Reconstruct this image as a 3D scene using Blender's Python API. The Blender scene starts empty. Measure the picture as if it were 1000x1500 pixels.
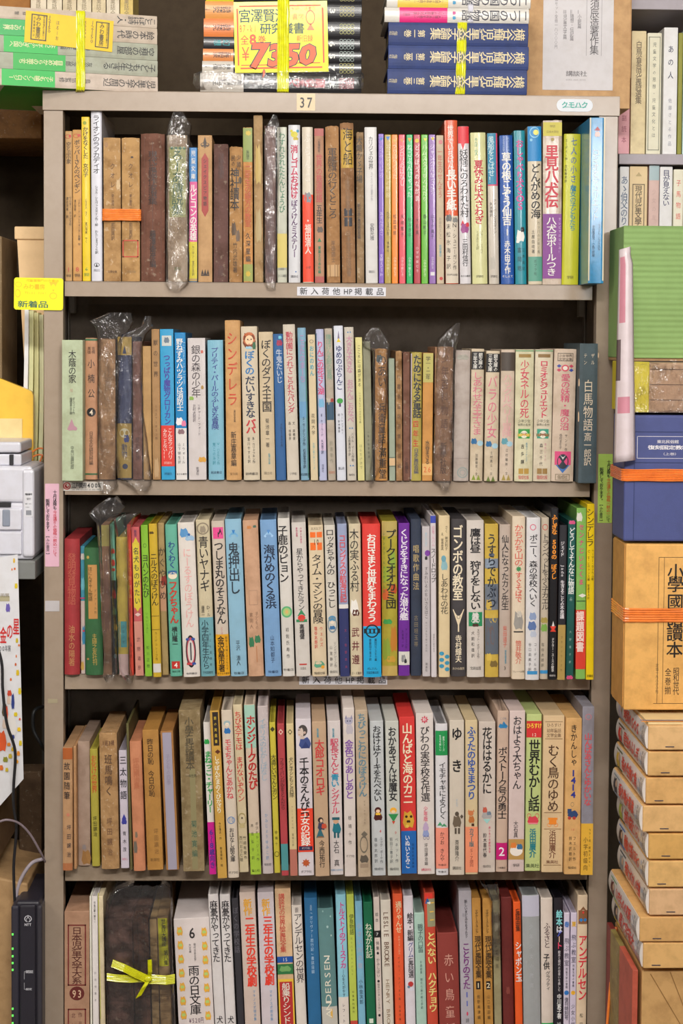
import bpy, bmesh, math, random
from mathutils import Vector, Matrix, noise

# ------------------------------------------------------------------ camera, world, light, exposure
D = bpy.data
COL = bpy.context.scene.collection
SC = bpy.context.scene
SC.view_settings.view_transform = 'Standard'
SC.view_settings.look = 'None'
SC.view_settings.exposure = 0.0
SC.view_settings.gamma = 1.0
SC.view_settings.use_curve_mapping = False
TOPZ = 1.80                                   # top of the steel bookcase
CAM = Vector((-0.0526, -2.5478, TOPZ - 0.3795))
YAW, PIT, ROL, FPX, SY = 0.0276, 0.0438, 0.0067, 2418.5, -143.74
FW = Vector((math.sin(YAW)*math.cos(PIT), math.cos(YAW)*math.cos(PIT), -math.sin(PIT)))
_r = Vector((math.cos(YAW), -math.sin(YAW), 0)); _u = _r.cross(FW)
RT = _r*math.cos(ROL) + _u*math.sin(ROL)
UP = _u*math.cos(ROL) - _r*math.sin(ROL)
cd = D.cameras.new('camera'); cd.sensor_fit = 'VERTICAL'; cd.sensor_height = 36
cd.lens = 36*FPX/1500; cd.shift_y = SY/1500; cd.clip_start = .05
co = D.objects.new('camera', cd); COL.objects.link(co)
co.matrix_world = Matrix(((RT.x, UP.x, -FW.x, CAM.x), (RT.y, UP.y, -FW.y, CAM.y), (RT.z, UP.z, -FW.z, CAM.z), (0, 0, 0, 1)))
SC.camera = co
w = D.worlds.new('world'); SC.world = w; w.use_nodes = True
w.node_tree.nodes['Background'].inputs[0].default_value = (1.0, .93, .85, 1)
w.node_tree.nodes['Background'].inputs[1].default_value = .34

def area(name, loc, target, sx, sy, power, col):
    l = D.lights.new(name, 'AREA'); l.shape = 'RECTANGLE'; l.size = sx; l.size_y = sy; l.energy = power; l.color = col
    o = D.objects.new(name, l); COL.objects.link(o); o.location = loc
    o.rotation_euler = (Vector(target)-Vector(loc)).to_track_quat('-Z', 'Y').to_euler()
area('ceiling_tubes_near', (-.15, -1.25, 2.56), (-.15, -.9, 0), 1.25, .22, 13, (1, .965, .91))
area('ceiling_tubes_mid', (.10, -2.75, 2.56), (.05, -.8, .9), 1.25, .26, 76, (1, .965, .92))
area('added_side_fill', (-2.0, -1.7, 2.56), (-.9, 0, .9), .25, 1.2, 26, (1, .95, .88))  # fill light added to brighten the dark gap left of the bookcase
area('ceiling_tubes_far_left', (-1.3, -7.3, 2.38), (-.1, 0, 1.5), .6, .5, 14, (1, .95, .90))
area('ceiling_tubes_far_right', (1.75, -7.3, 2.38), (.2, 0, 1.5), .6, .55, 60, (1, .98, .98))

# ------------------------------------------------------------------ helpers
def pt(px, py, y=0.0):
    """point of the plane at depth y that the photograph shows at a pixel"""
    d = FW + RT*((px-500)/FPX) + UP*((750+SY-py)/FPX)
    return CAM + d*((y-CAM.y)/d.y)
def depth_at(px, py, z):
    d = FW + RT*((px-500)/FPX) + UP*((750+SY-py)/FPX)
    return (CAM + d*((z-CAM.z)/d.z)).y
def lin(c): return c/12.92 if c <= .04045 else ((c+.055)/1.055)**2.4
GAIN = 1.0
SHORT = {'k': '221f22', 'w': 'f0ece4', 'g': '6e665e', 'r': 'b8323a'}
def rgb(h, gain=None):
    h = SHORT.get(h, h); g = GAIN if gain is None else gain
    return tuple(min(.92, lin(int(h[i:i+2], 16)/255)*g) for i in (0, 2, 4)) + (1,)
MC = {}
def mat(h, rough=.6, kind='plain', wear=0, gain=None, coat=0, scale=1.0):
    """procedural surface: colour, uneven grain and, where asked, stains and wear"""
    c = rgb(h, gain); key = (tuple(round(v, 3) for v in c), rough, kind, wear, coat, scale)
    if key in MC: return MC[key]
    m = D.materials.new(kind + '_' + SHORT.get(h, h)); MC[key] = m; m.use_nodes = True
    nt = m.node_tree; N = nt.nodes; L = nt.links; bs = N['Principled BSDF']
    bs.inputs['Base Color'].default_value = c; bs.inputs['Roughness'].default_value = rough
    m.diffuse_color = c
    if coat:
        bs.inputs['Coat Weight'].default_value = coat; bs.inputs['Coat Roughness'].default_value = .11
    if kind == 'ink': return m
    tc = N.new('ShaderNodeTexCoord'); nz = N.new('ShaderNodeTexNoise')
    nz.inputs['Scale'].default_value = 45*scale; nz.inputs['Detail'].default_value = 6; nz.inputs['Roughness'].default_value = .62
    oi = N.new('ShaderNodeObjectInfo'); ad = N.new('ShaderNodeVectorMath'); ad.operation = 'ADD'
    L.new(tc.outputs['Object'], ad.inputs[0]); L.new(oi.outputs['Location'], ad.inputs[1]); L.new(ad.outputs[0], nz.inputs['Vector'])
    mx = N.new('ShaderNodeMix'); mx.data_type = 'RGBA'
    amt = {0: .07, 1: .2, 2: .42, 3: .62}[wear]
    mx.inputs['A'].default_value = c
    mx.inputs['B'].default_value = (c[0]*(1-amt), c[1]*(1-amt*1.15), c[2]*(1-amt*1.35), 1)
    rp = N.new('ShaderNodeMapRange'); rp.inputs['From Min'].default_value = .42; rp.inputs['From Max'].default_value = .68
    L.new(nz.outputs['Fac'], rp.inputs['Value']); L.new(rp.outputs['Result'], mx.inputs['Factor'])
    last = mx.outputs['Result']
    if wear >= 2:
        n2 = N.new('ShaderNodeTexNoise'); n2.inputs['Scale'].default_value = 150; n2.inputs['Detail'].default_value = 8
        L.new(ad.outputs[0], n2.inputs['Vector'])
        r2 = N.new('ShaderNodeMapRange'); r2.inputs['From Min'].default_value = .60; r2.inputs['From Max'].default_value = .70
        r2.inputs['To Max'].default_value = .45
        L.new(n2.outputs['Fac'], r2.inputs['Value'])
        m2 = N.new('ShaderNodeMix'); m2.data_type = 'RGBA'
        k = min(.75, c[0]*1.2+.16)
        m2.inputs['B'].default_value = (k, k*.82, k*.6, 1)
        L.new(r2.outputs['Result'], m2.inputs['Factor']); L.new(last, m2.inputs['A']); last = m2.outputs['Result']
    L.new(last, bs.inputs['Base Color'])
    if kind in ('cloth', 'paper', 'card', 'steel'):
        n3 = N.new('ShaderNodeTexNoise'); n3.inputs['Scale'].default_value = {'cloth': 900, 'paper': 350, 'card': 500, 'steel': 260}[kind]
        L.new(ad.outputs[0], n3.inputs['Vector'])
        bp = N.new('ShaderNodeBump'); bp.inputs['Strength'].default_value = .25; bp.inputs['Distance'].default_value = .0004 if kind != 'steel' else .0001
        L.new(n3.outputs['Fac'], bp.inputs['Height']); L.new(bp.outputs['Normal'], bs.inputs['Normal'])
    if kind == 'pages':
        wv = N.new('ShaderNodeTexWave'); wv.bands_direction = 'X'; wv.inputs['Scale'].default_value = 420; wv.inputs['Distortion'].default_value = 1.5
        L.new(tc.outputs['Object'], wv.inputs['Vector'])
        bp = N.new('ShaderNodeBump'); bp.inputs['Strength'].default_value = .5; bp.inputs['Distance'].default_value = .0006
        L.new(wv.outputs['Fac'], bp.inputs['Height']); L.new(bp.outputs['Normal'], bs.inputs['Normal'])
    return m

def film_mat():
    if 'film' in MC: return MC['film']
    m = D.materials.new('clear_film'); MC['film'] = m; m.use_nodes = True; nt = m.node_tree; N = nt.nodes; L = nt.links
    N.remove(N['Principled BSDF']); out = N['Material Output']
    tr = N.new('ShaderNodeBsdfTransparent'); tr.inputs[0].default_value = (.965, .97, .975, 1)
    gl = N.new('ShaderNodeBsdfGlossy'); gl.inputs['Roughness'].default_value = .10; gl.inputs[0].default_value = (1, 1, 1, 1)
    df = N.new('ShaderNodeBsdfDiffuse'); df.inputs[0].default_value = (.75, .74, .78, 1)
    tc = N.new('ShaderNodeTexCoord'); nz = N.new('ShaderNodeTexNoise'); nz.inputs['Scale'].default_value = 38; nz.inputs['Detail'].default_value = 4
    mp = N.new('ShaderNodeMapping'); mp.inputs['Scale'].default_value = (1.6, 1.6, .55)
    L.new(tc.outputs['Object'], mp.inputs[0]); L.new(mp.outputs[0], nz.inputs['Vector'])
    bp = N.new('ShaderNodeBump'); bp.inputs['Strength'].default_value = .9; bp.inputs['Distance'].default_value = .010
    L.new(nz.outputs['Fac'], bp.inputs['Height']); L.new(bp.outputs['Normal'], gl.inputs['Normal'])
    fr = N.new('ShaderNodeFresnel'); fr.inputs['IOR'].default_value = 1.6; L.new(bp.outputs['Normal'], fr.inputs['Normal'])
    mu = N.new('ShaderNodeMath'); mu.operation = 'MULTIPLY_ADD'; mu.inputs[1].default_value = 1.7; mu.inputs[2].default_value = -.035; mu.use_clamp = True
    L.new(fr.outputs[0], mu.inputs[0])
    m1 = N.new('ShaderNodeMixShader'); m1.inputs[0].default_value = .03; L.new(tr.outputs[0], m1.inputs[1]); L.new(df.outputs[0], m1.inputs[2])
    m2 = N.new('ShaderNodeMixShader'); L.new(mu.outputs[0], m2.inputs[0]); L.new(m1.outputs[0], m2.inputs[1]); L.new(gl.outputs[0], m2.inputs[2])
    L.new(m2.outputs[0], out.inputs['Surface'])
    return m

def tag(o, label=None, cat=None, group=None, kind=None):
    if label: o['label'] = label
    if cat: o['category'] = cat
    if group: o['group'] = group
    if kind: o['kind'] = kind
    return o
def empty(name, loc=(0, 0, 0), rot=(0, 0, 0), parent=None):
    o = D.objects.new(name, None); COL.objects.link(o); o.location = loc; o.rotation_euler = rot; o.parent = parent
    o.empty_display_size = .02
    return o
def mesh(name, verts, faces, mats, parent=None, mi=None, smooth=False, loc=(0, 0, 0)):
    me = D.meshes.new(name); me.from_pydata(verts, [], faces)
    for m in (mats if isinstance(mats, (list, tuple)) else [mats]): me.materials.append(m)
    if mi: me.polygons.foreach_set('material_index', mi)
    if smooth: me.polygons.foreach_set('use_smooth', [True]*len(faces))
    me.update()
    o = D.objects.new(name, me); COL.objects.link(o); o.parent = parent; o.location = loc
    return o
def bm_obj(name, bm, m, parent=None, loc=(0, 0, 0), smooth=False):
    me = D.meshes.new(name); bm.normal_update(); bm.to_mesh(me); bm.free()
    for q in (m if isinstance(m, (list, tuple)) else [m]): me.materials.append(q)
    if smooth: me.polygons.foreach_set('use_smooth', [True]*len(me.polygons))
    o = D.objects.new(name, me); COL.objects.link(o); o.parent = parent; o.location = loc
    return o
def box_bm(bm, x0, x1, y0, y1, z0, z1, bev=0, seg=2):
    v = bmesh.ops.create_cube(bm, size=1)['verts']
    for q in v:
        q.co = Vector((x0+(q.co.x+.5)*(x1-x0), y0+(q.co.y+.5)*(y1-y0), z0+(q.co.z+.5)*(z1-z0)))
    if bev:
        es = {e for q in v for e in q.link_edges}
        bmesh.ops.bevel(bm, geom=list(es), offset=bev, segments=seg, profile=.5, affect='EDGES', clamp_overlap=True)
    return bm
def box(name, x0, x1, y0, y1, z0, z1, m, parent=None, bev=.0008, seg=2):
    bm = bmesh.new(); box_bm(bm, x0, x1, y0, y1, z0, z1, bev, seg); return bm_obj(name, bm, m, parent)
def tube(name, pts, r, m, parent=None, n=8):
    """swept tube through points"""
    P = [Vector(p) for p in pts]; Q = []
    for i in range(len(P)-1):                 # Catmull-Rom
        a = P[max(i-1, 0)]; b = P[i]; c = P[i+1]; d = P[min(i+2, len(P)-1)]
        for k in range(6):
            t = k/6; Q.append(.5*((2*b)+(c-a)*t+(2*a-5*b+4*c-d)*t*t+(3*b-a-3*c+d)*t**3))
    Q.append(P[-1]); V = []; F = []
    for i, q in enumerate(Q):
        t = (Q[min(i+1, len(Q)-1)]-Q[max(i-1, 0)]).normalized()
        s = t.cross(Vector((0, 1, .01))).normalized(); u = s.cross(t)
        for k in range(n):
            a = 2*math.pi*k/n; V.append(q+s*math.cos(a)*r+u*math.sin(a)*r)
    for i in range(len(Q)-1):
        for k in range(n): F.append((i*n+k, i*n+(k+1) % n, (i+1)*n+(k+1) % n, (i+1)*n+k))
    F.append(tuple(range(n))[::-1]); F.append(tuple((len(Q)-1)*n+k for k in range(n)))
    return mesh(name, V, F, m, parent, smooth=True)

# ------------------------------------------------------------------ lettering
GC = {}
TURN = set('ー〜（）「」『』()-—―…【】～=')
SMALL = set('ッャュョっゃゅょァィゥェォぁぃぅぇぉ')
def raw_glyph(ch, bold, res):
    c = D.curves.new('g', 'FONT'); c.body = ch; c.size = 1; c.resolution_u = res; c.offset = bold; c.fill_mode = 'FRONT'
    o = D.objects.new('g', c); me = o.to_mesh()
    V = [(v.co.x, v.co.y) for v in me.vertices]; F = [tuple(p.vertices) for p in me.polygons]
    o.to_mesh_clear(); D.objects.remove(o); D.curves.remove(c)
    return V, F
REF = None
def glyph(ch, bold=0.0, res=2, horiz=False):
    """glyph outline in a cell -.5...5, cut into columns so that it follows a rounded spine"""
    global REF
    if ord(ch) > 0x250 and bold:                       # heavier strokes by overprinting shifted copies
        k2 = (ch, round(bold, 4), res, horiz, 'b')
        if k2 not in GC:
            V0, F0 = glyph(ch, 0.0, res, horiz); s = min(bold, .03)*.95
            sh = [(-s, -s*.8), (s, s*.8)] if bold < .015 else [(-s, -s*.8), (s, s*.8), (s, -s*.8), (-s, s*.8)]
            V1 = []; F1 = []
            for dx, dy in sh:
                b0 = len(V1); V1 += [(x+dx, y+dy) for x, y in V0]; F1 += [tuple(b0+i for i in f) for f in F0]
            F1 = Layers(F1); F1.n0 = max(1, len(V0)); GC[k2] = (V1, F1)
        return GC[k2]
    key = (ch, bold, res, horiz)
    if key in GC: return GC[key]
    if REF is None:
        V, F = raw_glyph('国', 0, 1)
        xs = [v[0] for v in V]; ys = [v[1] for v in V]
        REF = ((min(xs)+max(xs))/2, (min(ys)+max(ys))/2, .5/max(max(xs)-min(xs), max(ys)-min(ys))*1.86)
    V, F = raw_glyph(ch, bold, res)
    if not V: GC[key] = ([], []); return GC[key]
    xs = [v[0] for v in V]; ys = [v[1] for v in V]
    if bold and (min(xs) < -.16 or max(xs) > 1.16 or min(ys) < -.35 or max(ys) > 1.15):      # an offset outline that spiked
        GC[key] = glyph(ch, 0.0, res, horiz); return GC[key]
    if ord(ch) < 0x250:
        h = max(ys)-min(ys); sc = .84/max(.62, h) if not horiz else REF[2]*1.0
        cx = (min(xs)+max(xs))/2; cy = (min(ys)+max(ys))/2 if not horiz else REF[1]
        if ch in TURN and not horiz: sc = 1.2
        W = [((x-cx)*sc*(1.25 if not horiz else 1), (y-cy)*sc) for x, y in V]
    else:
        W = [((x-REF[0])*REF[2], (y-REF[1])*REF[2]) for x, y in V]
    if not horiz:
        if ch in TURN:
            cx = (min(p[0] for p in W)+max(p[0] for p in W))/2; cy = (min(p[1] for p in W)+max(p[1] for p in W))/2
            W = [((y-cy), -(x-cx)) for x, y in W]
        elif ch in SMALL: W = [(x+.08, y+.1) for x, y in W]
        elif ch in '、。': W = [(x+.55, y+.55) for x, y in W]
    bm = bmesh.new(); bv = [bm.verts.new((x, y, 0)) for x, y in W]
    for f in F:
        try: bm.faces.new([bv[i] for i in f])
        except ValueError: pass
    for cx in (-.3, 0, .3):
        bmesh.ops.bisect_plane(bm, geom=bm.verts[:]+bm.edges[:]+bm.faces[:], plane_co=(cx, 0, 0), plane_no=(1, 0, 0))
    bm.verts.index_update()
    r = ([(v.co.x, v.co.y) for v in bm.verts], [tuple(v.index for v in f.verts) for f in bm.faces])
    # every face towards the viewer
    out = []
    for f in r[1]:
        a = 0
        for i in range(len(f)):
            p, q = r[0][f[i]], r[0][f[(i+1) % len(f)]]; a += p[0]*q[1]-q[0]*p[1]
        out.append(f if a > 0 else f[::-1])
    bm.free(); GC[key] = (r[0], out); return GC[key]

class Layers(list):
    """faces of an overprinted glyph; n0 vertices belong to each layer"""
    n0 = 0
class Print:
    """flat printing collected on a surface: u across, v up, metres; becomes one mesh of a few inks"""
    def __init__(s, surf): s.surf = surf; s.V = []; s.F = []; s.I = []; s.M = []
    def ink(s, h, rough=.45):
        m = mat(h, rough, 'ink')
        if m not in s.M: s.M.append(m)
        return s.M.index(m)
    def poly(s, P, F, h, off):
        i = s.ink(h); b = len(s.V)
        n0 = getattr(F, 'n0', 0) or len(P)+1
        s.V += [s.surf(u, v, off+.00003*(k//n0)) for k, (u, v) in enumerate(P)]; s.F += [tuple(b+k for k in f) for f in F]; s.I += [i]*len(F)
    def text(s, txt, u, v0, v1, size, h, bold=0.0, off=.0004, ratio=1.3):
        """vertical text between v0 (top) and v1, character width size"""
        n = len(txt); p = (v0-v1)/n; ch_h = min(p*1.06, size*ratio); res = 2 if size > .0065 else 1
        for i, c in enumerate(txt):
            if c in ' 　': continue
            V, F = glyph(c, bold, res); cv = v0-p*(i+.5)
            s.poly([(u+x*size, cv+y*ch_h) for x, y in V], F, h, off)
    def row(s, txt, u0, u1, v, size, h, bold=0.0, off=.0004, turn=False):
        """horizontal text from u0 to u1; turn: rotated 90 degrees clockwise, u0/u1 then run down v"""
        n = len(txt); p = (u1-u0)/n
        for i, c in enumerate(txt):
            if c in ' 　': continue
            V, F = glyph(c, bold, 2, True); cu = u0+p*(i+.5); k = abs(p)*1.0 if ord(c) > 0x250 else abs(p)*1.35
            s.poly([(cu+x*k, v+y*size) for x, y in V], F, h, off)
    def rect(s, u0, u1, v0, v1, h, off=.0003, n=6):
        P = []; F = []
        for k in range(n+1):
            u = u0+(u1-u0)*k/n; P += [(u, v0), (u, v1)]
        for k in range(n): F.append((2*k, 2*k+2, 2*k+3, 2*k+1))
        s.poly(P, F, h, off)
    def shape(s, kind, u, v, w, hh, h, off=.0005):
        if kind == 'r': s.rect(u-w/2, u+w/2, v-hh/2, v+hh/2, h, off, 4); return
        if kind == 'f':                                     # frame
            t = min(w, hh)*.07
            for a in ((u-w/2, u+w/2, v+hh/2-t, v+hh/2), (u-w/2, u+w/2, v-hh/2, v-hh/2+t), (u-w/2, u-w/2+t, v-hh/2, v+hh/2), (u+w/2-t, u+w/2, v-hh/2, v+hh/2)):
                s.rect(*a, h, off, 4)
            return
        if kind == 'o':                                     # ring
            n = 24; P = []; F = []
            for k in range(n):
                a = 2*math.pi*k/n; P += [(u+math.cos(a)*w/2, v+math.sin(a)*hh/2), (u+math.cos(a)*w*.4, v+math.sin(a)*hh*.4)]
            for k in range(n): j = (k+1) % n; F.append((2*k, 2*j, 2*j+1, 2*k+1))
            s.poly(P, F, h, off); return
        Q = {'t': [(-.5, -.5), (.5, -.5), (0, .5)], 'v': [(-.5, .5), (0, -.5), (.5, .5)], 'd': [(-.5, 0), (0, -.5), (.5, 0), (0, .5)],
             'c': [(.5*math.cos(a*math.pi/10), .5*math.sin(a*math.pi/10)) for a in range(20)],
             'b': [(-.5, -.2), (-.3, -.5), (.1, -.42), (.35, -.5), (.5, -.1), (.38, .25), (.2, .5), (-.1, .36), (-.35, .48), (-.42, .1)],
             '*': [((.5 if k % 2 == 0 else .3)*math.cos(k*math.pi/8), (.5 if k % 2 == 0 else .3)*math.sin(k*math.pi/8)) for k in range(16)]}[kind]
        P = [(u, v)]+[(u+a*w, v+b*hh) for a, b in Q]; n = len(Q)
        s.poly(P, [(0, 1+k, 1+(k+1) % n) for k in range(n)], h, off)
    def build(s, name, parent):
        if not s.F: return None
        return mesh(name, s.V, s.F, s.M, parent, s.I)

# ------------------------------------------------------------------ a book
def slab(profile, z0, z1, name, m, parent, jit=0, seed=0, smooth=False, caps=True):
    """closed outline (list of (x, y)) pulled up from z0 to z1, ends chamfered"""
    n = len(profile); rr = random.Random(seed); V = []; F = []
    cx = sum(p[0] for p in profile)/n
    c = .0006
    rings = [(z0, c), (z0+c, 0), (z0+(z1-z0)*.35, 0), (z0+(z1-z0)*.7, 0), (z1-c, 0), (z1, c)]
    for j, (z, ins) in enumerate(rings):
        for (x, y) in profile:
            dz = (rr.random()-.5)*jit if j in (0, 5, 4) else 0
            dx = (rr.random()-.5)*jit*.35 if j in (2, 3) else 0
            V.append((x-(ins if x > cx else -ins)*(abs(x-cx) > c*2)+dx*0, y+(ins if y < .003 else 0)+abs(dx)*.5, z+(dz if j > 2 else abs(dz)*.3)))
    for j in range(len(rings)-1):
        for k in range(n):
            a = j*n+k; b = j*n+(k+1) % n; F.append((a, b, b+n, a+n))
    o = mesh(name, V, F, m, parent)
    bm = bmesh.new(); bm.from_mesh(o.data)
    bm.verts.ensure_lookup_table()
    if caps:
        for ring, flip in ((0, True), (len(rings)-1, False)):
            vs = [bm.verts[ring*n+k] for k in range(n)]
            f = bm.faces.new(vs[::-1] if flip else vs)
            bmesh.ops.triangulate(bm, faces=[f])
    bmesh.ops.recalc_face_normals(bm, faces=bm.faces[:])
    bm.to_mesh(o.data); bm.free()
    return o
def front_curve(w, b, n=8, corner=.0012):
    return [(-w/2+w*k/n, -b*(1-(2*k/n-1)**2)) for k in range(n+1)]
def book(label, group, loc, rot, w, H, depth, style, hexc, bands, texts, arts, vmap, px, seed=0, name='book', cat='book', pivot='l', gain=None):
    """spine faces -y; local origin at the foot of the spine (left or right corner)"""
    global GAIN
    g0 = GAIN
    if gain: GAIN = gain
    typ = style[0]; wear = int(style[1]); gl = 'g' in style
    rr = random.Random(seed)
    root = empty(name, loc, rot); tag(root, label, cat, group)
    ox = w/2 if pivot == 'l' else -w/2
    b = {'h': min(.0022, w*.10), 'p': min(.0006, w*.03), 's': 0.0}[typ]
    if 'R' in style: b = min(.005, w*.2)
    surf = lambda u, v, off: (ox+u, -b*max(0, 1-(2*u/w)**2)-off, v)
    rough = .32 if gl else (.62 if wear < 2 else .85)
    cm = mat(hexc, rough, 'cloth' if wear >= 2 or 'c' in style else 'paper', wear, coat=.36 if gl else 0)
    jit = {0: 0, 1: .0004, 2: .0016, 3: .0034}[wear]
    if typ == 's':
        n = 6
        prof = [(ox-w/2+w*k/n, 0 if 0 < k < n else .0007) for k in range(n+1)]+[(ox+w/2, depth), (ox-w/2, depth)]
        o = slab(prof, 0, H, 'slipcase', cm, root, jit, seed)
        # the book inside shows at the open back
        slab([(ox-w*.36, depth-.02), (ox+w*.36, depth-.02), (ox+w*.36, depth+.0005), (ox-w*.36, depth+.0005)], .003, H-.003, 'page_block', mat('d8cba8', .9, 'pages', 1), root)
    else:
        t = .0022 if typ == 'h' else .0008
        t = min(t, w*.22)
        over = .0028 if typ == 'h' else .0004
        outer = [(ox+x, y) for x, y in front_curve(w, b)]
        outer[0] = (outer[0][0], .0004); outer[-1] = (outer[-1][0], .0004)
        inner = [(ox+x*(w-2*t)/w, y+t) for x, y in front_curve(w, b)]
        prof = outer+[(ox+w/2, depth), (ox+w/2-t, depth)]+inner[::-1]+[(ox-w/2+t, depth), (ox-w/2, depth)]
        slab(prof, 0, H, 'cover', cm, root, jit, seed)
        pc = {0: 'e4dcc8', 1: 'd2bf98', 2: 'b08c5c', 3: '8e6a44'}[wear]
        if 'y' in style: pc = 'a8895e'
        pw = w-2*t-.0004
        slab([(ox-pw/2, t+.0006), (ox+pw/2, t+.0006), (ox+pw/2, depth-over), (ox-pw/2, depth-over)], over, H-over, 'page_block', mat(pc, .9, 'pages', 1), root)
    # printed colour fields
    for bi, bd in enumerate(bands):
        y0, y1, hc = bd[:3]; a, c = (bd[3], bd[4]) if len(bd) > 3 else (-1, 1)
        if len(bd) > 5:                      # a paper band round the book
            v1, v0 = vmap(y0), vmap(y1); v0 = max(v0, .0005); v1 = min(v1, H-.0003)
            q = [(ox+x*1.0+(.00025 if x > 0 else -.00025 if x < 0 else 0), y-.0003) for x, y in front_curve(w, b)]
            qi = [(x*1.0, y+.00015) for x, y in q]
            V = []; F = []
            for (x, y) in [(q[0][0], depth*.9)]+q+[(q[-1][0], depth*.9)]: V += [(x, y, v0), (x, y, v1)]
            for k in range(len(V)//2-1): F.append((2*k, 2*k+2, 2*k+3, 2*k+1))
            mesh('paper_band', V, F, mat(hc, .4, 'paper', 0, coat=.3), root)
        else:
            pf = Print(surf); pf.rect(a*w/2, c*w/2, max(vmap(y1), .0003), min(vmap(y0), H-.0003), hc, .0002+.00008*bi, 8)
            pf.build('printed_panel', root)
    if texts:
        k0 = max(range(len(texts)), key=lambda i: texts[i][4]*abs(texts[i][1]-texts[i][2]))
        A = Print(surf); B = Print(surf)
        for i, t in enumerate(texts):
            s, y0, y1, hc, size = t[:5]; ofs = t[5] if len(t) > 5 else 0; bold = t[6] if len(t) > 6 else (0.012 if size > 7.5 else 0.0)
            P = A if (i == k0 or (texts[k0][4] <= size*1.1 and abs(y0-y1) > 20)) else B
            if s.startswith('>'):            # latin line turned on its side
                s = s[1:]; V0 = vmap(y0); V1 = vmap(y1); n = len(s); p = (V0-V1)/n
                for j, ch in enumerate(s):
                    if ch == ' ': continue
                    gv, gf = glyph(ch, bold, 2, True); cv = V0-p*(j+.5)
                    P.poly([(ofs*px+y*size*px*1.15, cv-x*p*1.5) for x, y in gv], gf, hc, .0005)
            elif s.startswith('<'):          # latin line reading upwards
                s = s[1:]; V0 = vmap(y0); V1 = vmap(y1); n = len(s); p = (V0-V1)/n
                for j, ch in enumerate(s):
                    gv, gf = glyph(ch, bold, 2, True); cv = V1+p*(j+.5)
                    P.poly([(ofs*px-y*size*px*1.15, cv+x*p*1.5) for x, y in gv], gf, hc, .0005)
            elif s.startswith('='):          # line across the spine
                s = s[1:]; P.row(s, (ofs-size*len(s)/2)*px, (ofs+size*len(s)/2)*px, vmap((y0+y1)/2), abs(y0-y1)*px, hc, bold, .0005)
            else:
                P.text(s, ofs*px, vmap(y0), vmap(y1), size*px, hc, bold, .0005)
        A.build('title', root); B.build('small_lettering', root)
    if arts:
        P = Print(surf)
        for ai, (k, du, y, ww, hh, hc) in enumerate(arts): P.shape(k, du*px, vmap(y), ww*px, hh*px, hc, .00034+.000018*ai)
        P.build('spine_picture', root)
    GAIN = g0
    return root
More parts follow.
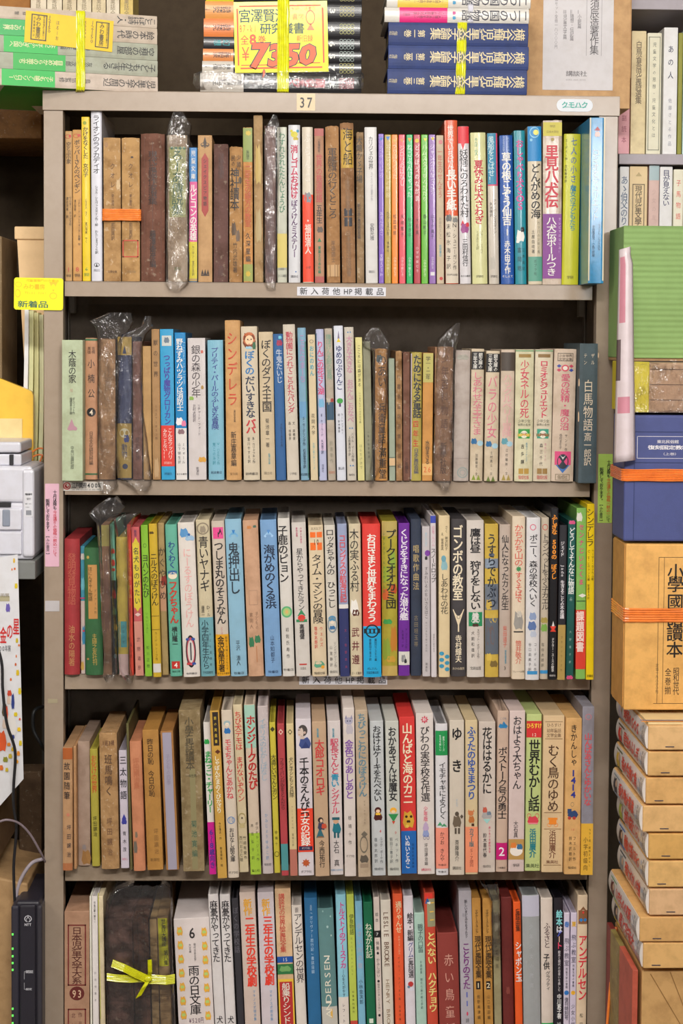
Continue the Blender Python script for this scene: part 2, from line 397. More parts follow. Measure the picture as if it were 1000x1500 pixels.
# ------------------------------------------------------------------ the books, read off the photograph
# (foot left, foot right, foot line, head left, head line, style, colour, colour fields, lettering, pictures, look)
ROW1 = [
(95,106,411,94,192,'p1','c9a06a',[],[('空とぶ小家',208,240,'k',7,0,.0),('ワルター・ホッジス作',288,331,'k',3.4,2.3),('渡辺茂男 訳',288,320,'k',3.4,-2),('1',391,399,'b8323a',6),('=学研',402,406,'k',3.6)],[('o',-1,200,8,6,'c0382c'),('b',2,199,4,4,'c0382c')],'thin tan paperback numbered 1 in red, leftmost'),
(106.8,120,411,106,190,'p1','d8a35e',[],[('ポッパーさんのペンギン',205,283,'k',8.5,0,.01),('リチャード・アトウォーター夫妻 作',292,360,'k',3.2,2.8),('渡辺茂男 訳',292,318,'k',3.2,-3),('8',391,398,'c8323a',7),('=学研',401,406,'k',4)],[('o',-1,199,9,6,'c8402c'),('b',3,198,5,4,'c8402c')],'tan-orange paperback numbered 8 in red'),
(121,133,410,119,171,'p0g','f0cf14',[],[('かげをなくした 女の子',186,259,'k',7.5,0,.01),('エステス さく',291,317,'k',3.2),('渡辺茂男 やく',325,356,'k',3.2),('6',391,397,'3c8a3a',6),('=学研',400,405,'3c8a3a',4)],[('c',-1,180,5,5,'8a9a2a')],'bright yellow narrow book with green 6'),
(134,150,410,133,162,'h0g','e2e2ec',[],[('ライオンのラフカディオ',169,254,'k',10,0,.005),('シェル・シルヴァスタイン作・絵',272,331,'k',4.5),('わたしまさくら訳',337,372,'k',4.5),('=講談社',394,398,'9a98a0',3)],[('o',0,388,8,6,'k'),('t',0,388,3,5,'k')],'tall glossy white hardcover with thin black title'),
(152,177.5,412,151,202,'s2','bf9663',[],[('クオレ',237,277,'5a3c26',7,1),('（愛の學校）',280,306,'6a4a2e',4,1),('前田晃訳',326,352,'6a4a2e',5,1),('=文學全集',396,400,'6a4a2e',3.4)],[('c',-8,212,5,8,'a87c4c'),('b',9,270,6,16,'d2b488')],'aged cream slipcase, left of the orange-tied pair'),
(178.5,205,412,178,202,'s2','c49a64',[],[('クオレ',237,277,'5a3c26',7,0),('（愛の學校）',280,306,'6a4a2e',4,0),('前田晃訳',326,350,'6a4a2e',5,0),('=文學全集',396,400,'a8885a',3.4)],[('b',2,230,4,3,'3a2418'),('f',-.5,364,23,25,'c8442c')],'aged cream slipcase with red square stamp, right of the tied pair'),
(206.5,242,412,206,196,'h2cR','7c5242',[],[('現代童謡作家選集',222,300,'2c1c18',13,0,.0),('藤澤衛彦編',338,392,'2c1c18',9)],[('r',0,304,.5,190,'5c3a30'),('r',-12,304,.6,205,'6a463a'),('r',12,304,.6,205,'6a463a')],'thick worn dark brown cloth book'),
(245.5,275,411,245,198,'h2','c2ac94',[(215,318,'a8a866',-.85,.85)],[('ろーあ傳説集',220,316,'1f5a46',17,0,.0),('=童話',391,396,'6a7a4a',5)],[('d',-8,217,6,5,'3a6a4a'),('d',-2,217,6,5,'3a6a4a'),('d',4,217,6,5,'3a6a4a'),('d',10,217,5,5,'3a6a4a')],'thick grey-tan book with green title panel inside clear film'),
(277,289,412,277,216,'p0g','3a84c4',[(266,354,'dc5696'),(354,408,'d8c82c'),(408,412,'b89a5c')],[('児童文庫',219,264,'w',6,0,.01),('ルビコンの英雄',270,352,'w',9.5,0,.02),('カニヤン・宮沢正史訳',360,404,'k',3.4)],[],'short blue, pink and yellow banded paperback'),
(290,311,412,289.5,198,'s1','c99e6c',[],[('シェイクスピア物語',232,302,'4a1a16',5,0,.02),],[('d',0,209,5,18,'3a2a20'),('o',0,212,13,7,'3a2a20'),('r',0,213,9,1.6,'3a2a20'),('r',0,270,10,76,'a8362c'),('t',0,228,10,9,'a8362c'),('v',0,313,10,9,'a8362c'),('r',0,403,12,2,'3a2a20'),('t',-4,398,4,7,'3a2a20'),('t',0,398,4,8,'3a2a20'),('t',4,398,4,7,'3a2a20')],'tan slipcase with black fleur-de-lis and red pointed panel'),
(312.6,334,412,313,211,'h2c','70504a',[],[('児童文學讀本',225,262,'5c3e38',9,0,0),('大阪',388,404,'5c3e38',8)],[],'dark plum-brown cloth book with worn-off title'),
(335.5,355,412,336,215,'h2','ba8d5a',[],[('神社讀本',247,308,'k',13,-2,.01),('少國',226,246,'3a2a1c',6,4),('民の',228,244,'3a2a1c',6,-4),('竹内武雄著',355,400,'3a2a1c',6.5,-1)],[('b',-3,335,7,20,'5e4a38'),('b',3,345,6,18,'6a523c'),('c',6,264,5,10,'5a4a34')],'worn ochre book with four large black characters'),
(356.4,370.5,412,355.5,187,'p2','d0955a',[(187,237,'8c9a4a'),(387,412,'98a04a')],[('二年生の綴方の教室',242,332,'c2522e',9,0,.01),('童話讀本',220,234,'4a5a2c',4.5),('久深星編',340,385,'2c2420',7,0,.01)],[('*',1,195,10,9,'d0b43a'),('*',0,401,9,10,'d0b030')],'orange and olive paperback with faded red title'),
(372.5,386,412,371,169,'h2','b5956a',[],[],[('b',0,240,9,60,'c4a65a'),('b',0,330,9,50,'b8a070')],'tall blank faded tan book with rounded top'),
(388,404.5,413,387,185,'h2','84645c',[],[],[('b',0,300,10,160,'70504a'),('b',-1,385,10,30,'5e4440')],'faded purple-brown book wrapped in crinkled clear film'),
(406,420.5,413,405.5,186,'p1g','c8c9b6',[(342,392,'dcc86a')],[('わすれられたたんじょうび',194,311,'2f7c58',9,0,.01),('=小林純一',392,396,'4a4a44',3),('=さくら書房',402,406,'4a4a44',2.6)],[],'cream paperback with green title and yellow label'),
(422.5,440,414,422,183,'h0g','dadade',[],[('消しゴムおばけ',213,290,'c8224e',10.5,0,.025),('の',284,293,'c8224e',7),('ぼうけんミステリー',293,377,'5c2a62',9,0,.02),('=講談社',403,407,'5a5a60',3.6)],[('c',0,197,10,9,'d8cc3a'),('c',-4,192,4,4,'d8cc3a'),('c',5,192,4,4,'4a9ab8'),('b',2,203,8,5,'c8b030'),('b',2,398,2,2,'2a6ab8')],'white hardcover with blobby red and purple title and bear'),
(443.5,459.5,413,442,186,'h0g','dcd0bc',[(285,413,'ec4a2a')],[('ぶらんこ',193,270,'e8e0d4',10,0,.0),('・福田清人',318,372,'f2d8cc',9,0,.02),('=小学',390,394,'5c1c14',3.6)],[('b',0,289,11,16,'8a8c94'),('t',-3,302,8,40,'ec4a2a')],'white book turning red-orange towards its foot'),
(461,475,414,460,188,'p1','b98a6b',[(188,199,'b0524a'),(405,414,'b0524a')],[('小型博物館',203,223,'4a3830',3.4),('世界の鉄道物語',226,296,'c0484a',9,0,.01),('五年生',300,327,'k',8.5),('實業之日本社編',360,401,'2f7c58',4,0,.02)],[('b',1,336,9,9,'5a4a40'),('t',0,351,6,6,'2f7c4a')],'brownish paperback with red bands top and bottom'),
(478.5,498.5,414,476,185,'h2','b4875a',[(388,405,'c8a070',-.9,.9)],[('軍艦旗の行くところ',217,320,'k',13,0,.0),('岸田國士',352,385,'7a5a3e',6)],[('r',-5,397,.6,18,'6a4a2c'),('r',2,397,.6,18,'6a4a2c'),('r',6,397,.6,18,'6a4a2c')],'tan book with long black brush title'),
(501,521,414,497.5,180,'h2R','a97e58',[(190,246,'c8a244',-.9,.9)],[('海と船',188,242,'2c241c',14,1,.0),('少國民科學叢書',258,308,'94704e',8),('日本放送出版協會',338,405,'8a6848',8)],[('r',-3,311,5,11,'3e3e44'),('r',3.4,311,5,11,'3e3e44'),('r',-3,325,5,13,'3e3e44'),('r',3.4,325,5,13,'3e3e44')],'wide brown book with black window emblem'),
(522.5,533.5,414,521.5,194,'p2','a08462',[],[('大鷦かゞ子場',200,268,'2c241c',8.5,-1,.0),('新日本童話教室編',298,350,'4a3828',5,-2,.01)],[],'narrow brown paperback with black characters at its edge'),
(535.5,553.5,412,533.5,186,'s0g','dad7d4',[],[('カリジェの世界',200,248,'2c2a2e',7),('スイスの山の画家の作',252,294,'9a98a0',3.4,1),('安野光雅',327,352,'4a484c',6,1),('=講談社',396,400,'7a787c',3),],[],'plain white slipcase with small dark title'),
(554.5,562.5,414,554,196,'p0g','8059c0',[],[('うみのしろ',213,262,'b8a0e0',6),('あまんきみこ',310,345,'d0c0ec',4.5),('文研えどうわ',372,405,'e0d4f4',4,0,.01)],[('v',0,204,5,5,'2a7ac8')],'slim purple paperback of the rainbow set'),
(563,573,414,563,197,'p0g','b59a38',[],[('ネコじゃらしの野原',211,290,'e0cf96',6,0,.01),('たかしよいち',310,345,'3c3414',4.8),('理論社',353,370,'4a4018',3),('小学中級むき',376,405,'e8dca8',3.6)],[('v',0,203,6,6,'2a7ac8')],'slim olive-gold paperback of the rainbow set'),
(573.6,583,414,573,197,'p0g','f08a18',[],[('つりぼりのうた',211,262,'f8d0a0',6,0,.01),('松田司郎',313,345,'6a3410',4.8),('小学中級むき',376,405,'f8d8b0',3.6)],[('v',0,207,5,5,'d8b04a')],'slim orange paperback of the rainbow set'),
(584.4,594,414,583.6,197,'p0g','e24a5a',[],[('ジロリのはなし',213,272,'f8c8cc',7,0,.01),('天崎慧子',313,348,'6a1820',4.8),('小学中級むき',376,405,'f4c4c8',3.6)],[('v',0,206,5,5,'e08a4a')],'slim rose-red paperback of the rainbow set'),
(595.2,604.6,414,595,197,'p0g','1cb05c',[],[('ねこふんじゃった',211,290,'c0f0d0',7,0,.02),('杉みき子',318,348,'105030',4.8),('小学中級むき',376,405,'c8f0d8',3.6)],[('v',0,205,6,6,'e0b03a')],'slim bright green paperback of the rainbow set'),
(606,616,414,605.5,197,'p0g','b4303c',[],[('どろぼうのなかま',211,296,'f4d0d0',6.5,0,.02),('大石真',318,345,'5a1018',4.8),('小学中級むき',360,400,'f0c8c8',3.6)],[('c',0,206,6,6,'e0c03a')],'slim crimson paperback of the rainbow set'),
(617,627,414,616.5,197,'p0g','66b828',[],[('ハムスターものがたり',211,296,'d8f0b8',6,0,.01),('香山彬子',313,345,'2a5010',4.8),('小学中級むき',380,405,'d8f0b8',3.6)],[('v',1,205,5,5,'e8e04a')],'slim lime paperback of the rainbow set'),
(628.4,638.4,414,627.5,197,'p0g','9064b0',[],[('ジャングルがっこう',211,285,'e0d0ec',6,0,.01),('山下夕美子',313,350,'3a2050',4.8),('小学中級むき',376,394,'e0d0ec',3.4)],[('v',1,204,6,6,'f0e4f0'),('c',1,203,4,4,'d8c03a'),('r',0,401,6,5,'e0dce0')],'slim violet paperback of the rainbow set'),
(639.5,650.4,414,638.5,198,'p0','cebba0',[],[('一年生のせんそう',218,290,'c2544a',7,0,0),('おおたとしこ',318,350,'8a8078',4),('岩崎書店',358,376,'6ab0c8',3.4)],[('c',1,208,6,6,'d07a80'),('c',1,408,5,5,'c8403a')],'slim beige paperback with faded red title'),
(652.5,671.5,415,650.5,176,'h0g','e2603a',[(316,415,'d8cbb8')],[('世界でいちばん',184,248,'w',9,-1,.01),('長い手紙',249,308,'w',14,0,.03),('末松氷海子訳',326,396,'3c3834',6,-5),('N.シュニーガン作',326,396,'3c3834',5.5,4),('=文研出版',401,404,'3c3834',4)],[('b',-4,319,9,11,'6a6a6a'),('b',5,322,8,8,'8a8884')],'orange hardcover with bold white title and white lower third'),
(673.5,689.8,415,670,185,'h0g','dad5d8',[(185,210,'e03440')],[('妖怪にのろわれた村',219,318,'k',12,0,.005),('三田村信行',350,390,'k',8,0,.01),('=あかね書房',403,406,'k',2.8)],[('v',-1,213,8,14,'e03440'),('b',0,334,12,15,'a04a8c'),('t',-3,326,6,8,'d83040'),('b',4,329,5,7,'d83040'),],'white hardcover with red top and red-purple creature'),
(691.5,714,415,688.4,194,'h0g','dbd9a0',[],[('めんば・四人',202,228,'5a9a7a',4,-3,.01),('夏休みは大さわぎ',235,328,'c8243e',13,0,.02),('ジョリー・リッカイ',338,372,'8a8858',4,3),('ときありえ訳',338,366,'8a8858',4,-3),('=評論社',403,407,'6a6a4a',3.6)],[],'pale yellow hardcover with crimson title'),
(716,731,415,713,195,'h0g','cfc5b8',[(195,272,'d8486c'),(195,270,'2a86aa',-1,.72)],[('風船をとばせ！',200,268,'d8f0f0',9,-2,.0),('アイ・バーンセスタイン',292,342,'4a4440',4,2.5),('久米穣訳',296,318,'4a4440',4,-3),('=評論社',403,407,'4a4440',3.4)],[('b',-2,385,8,20,'bcb4a8')],'grey-white hardcover with teal top panel edged in pink'),
(733.5,753,415,731,198,'h0g','2157aa',[],[('草の根こぞう仙吉',224,330,'w',13.5,0,.025),('赤木由子作',353,401,'w',8.5,0,.015),('こどもの文学',201,222,'a0b8dc',3,-4),('大きな長編',201,222,'a0b8dc',3,3),('=そしえて',403,407,'w',4)],[('r',0,340,1.5,10,'w')],'royal blue hardcover with bold white title'),
(754.5,771,415,752,191,'h0g','238fa0',[],[('おしゃべり犬SOS',205,308,'d84a96',11,0,.02),('富岡皓',360,400,'0f3c48',6,-2),('三木由記',362,398,'0f3c48',4,4)],[('b',0,345,12,18,'w'),('b',3,336,6,8,'2a2a30'),('b',-4,353,5,6,'w')],'teal hardcover with pink title and white dog'),
(773.5,794,412,772,185,'h0g','d8c9ae',[(185,236,'1f88c8'),(376,412,'5fa18c')],[('どんがめの海',240,320,'k',14,1,.015),('土屋由岐著',336,372,'3c3830',4.5,-3),('カッパの少年と鬼',324,372,'8a8474',4,5),('ポプラ社',380,404,'2f5c50',4)],[('c',2,194,8,8,'f0e878'),('o',0,194,15,16,'8ac8e8'),('c',-5,205,4,4,'8ac8e8')],'hardcover with blue top, cream middle and sea-green foot'),
(796.5,825,414,795,176,'s2g','cbb6a2',[(179,199,'cdbf3e'),(313,408,'873a90')],[('里見八犬伝',213,304,'cc2a3c',19,-1,.03),('八犬伝ボールつき',318,404,'w',14,-1,.015),('テレビでおなじみ！',318,372,'d8b8dc',3.6,11),('=日本大学社',191,195,'8a7a2a',3.6),('=学研',183,187,'8a7a2a',4)],[('c',0,204,5,5,'a8904a')],'thick slipcase with large red title and purple lower panel'),
(826.5,852,415,825,196,'h0g','c9c82a',[],[('七人の小さな',201,282,'2f62ac',9,2,.0),('魔女の子どもたち',272,338,'2a8a9a',9,2,.01),('エーディー作 古松幹夫訳',203,268,'3c3c18',3.6,-9),('=学研',404,409,'4a4a18',5)],[],'yellow-green hardcover with thin blue title'),
(861.5,887,410,861,172,'s1g','2f8fc6',[(172,411,'e0d2b4',-1,-.83),(172,411,'e0d2b4',.83,1)],[('ロミオとジュリエット',218,323,'e6eef4',9.5,-2,.0),('ウィリアム・シェイクスピア',328,368,'16405c',4,4),('平田昭吾文・小島三郎絵',330,376,'16405c',4,-4)],[('b',0,196,8,9,'e8d0cc'),('t',0,188,9,6,'c06a70')],'glossy sky-blue slipcase jutting out before the right post'),
]
ROW2 = [
(89,121,700,87.5,498,'s1','b9c5a4',[],[('木蔭の家',513,561,'k',11,0,.005),('ダルコット作',582,607,'3c4438',3.6,2),('福積富士子譯',582,607,'3c4438',3.6,-2),('中央公論社版',653,687,'3c4438',5,0),('社',568,575,'c08a7a',4,-1)],[('t',-1,619,9,12,'b98a98'),('b',0,627,15,7,'b98a98')],'pale green slipcase jutting out at the left post'),
(123,143.5,700,122.5,495,'h1','c28f6c',[(496,499,'3f6a44'),(693,695.5,'3f6a44')],[('忠楠',508,518,'5a3c2c',5,3),('英雄',508,518,'5a3c2c',5,-3),('小楠公',522,587,'k',10,0,.0),('日本文化研究所編',632,681,'3a2a20',6),('=4',598.5,608.5,'e8d8c0',7,0,.02)],[('c',0,603.5,13,13,'k')],'salmon-brown book with a white 4 in a black disc'),
(144.5,169.5,700,144,497,'h2','b58d66',[],[('昭和の子供たち',515,600,'a58058',9)],[],'mottled light brown book inside clear film with its top tied'),
(172,193,700,172,493,'h1','30395c',[(493,520,'b99840'),(620,700,'b09244')],[('動物',650,670,'30395c',8)],[('b',0,570,19,100,'3a4468'),('c',0,634,14,14,'d0c8a8'),('b',3,642,8,12,'2a3a80'),('t',0,512,6,12,'30395c'),('c',1,683,8,8,'30395c')],'navy and mustard picture book inside clear film'),
(194.5,208.5,700,194,500,'h2','8e6459',[],[('歴史物語',640,675,'5a3a34',6)],[],'reddish-brown book in film, right of the navy picture book'),
(210,222.5,702,208.5,507,'p1','c09862',[],[],[],'narrow blank tan book with dented top'),
(223.5,235.5,701,221.5,482,'p1','ac8456',[],[('獣の世界',494,556,'4a3424',6.5),('リィスアーキスン作',592,645,'6a4e34',3.4)],[('b',0,685,7,30,'c09e74')],'tall narrow khaki book, left of the sky-blue one'),
(236.5,256.5,703,233.8,482,'p0g','3aa2d4',[(623,683,'dc3a2e')],[('つっぱり魔物グロリカン',519,622,'4a3ca0',9.5,0,.02),('こんなツッパリ',627,673,'w',6.5,3.5,.005),('みたことない！！',628,673,'w',6,-4,.005),('=評論社',676,680,'f0c0b8',4),('=評論社',692,696,'1c4a6c',3.6)],[('r',0,499,14,15,'c8ccc8'),('b',0,498,8,9,'6a7a8a')],'sky-blue paperback with red paper band and purple title'),
(258,274.5,703,255.2,487,'p0g','1f86c4',[(627,703,'dfdad6')],[('野ねずみハツラツは消防士',496,602,'w',9.5,-1,.015),('>fireman in bloom',500,562,'a0d0ec',4,6),('Jウォール',648,680,'3a3a40',4,3),('山下明生訳',648,680,'3a3a40',4,-3),('=あかね書房',693,696,'3a3a40',3)],[('b',-2,617,11,12,'ece6e6'),('b',4,620,7,9,'e07aa0'),('b',0,632,10,8,'8a6a70')],'azure paperback with white lower part and tiny elephants'),
(276.5,302.6,702,274.4,495,'s0g','d6cecd',[],[('銀の森の少年',506,582,'3a2f35',13,-1,.0),('リチャード・フォード',592,638,'6a6068',4.5,3),('北村太郎訳',592,618,'6a6068',4.5,-4),('新潮社',684,696,'5a5258',4)],[('b',8,515,4,5,'c86a5a'),('b',-8,583,7,6,'8ab04a'),('b',8,567,4,6,'b08a4a'),('b',7,673,12,8,'d8a040')],'white slipcase with thin title, leaf and flower sketches'),
(305.5,328.6,702,303.5,498,'h0g','86bcd2',[],[('プリティ・パールのふしぎな冒険',509,629,'3a3c90',10.5,-1,.01),('V・ハミルトン作',648,681,'1f8a9c',4,3),('荒このみ訳',648,681,'1f8a9c',4.4,-3),('=岩波書店',690,694,'2a3a5c',4)],[],'light blue hardcover with violet-blue title'),
(331.5,354,704,329,469,'h1','d2a26a',[],[('シンデレラ',485,596,'cc4630',15,-1,.01),('世界幼年文学全集',600,618,'4a3a2c',3,2),('新庄嘉章編',632,683,'3a2c24',8,0),('=宝文館',692,696,'8a6a44',4)],[],'tall tan book with wide red-orange title'),
(357,381,704,352.4,478,'h0','d4c6ae',[],[('ぼくの',514,549,'1f78b8',14,0,.02),('だいすきな',551,612,'28344e',14,0,.02),('パパ',614,635,'c8303a',14,0,.03),('B・カリャフキン作',640,679,'3a3838',4,3.5),('宮川やすえ訳',640,679,'3a3838',4,-3.5),('=岩崎書店',692,696,'2c2a2c',4.6)],[('b',0,498,19,22,'7a3c20'),('c',0,496,18,19,'c0683c'),('c',0,498,12,14,'eccca4'),('r',0,504,3,1,'b84c3c'),('b',7,506,5,12,'3a6a4a'),('c',-2,497,2,2,'k'),('c',3,497,2,2,'k'),('b',-1,509,10,4,'9ac4d8')],'cream hardcover with a red-haired girl’s face'.replace('’',"'")),
(382.5,403.5,703,378.4,486,'h0','cfbc9c',[],[('ぼくのダフネ王国',498,603,'k',14,0,.012),('菊池章一著',612,656,'3a3430',5.5),('新潮少年文庫',664,680,'2a9aac',3,2),('=国土社',691,695,'6a6254',4)],[],'beige hardcover with black title ending in a boxed character'),
(404.5,419.5,703,399.2,489,'h0','2f6098',[],[('牛鬼たいじ',512,561,'ccd4e0',9,1,.005),('さねとうあきら作',620,655,'1a2c50',3.4,2)],[('b',2,502,9,9,'a02c50'),('b',3,494,5,5,'6ac0d8')],'mid-blue narrow hardcover with pale title'),
(420.5,438.7,704,413.6,475,'h0','d1c6b6',[],[('動物園につれてこられたパンダ',486,605,'c23a52',10,0,.012),('文・高橋健',617,645,'4a4640',3.6,3),('画・谷俊彦',617,645,'4a4640',3.6,-3),('=小学館',692,696,'6a6460',3.4)],[],'tall pale grey-cream hardcover with crimson title'),
(440.6,453,704,435.2,480,'h0g','7fa8c0',[(588,612,'6a9cc4')],[('こぶたのまーち',490,560,'b088b4',8),('S・セーデリング作 石井登志子訳',610,686,'1c2c40',4,0,.01),('=岩波書店',693,697,'1c2c40',3)],[('r',5,600,1.4,200,'4a7c6a')],'dusty blue narrow hardcover with faded pink letters'),
(455,466,704,450.2,490,'p0','d8c6a2',[],[('おにのめん',506,551,'2e9cb4',6.5,0,.015),('花岡大学',605,638,'4a443c',5),('お話と絵の本シリーズ',648,688,'5aaabc',3)],[('o',0,500,6,5,'4a4a4a')],'narrow cream paperback with turquoise title'),
(467.4,479,704,462.2,482,'h0g','babedc',[(620,660,'d4bed8')],[('りんごの花さく湖',500,578,'d84878',9.5,0,.02),('E・キューカーゲ 久木晃之訳',606,665,'2a2c5c',3.6,0,.01),('理論社',680,692,'4a4a70',3)],[('b',0,590,9,14,'7ab4d8'),('r',-5.4,593,1.2,210,'204a5c')],'narrow lilac hardcover with pink title'),
(480.4,492,704,474.8,481,'h1','b8ac9c',[],[('寝ぼけん太郎の冒険',490,556,'80a48c',8,0,.01),('前清孝作',645,680,'8a8a78',5),('=福音館',690,694,'c07a60',3)],[('r',0,602,10.5,26,'33536c'),('v',-2,588,8,10,'b8ac9c'),('b',3,586,5,6,'a03c34')],'grey book with slate-blue wave patch and faint green title'),
(493.4,507,704,488.4,477,'h0g','dadde8',[],[('ゆめのぶらんこ',506,571,'333a70',9,0,.015),('カーレンブルー',605,636,'3a3c50',3,2.5),('絵・鈴木康彦',605,634,'3a3c50',3,-2),('=冨山房',684,688,'4a4c5c',3)],[('t',0,498,6,6,'e8cc30'),('t',0,490,3,12,'7a6a8c'),('c',0,587,9,8,'3aa040'),('r',0,593,3,5,'5a3a6c')],'white hardcover with navy title, yellow tent and green tree'),
(508.4,522.2,704,503.8,479,'h0','c9c1b4',[],[('大きな大きな おだんごおなべ',492,619,'c48aa0',9,0,.015),('パウル・マール作絵',634,676,'3a383c',3.6,2),('上田真而子訳',638,668,'3a383c',3.4,-2.5),('=偕成社',694,697,'4a484c',3)],[('c',-1.6,486.5,2,2,'2a7ab8'),('c',2,486.5,2,2,'2a7ab8'),('c',-1.6,627,2,2,'2a7ab8'),('c',2,627,2,2,'2a7ab8'),('c',-1.6,682,2,2,'2a7ab8'),('c',2,682,2,2,'2a7ab8')],'grey-white hardcover with dusty pink title and blue dots'),
(524,534.2,704,520,494,'p0','d8d08c',[],[('こころには森がある',505,567,'4a4830',4.6),('いつまでも子のはるかな森',574,620,'6a6848',2.6),('はらたけひで',650,688,'8a8860',4)],[],'narrow pale yellow paperback'),
(535.2,546.6,704,530.8,500,'p1','8b8a72',[],[('一年の科学物語',630,672,'4a4a3c',3)],[],'grey-green narrow book under a loose film, left of the ochre one'),
(549,567.6,703,549,511,'h2','c48e50',[],[('のあい',520,567,'262020',13,1,.0),('兵衛童話',590,650,'4a3020',11,1),('滿重堂',655,702,'262020',11,2)],[('b',-3,525,9,12,'4a5a5c')],'ochre book with rough black brush characters beneath film'),
(570,579,704,568.6,525,'p0','9ca794',[(671,682,'d8b488')],[],[('r',0,670,9,.8,'3a4a40'),('r',0,683,9,.8,'3a4a40')],'very narrow sage-green book with tan stripe'),
(580,589.5,704,579,515,'p3','ab845a',[],[('山村暮鳥童謡選集歌謡編',530,690,'6a4c34',5.5)],[],'frayed tan booklet with faded brown title'),
(590.2,600.4,704,590,516,'p2','7e5748',[],[('少年讀本',670,694,'4a302a',5)],[],'narrow dark russet booklet'),
(601.4,617,704,602.2,516,'h1g','b6a654',[],[('ためになる童話',520,612,'28303c',12,1,.02),('四年生',614,656,'c83e2c',8,-1,.01),('日本童話会編',657,694,'2b3a6c',7,0,.0)],[('r',-7.6,610,1.6,185,'b8a8b0')],'mustard-green book with heavy slanted black title'),
(617.8,633,704,619.4,517,'p1','cb9048',[(517,560,'bab060'),(679,696,'e0b06c')],[('学一・二年',522,556,'2c3028',7,0,.005),('水谷まさる',645,680,'2c2c28',7,0,.01),('=26',682,693,'d8622c',6.4)],[],'orange and olive paperback with 26 on its foot'),
(635,662,704,637,508,'h2','a27a5c',[],[('少年百科物語',515,630,'6a4634',11,1,.0),('新學社版',648,694,'5a3c2c',9,0)],[],'brown book with brush writing, wrapped in twisted clear film'),
(663.4,686,705,666.4,513,'h1c','b8aba3',[],[],[('o',2,692,16,16,'94a09c'),('o',2,692,9,9,'94a09c'),('b',0,523,18,8,'a8a498'),('r',0,671,20,.8,'a09490')],'plain pinkish-grey hardcover with a spiral mark at its foot'),
(687.6,706.4,705,690.4,511,'h1','d3c2a8',[(515,541,'262426')],[('銀文庫の',517,540,'w',6,4,.01),('三年文庫',517,540,'w',6,-4,.01),('しあわせな王子さま',545,637,'d66a88',14,0,.0),('加藤輝男・文',664,697,'4a4440',3.6)],[('b',-4,646,9,9,'2c6a9c'),('c',5,649,9,8,'a8ccdc'),('t',-4,699,6,8,'8a9a3a'),('t',3,699,6,8,'8a9a3a')],'cream book with black top panel, leftmost of three alike'),
(708.4,728.6,705,711.8,514,'h1','d3c2a8',[(518,545,'262426')],[('銀文庫の',519,544,'w',6,4,.01),('三年文庫',519,544,'w',6,-4,.01),('バラの少女',550,642,'d66a88',14,0,.0),('土村男士・文',660,697,'4a4440',3.6)],[('b',-4,650,9,9,'2c6a9c'),('c',5,653,9,8,'a8ccdc'),('t',-4,701,6,8,'6a7a3a'),('t',3,701,6,8,'6a7a3a')],'cream book with black top panel, middle of three alike'),
(730.8,751,705,733.8,512,'h1','d2bfac',[(516,543,'4a4038')],[('ハックルベリー冒険',548,640,'e0a4a8',14,0,.0),('江村輪幹・文',656,697,'4a4440',3.6)],[('b',-3,646,10,10,'5a9aa8'),('c',4,650,9,8,'a8ccdc'),('t',-4,699,6,9,'a8944a'),('t',3,699,6,9,'a8944a')],'cream book with brown top panel and pale pink title'),
(752.6,779.6,706,755,512,'h1','d8d2b0',[(513,514.6,'6a9a70')],[('少女ネルの死',528,612,'d02a54',13,0,.005),('=少年少女',614,619,'5a5a4c',4.6),('=世界の名作',620,624,'5a5a4c',3.8),('吉多譲',648,682,'2c2c28',5,-2,.01),('原作ディケンズ',648,676,'5a9ab0',3,4),('=39',632.5,638.5,'c8506c',3.6),('=偕成社版',696,702,'c83c44',4)],[('r',0,521,18,5,'9a7a3c'),('r',0,635,17,14,'3a9a4a'),('c',0,636,11,11,'e8e4d0'),('r',0,637,19,4,'d8b84a'),('r',-4,690,7,8,'b89240'),('r',4,690,7,8,'b89240')],'cream-green hardcover with crimson title and bright green emblem'),
(781.4,808,706,783.4,512,'h1','d8ccb4',[(513,514.6,'6a9a70')],[('ロミオとジュリエット',528,612,'d02a54',12,0,.02),('=少年少女',614,619,'5a5a4c',4.6),('=世界の名作',620,624,'5a5a4c',3.8),('森三千代',648,684,'3a3834',4.6,-2),('原作シェク',648,676,'d08a9a',3,4),('=12',632.5,638.5,'c8506c',3.6),('=偕成社版',696,702,'c83c44',4)],[('r',0,521,18,5,'8a6a3c'),('r',0,635,17,14,'3a9a80'),('c',0,636,11,11,'e8e4d0'),('r',0,637,19,4,'8a6a3a'),('r',-4,690,7,8,'9a7840'),('r',4,690,7,8,'9a7840')],'cream hardcover with crimson title and teal emblem'),
(809.6,843,707,811,511,'h1','cfbaa6',[],[('愛の妖精・魔の沼',548,630,'d44a74',13.5,1,.005),('サンド作',635,662,'5a5450',4,4),('谷村まち子',635,658,'5a5450',4,-4),('=少女世界',519,523,'5a5248',5),('=文学全集',524,528,'5a5248',5),('=偕成社',696,702,'6a5a3c',5)],[('f',0,523,23,12,'5a5248'),('c',0,539,11,10,'d04a60'),('c',0,539,7,6,'e8dcd0'),('d',-9,536,7,5,'3a4a9c'),('d',9,536,7,5,'c0405a'),('d',-9,542,7,5,'c0405a'),('d',9,542,7,5,'3a4a9c'),('r',0,671,24,20,'d84a7c'),('v',0,686,24,14,'3a70b8'),('c',0,676,17,22,'28303a'),('v',0,670,8,6,'d8d0d0'),('f',0,699,21,9,'6a5a3c')],'wide pinkish-beige hardcover with shield emblem'),
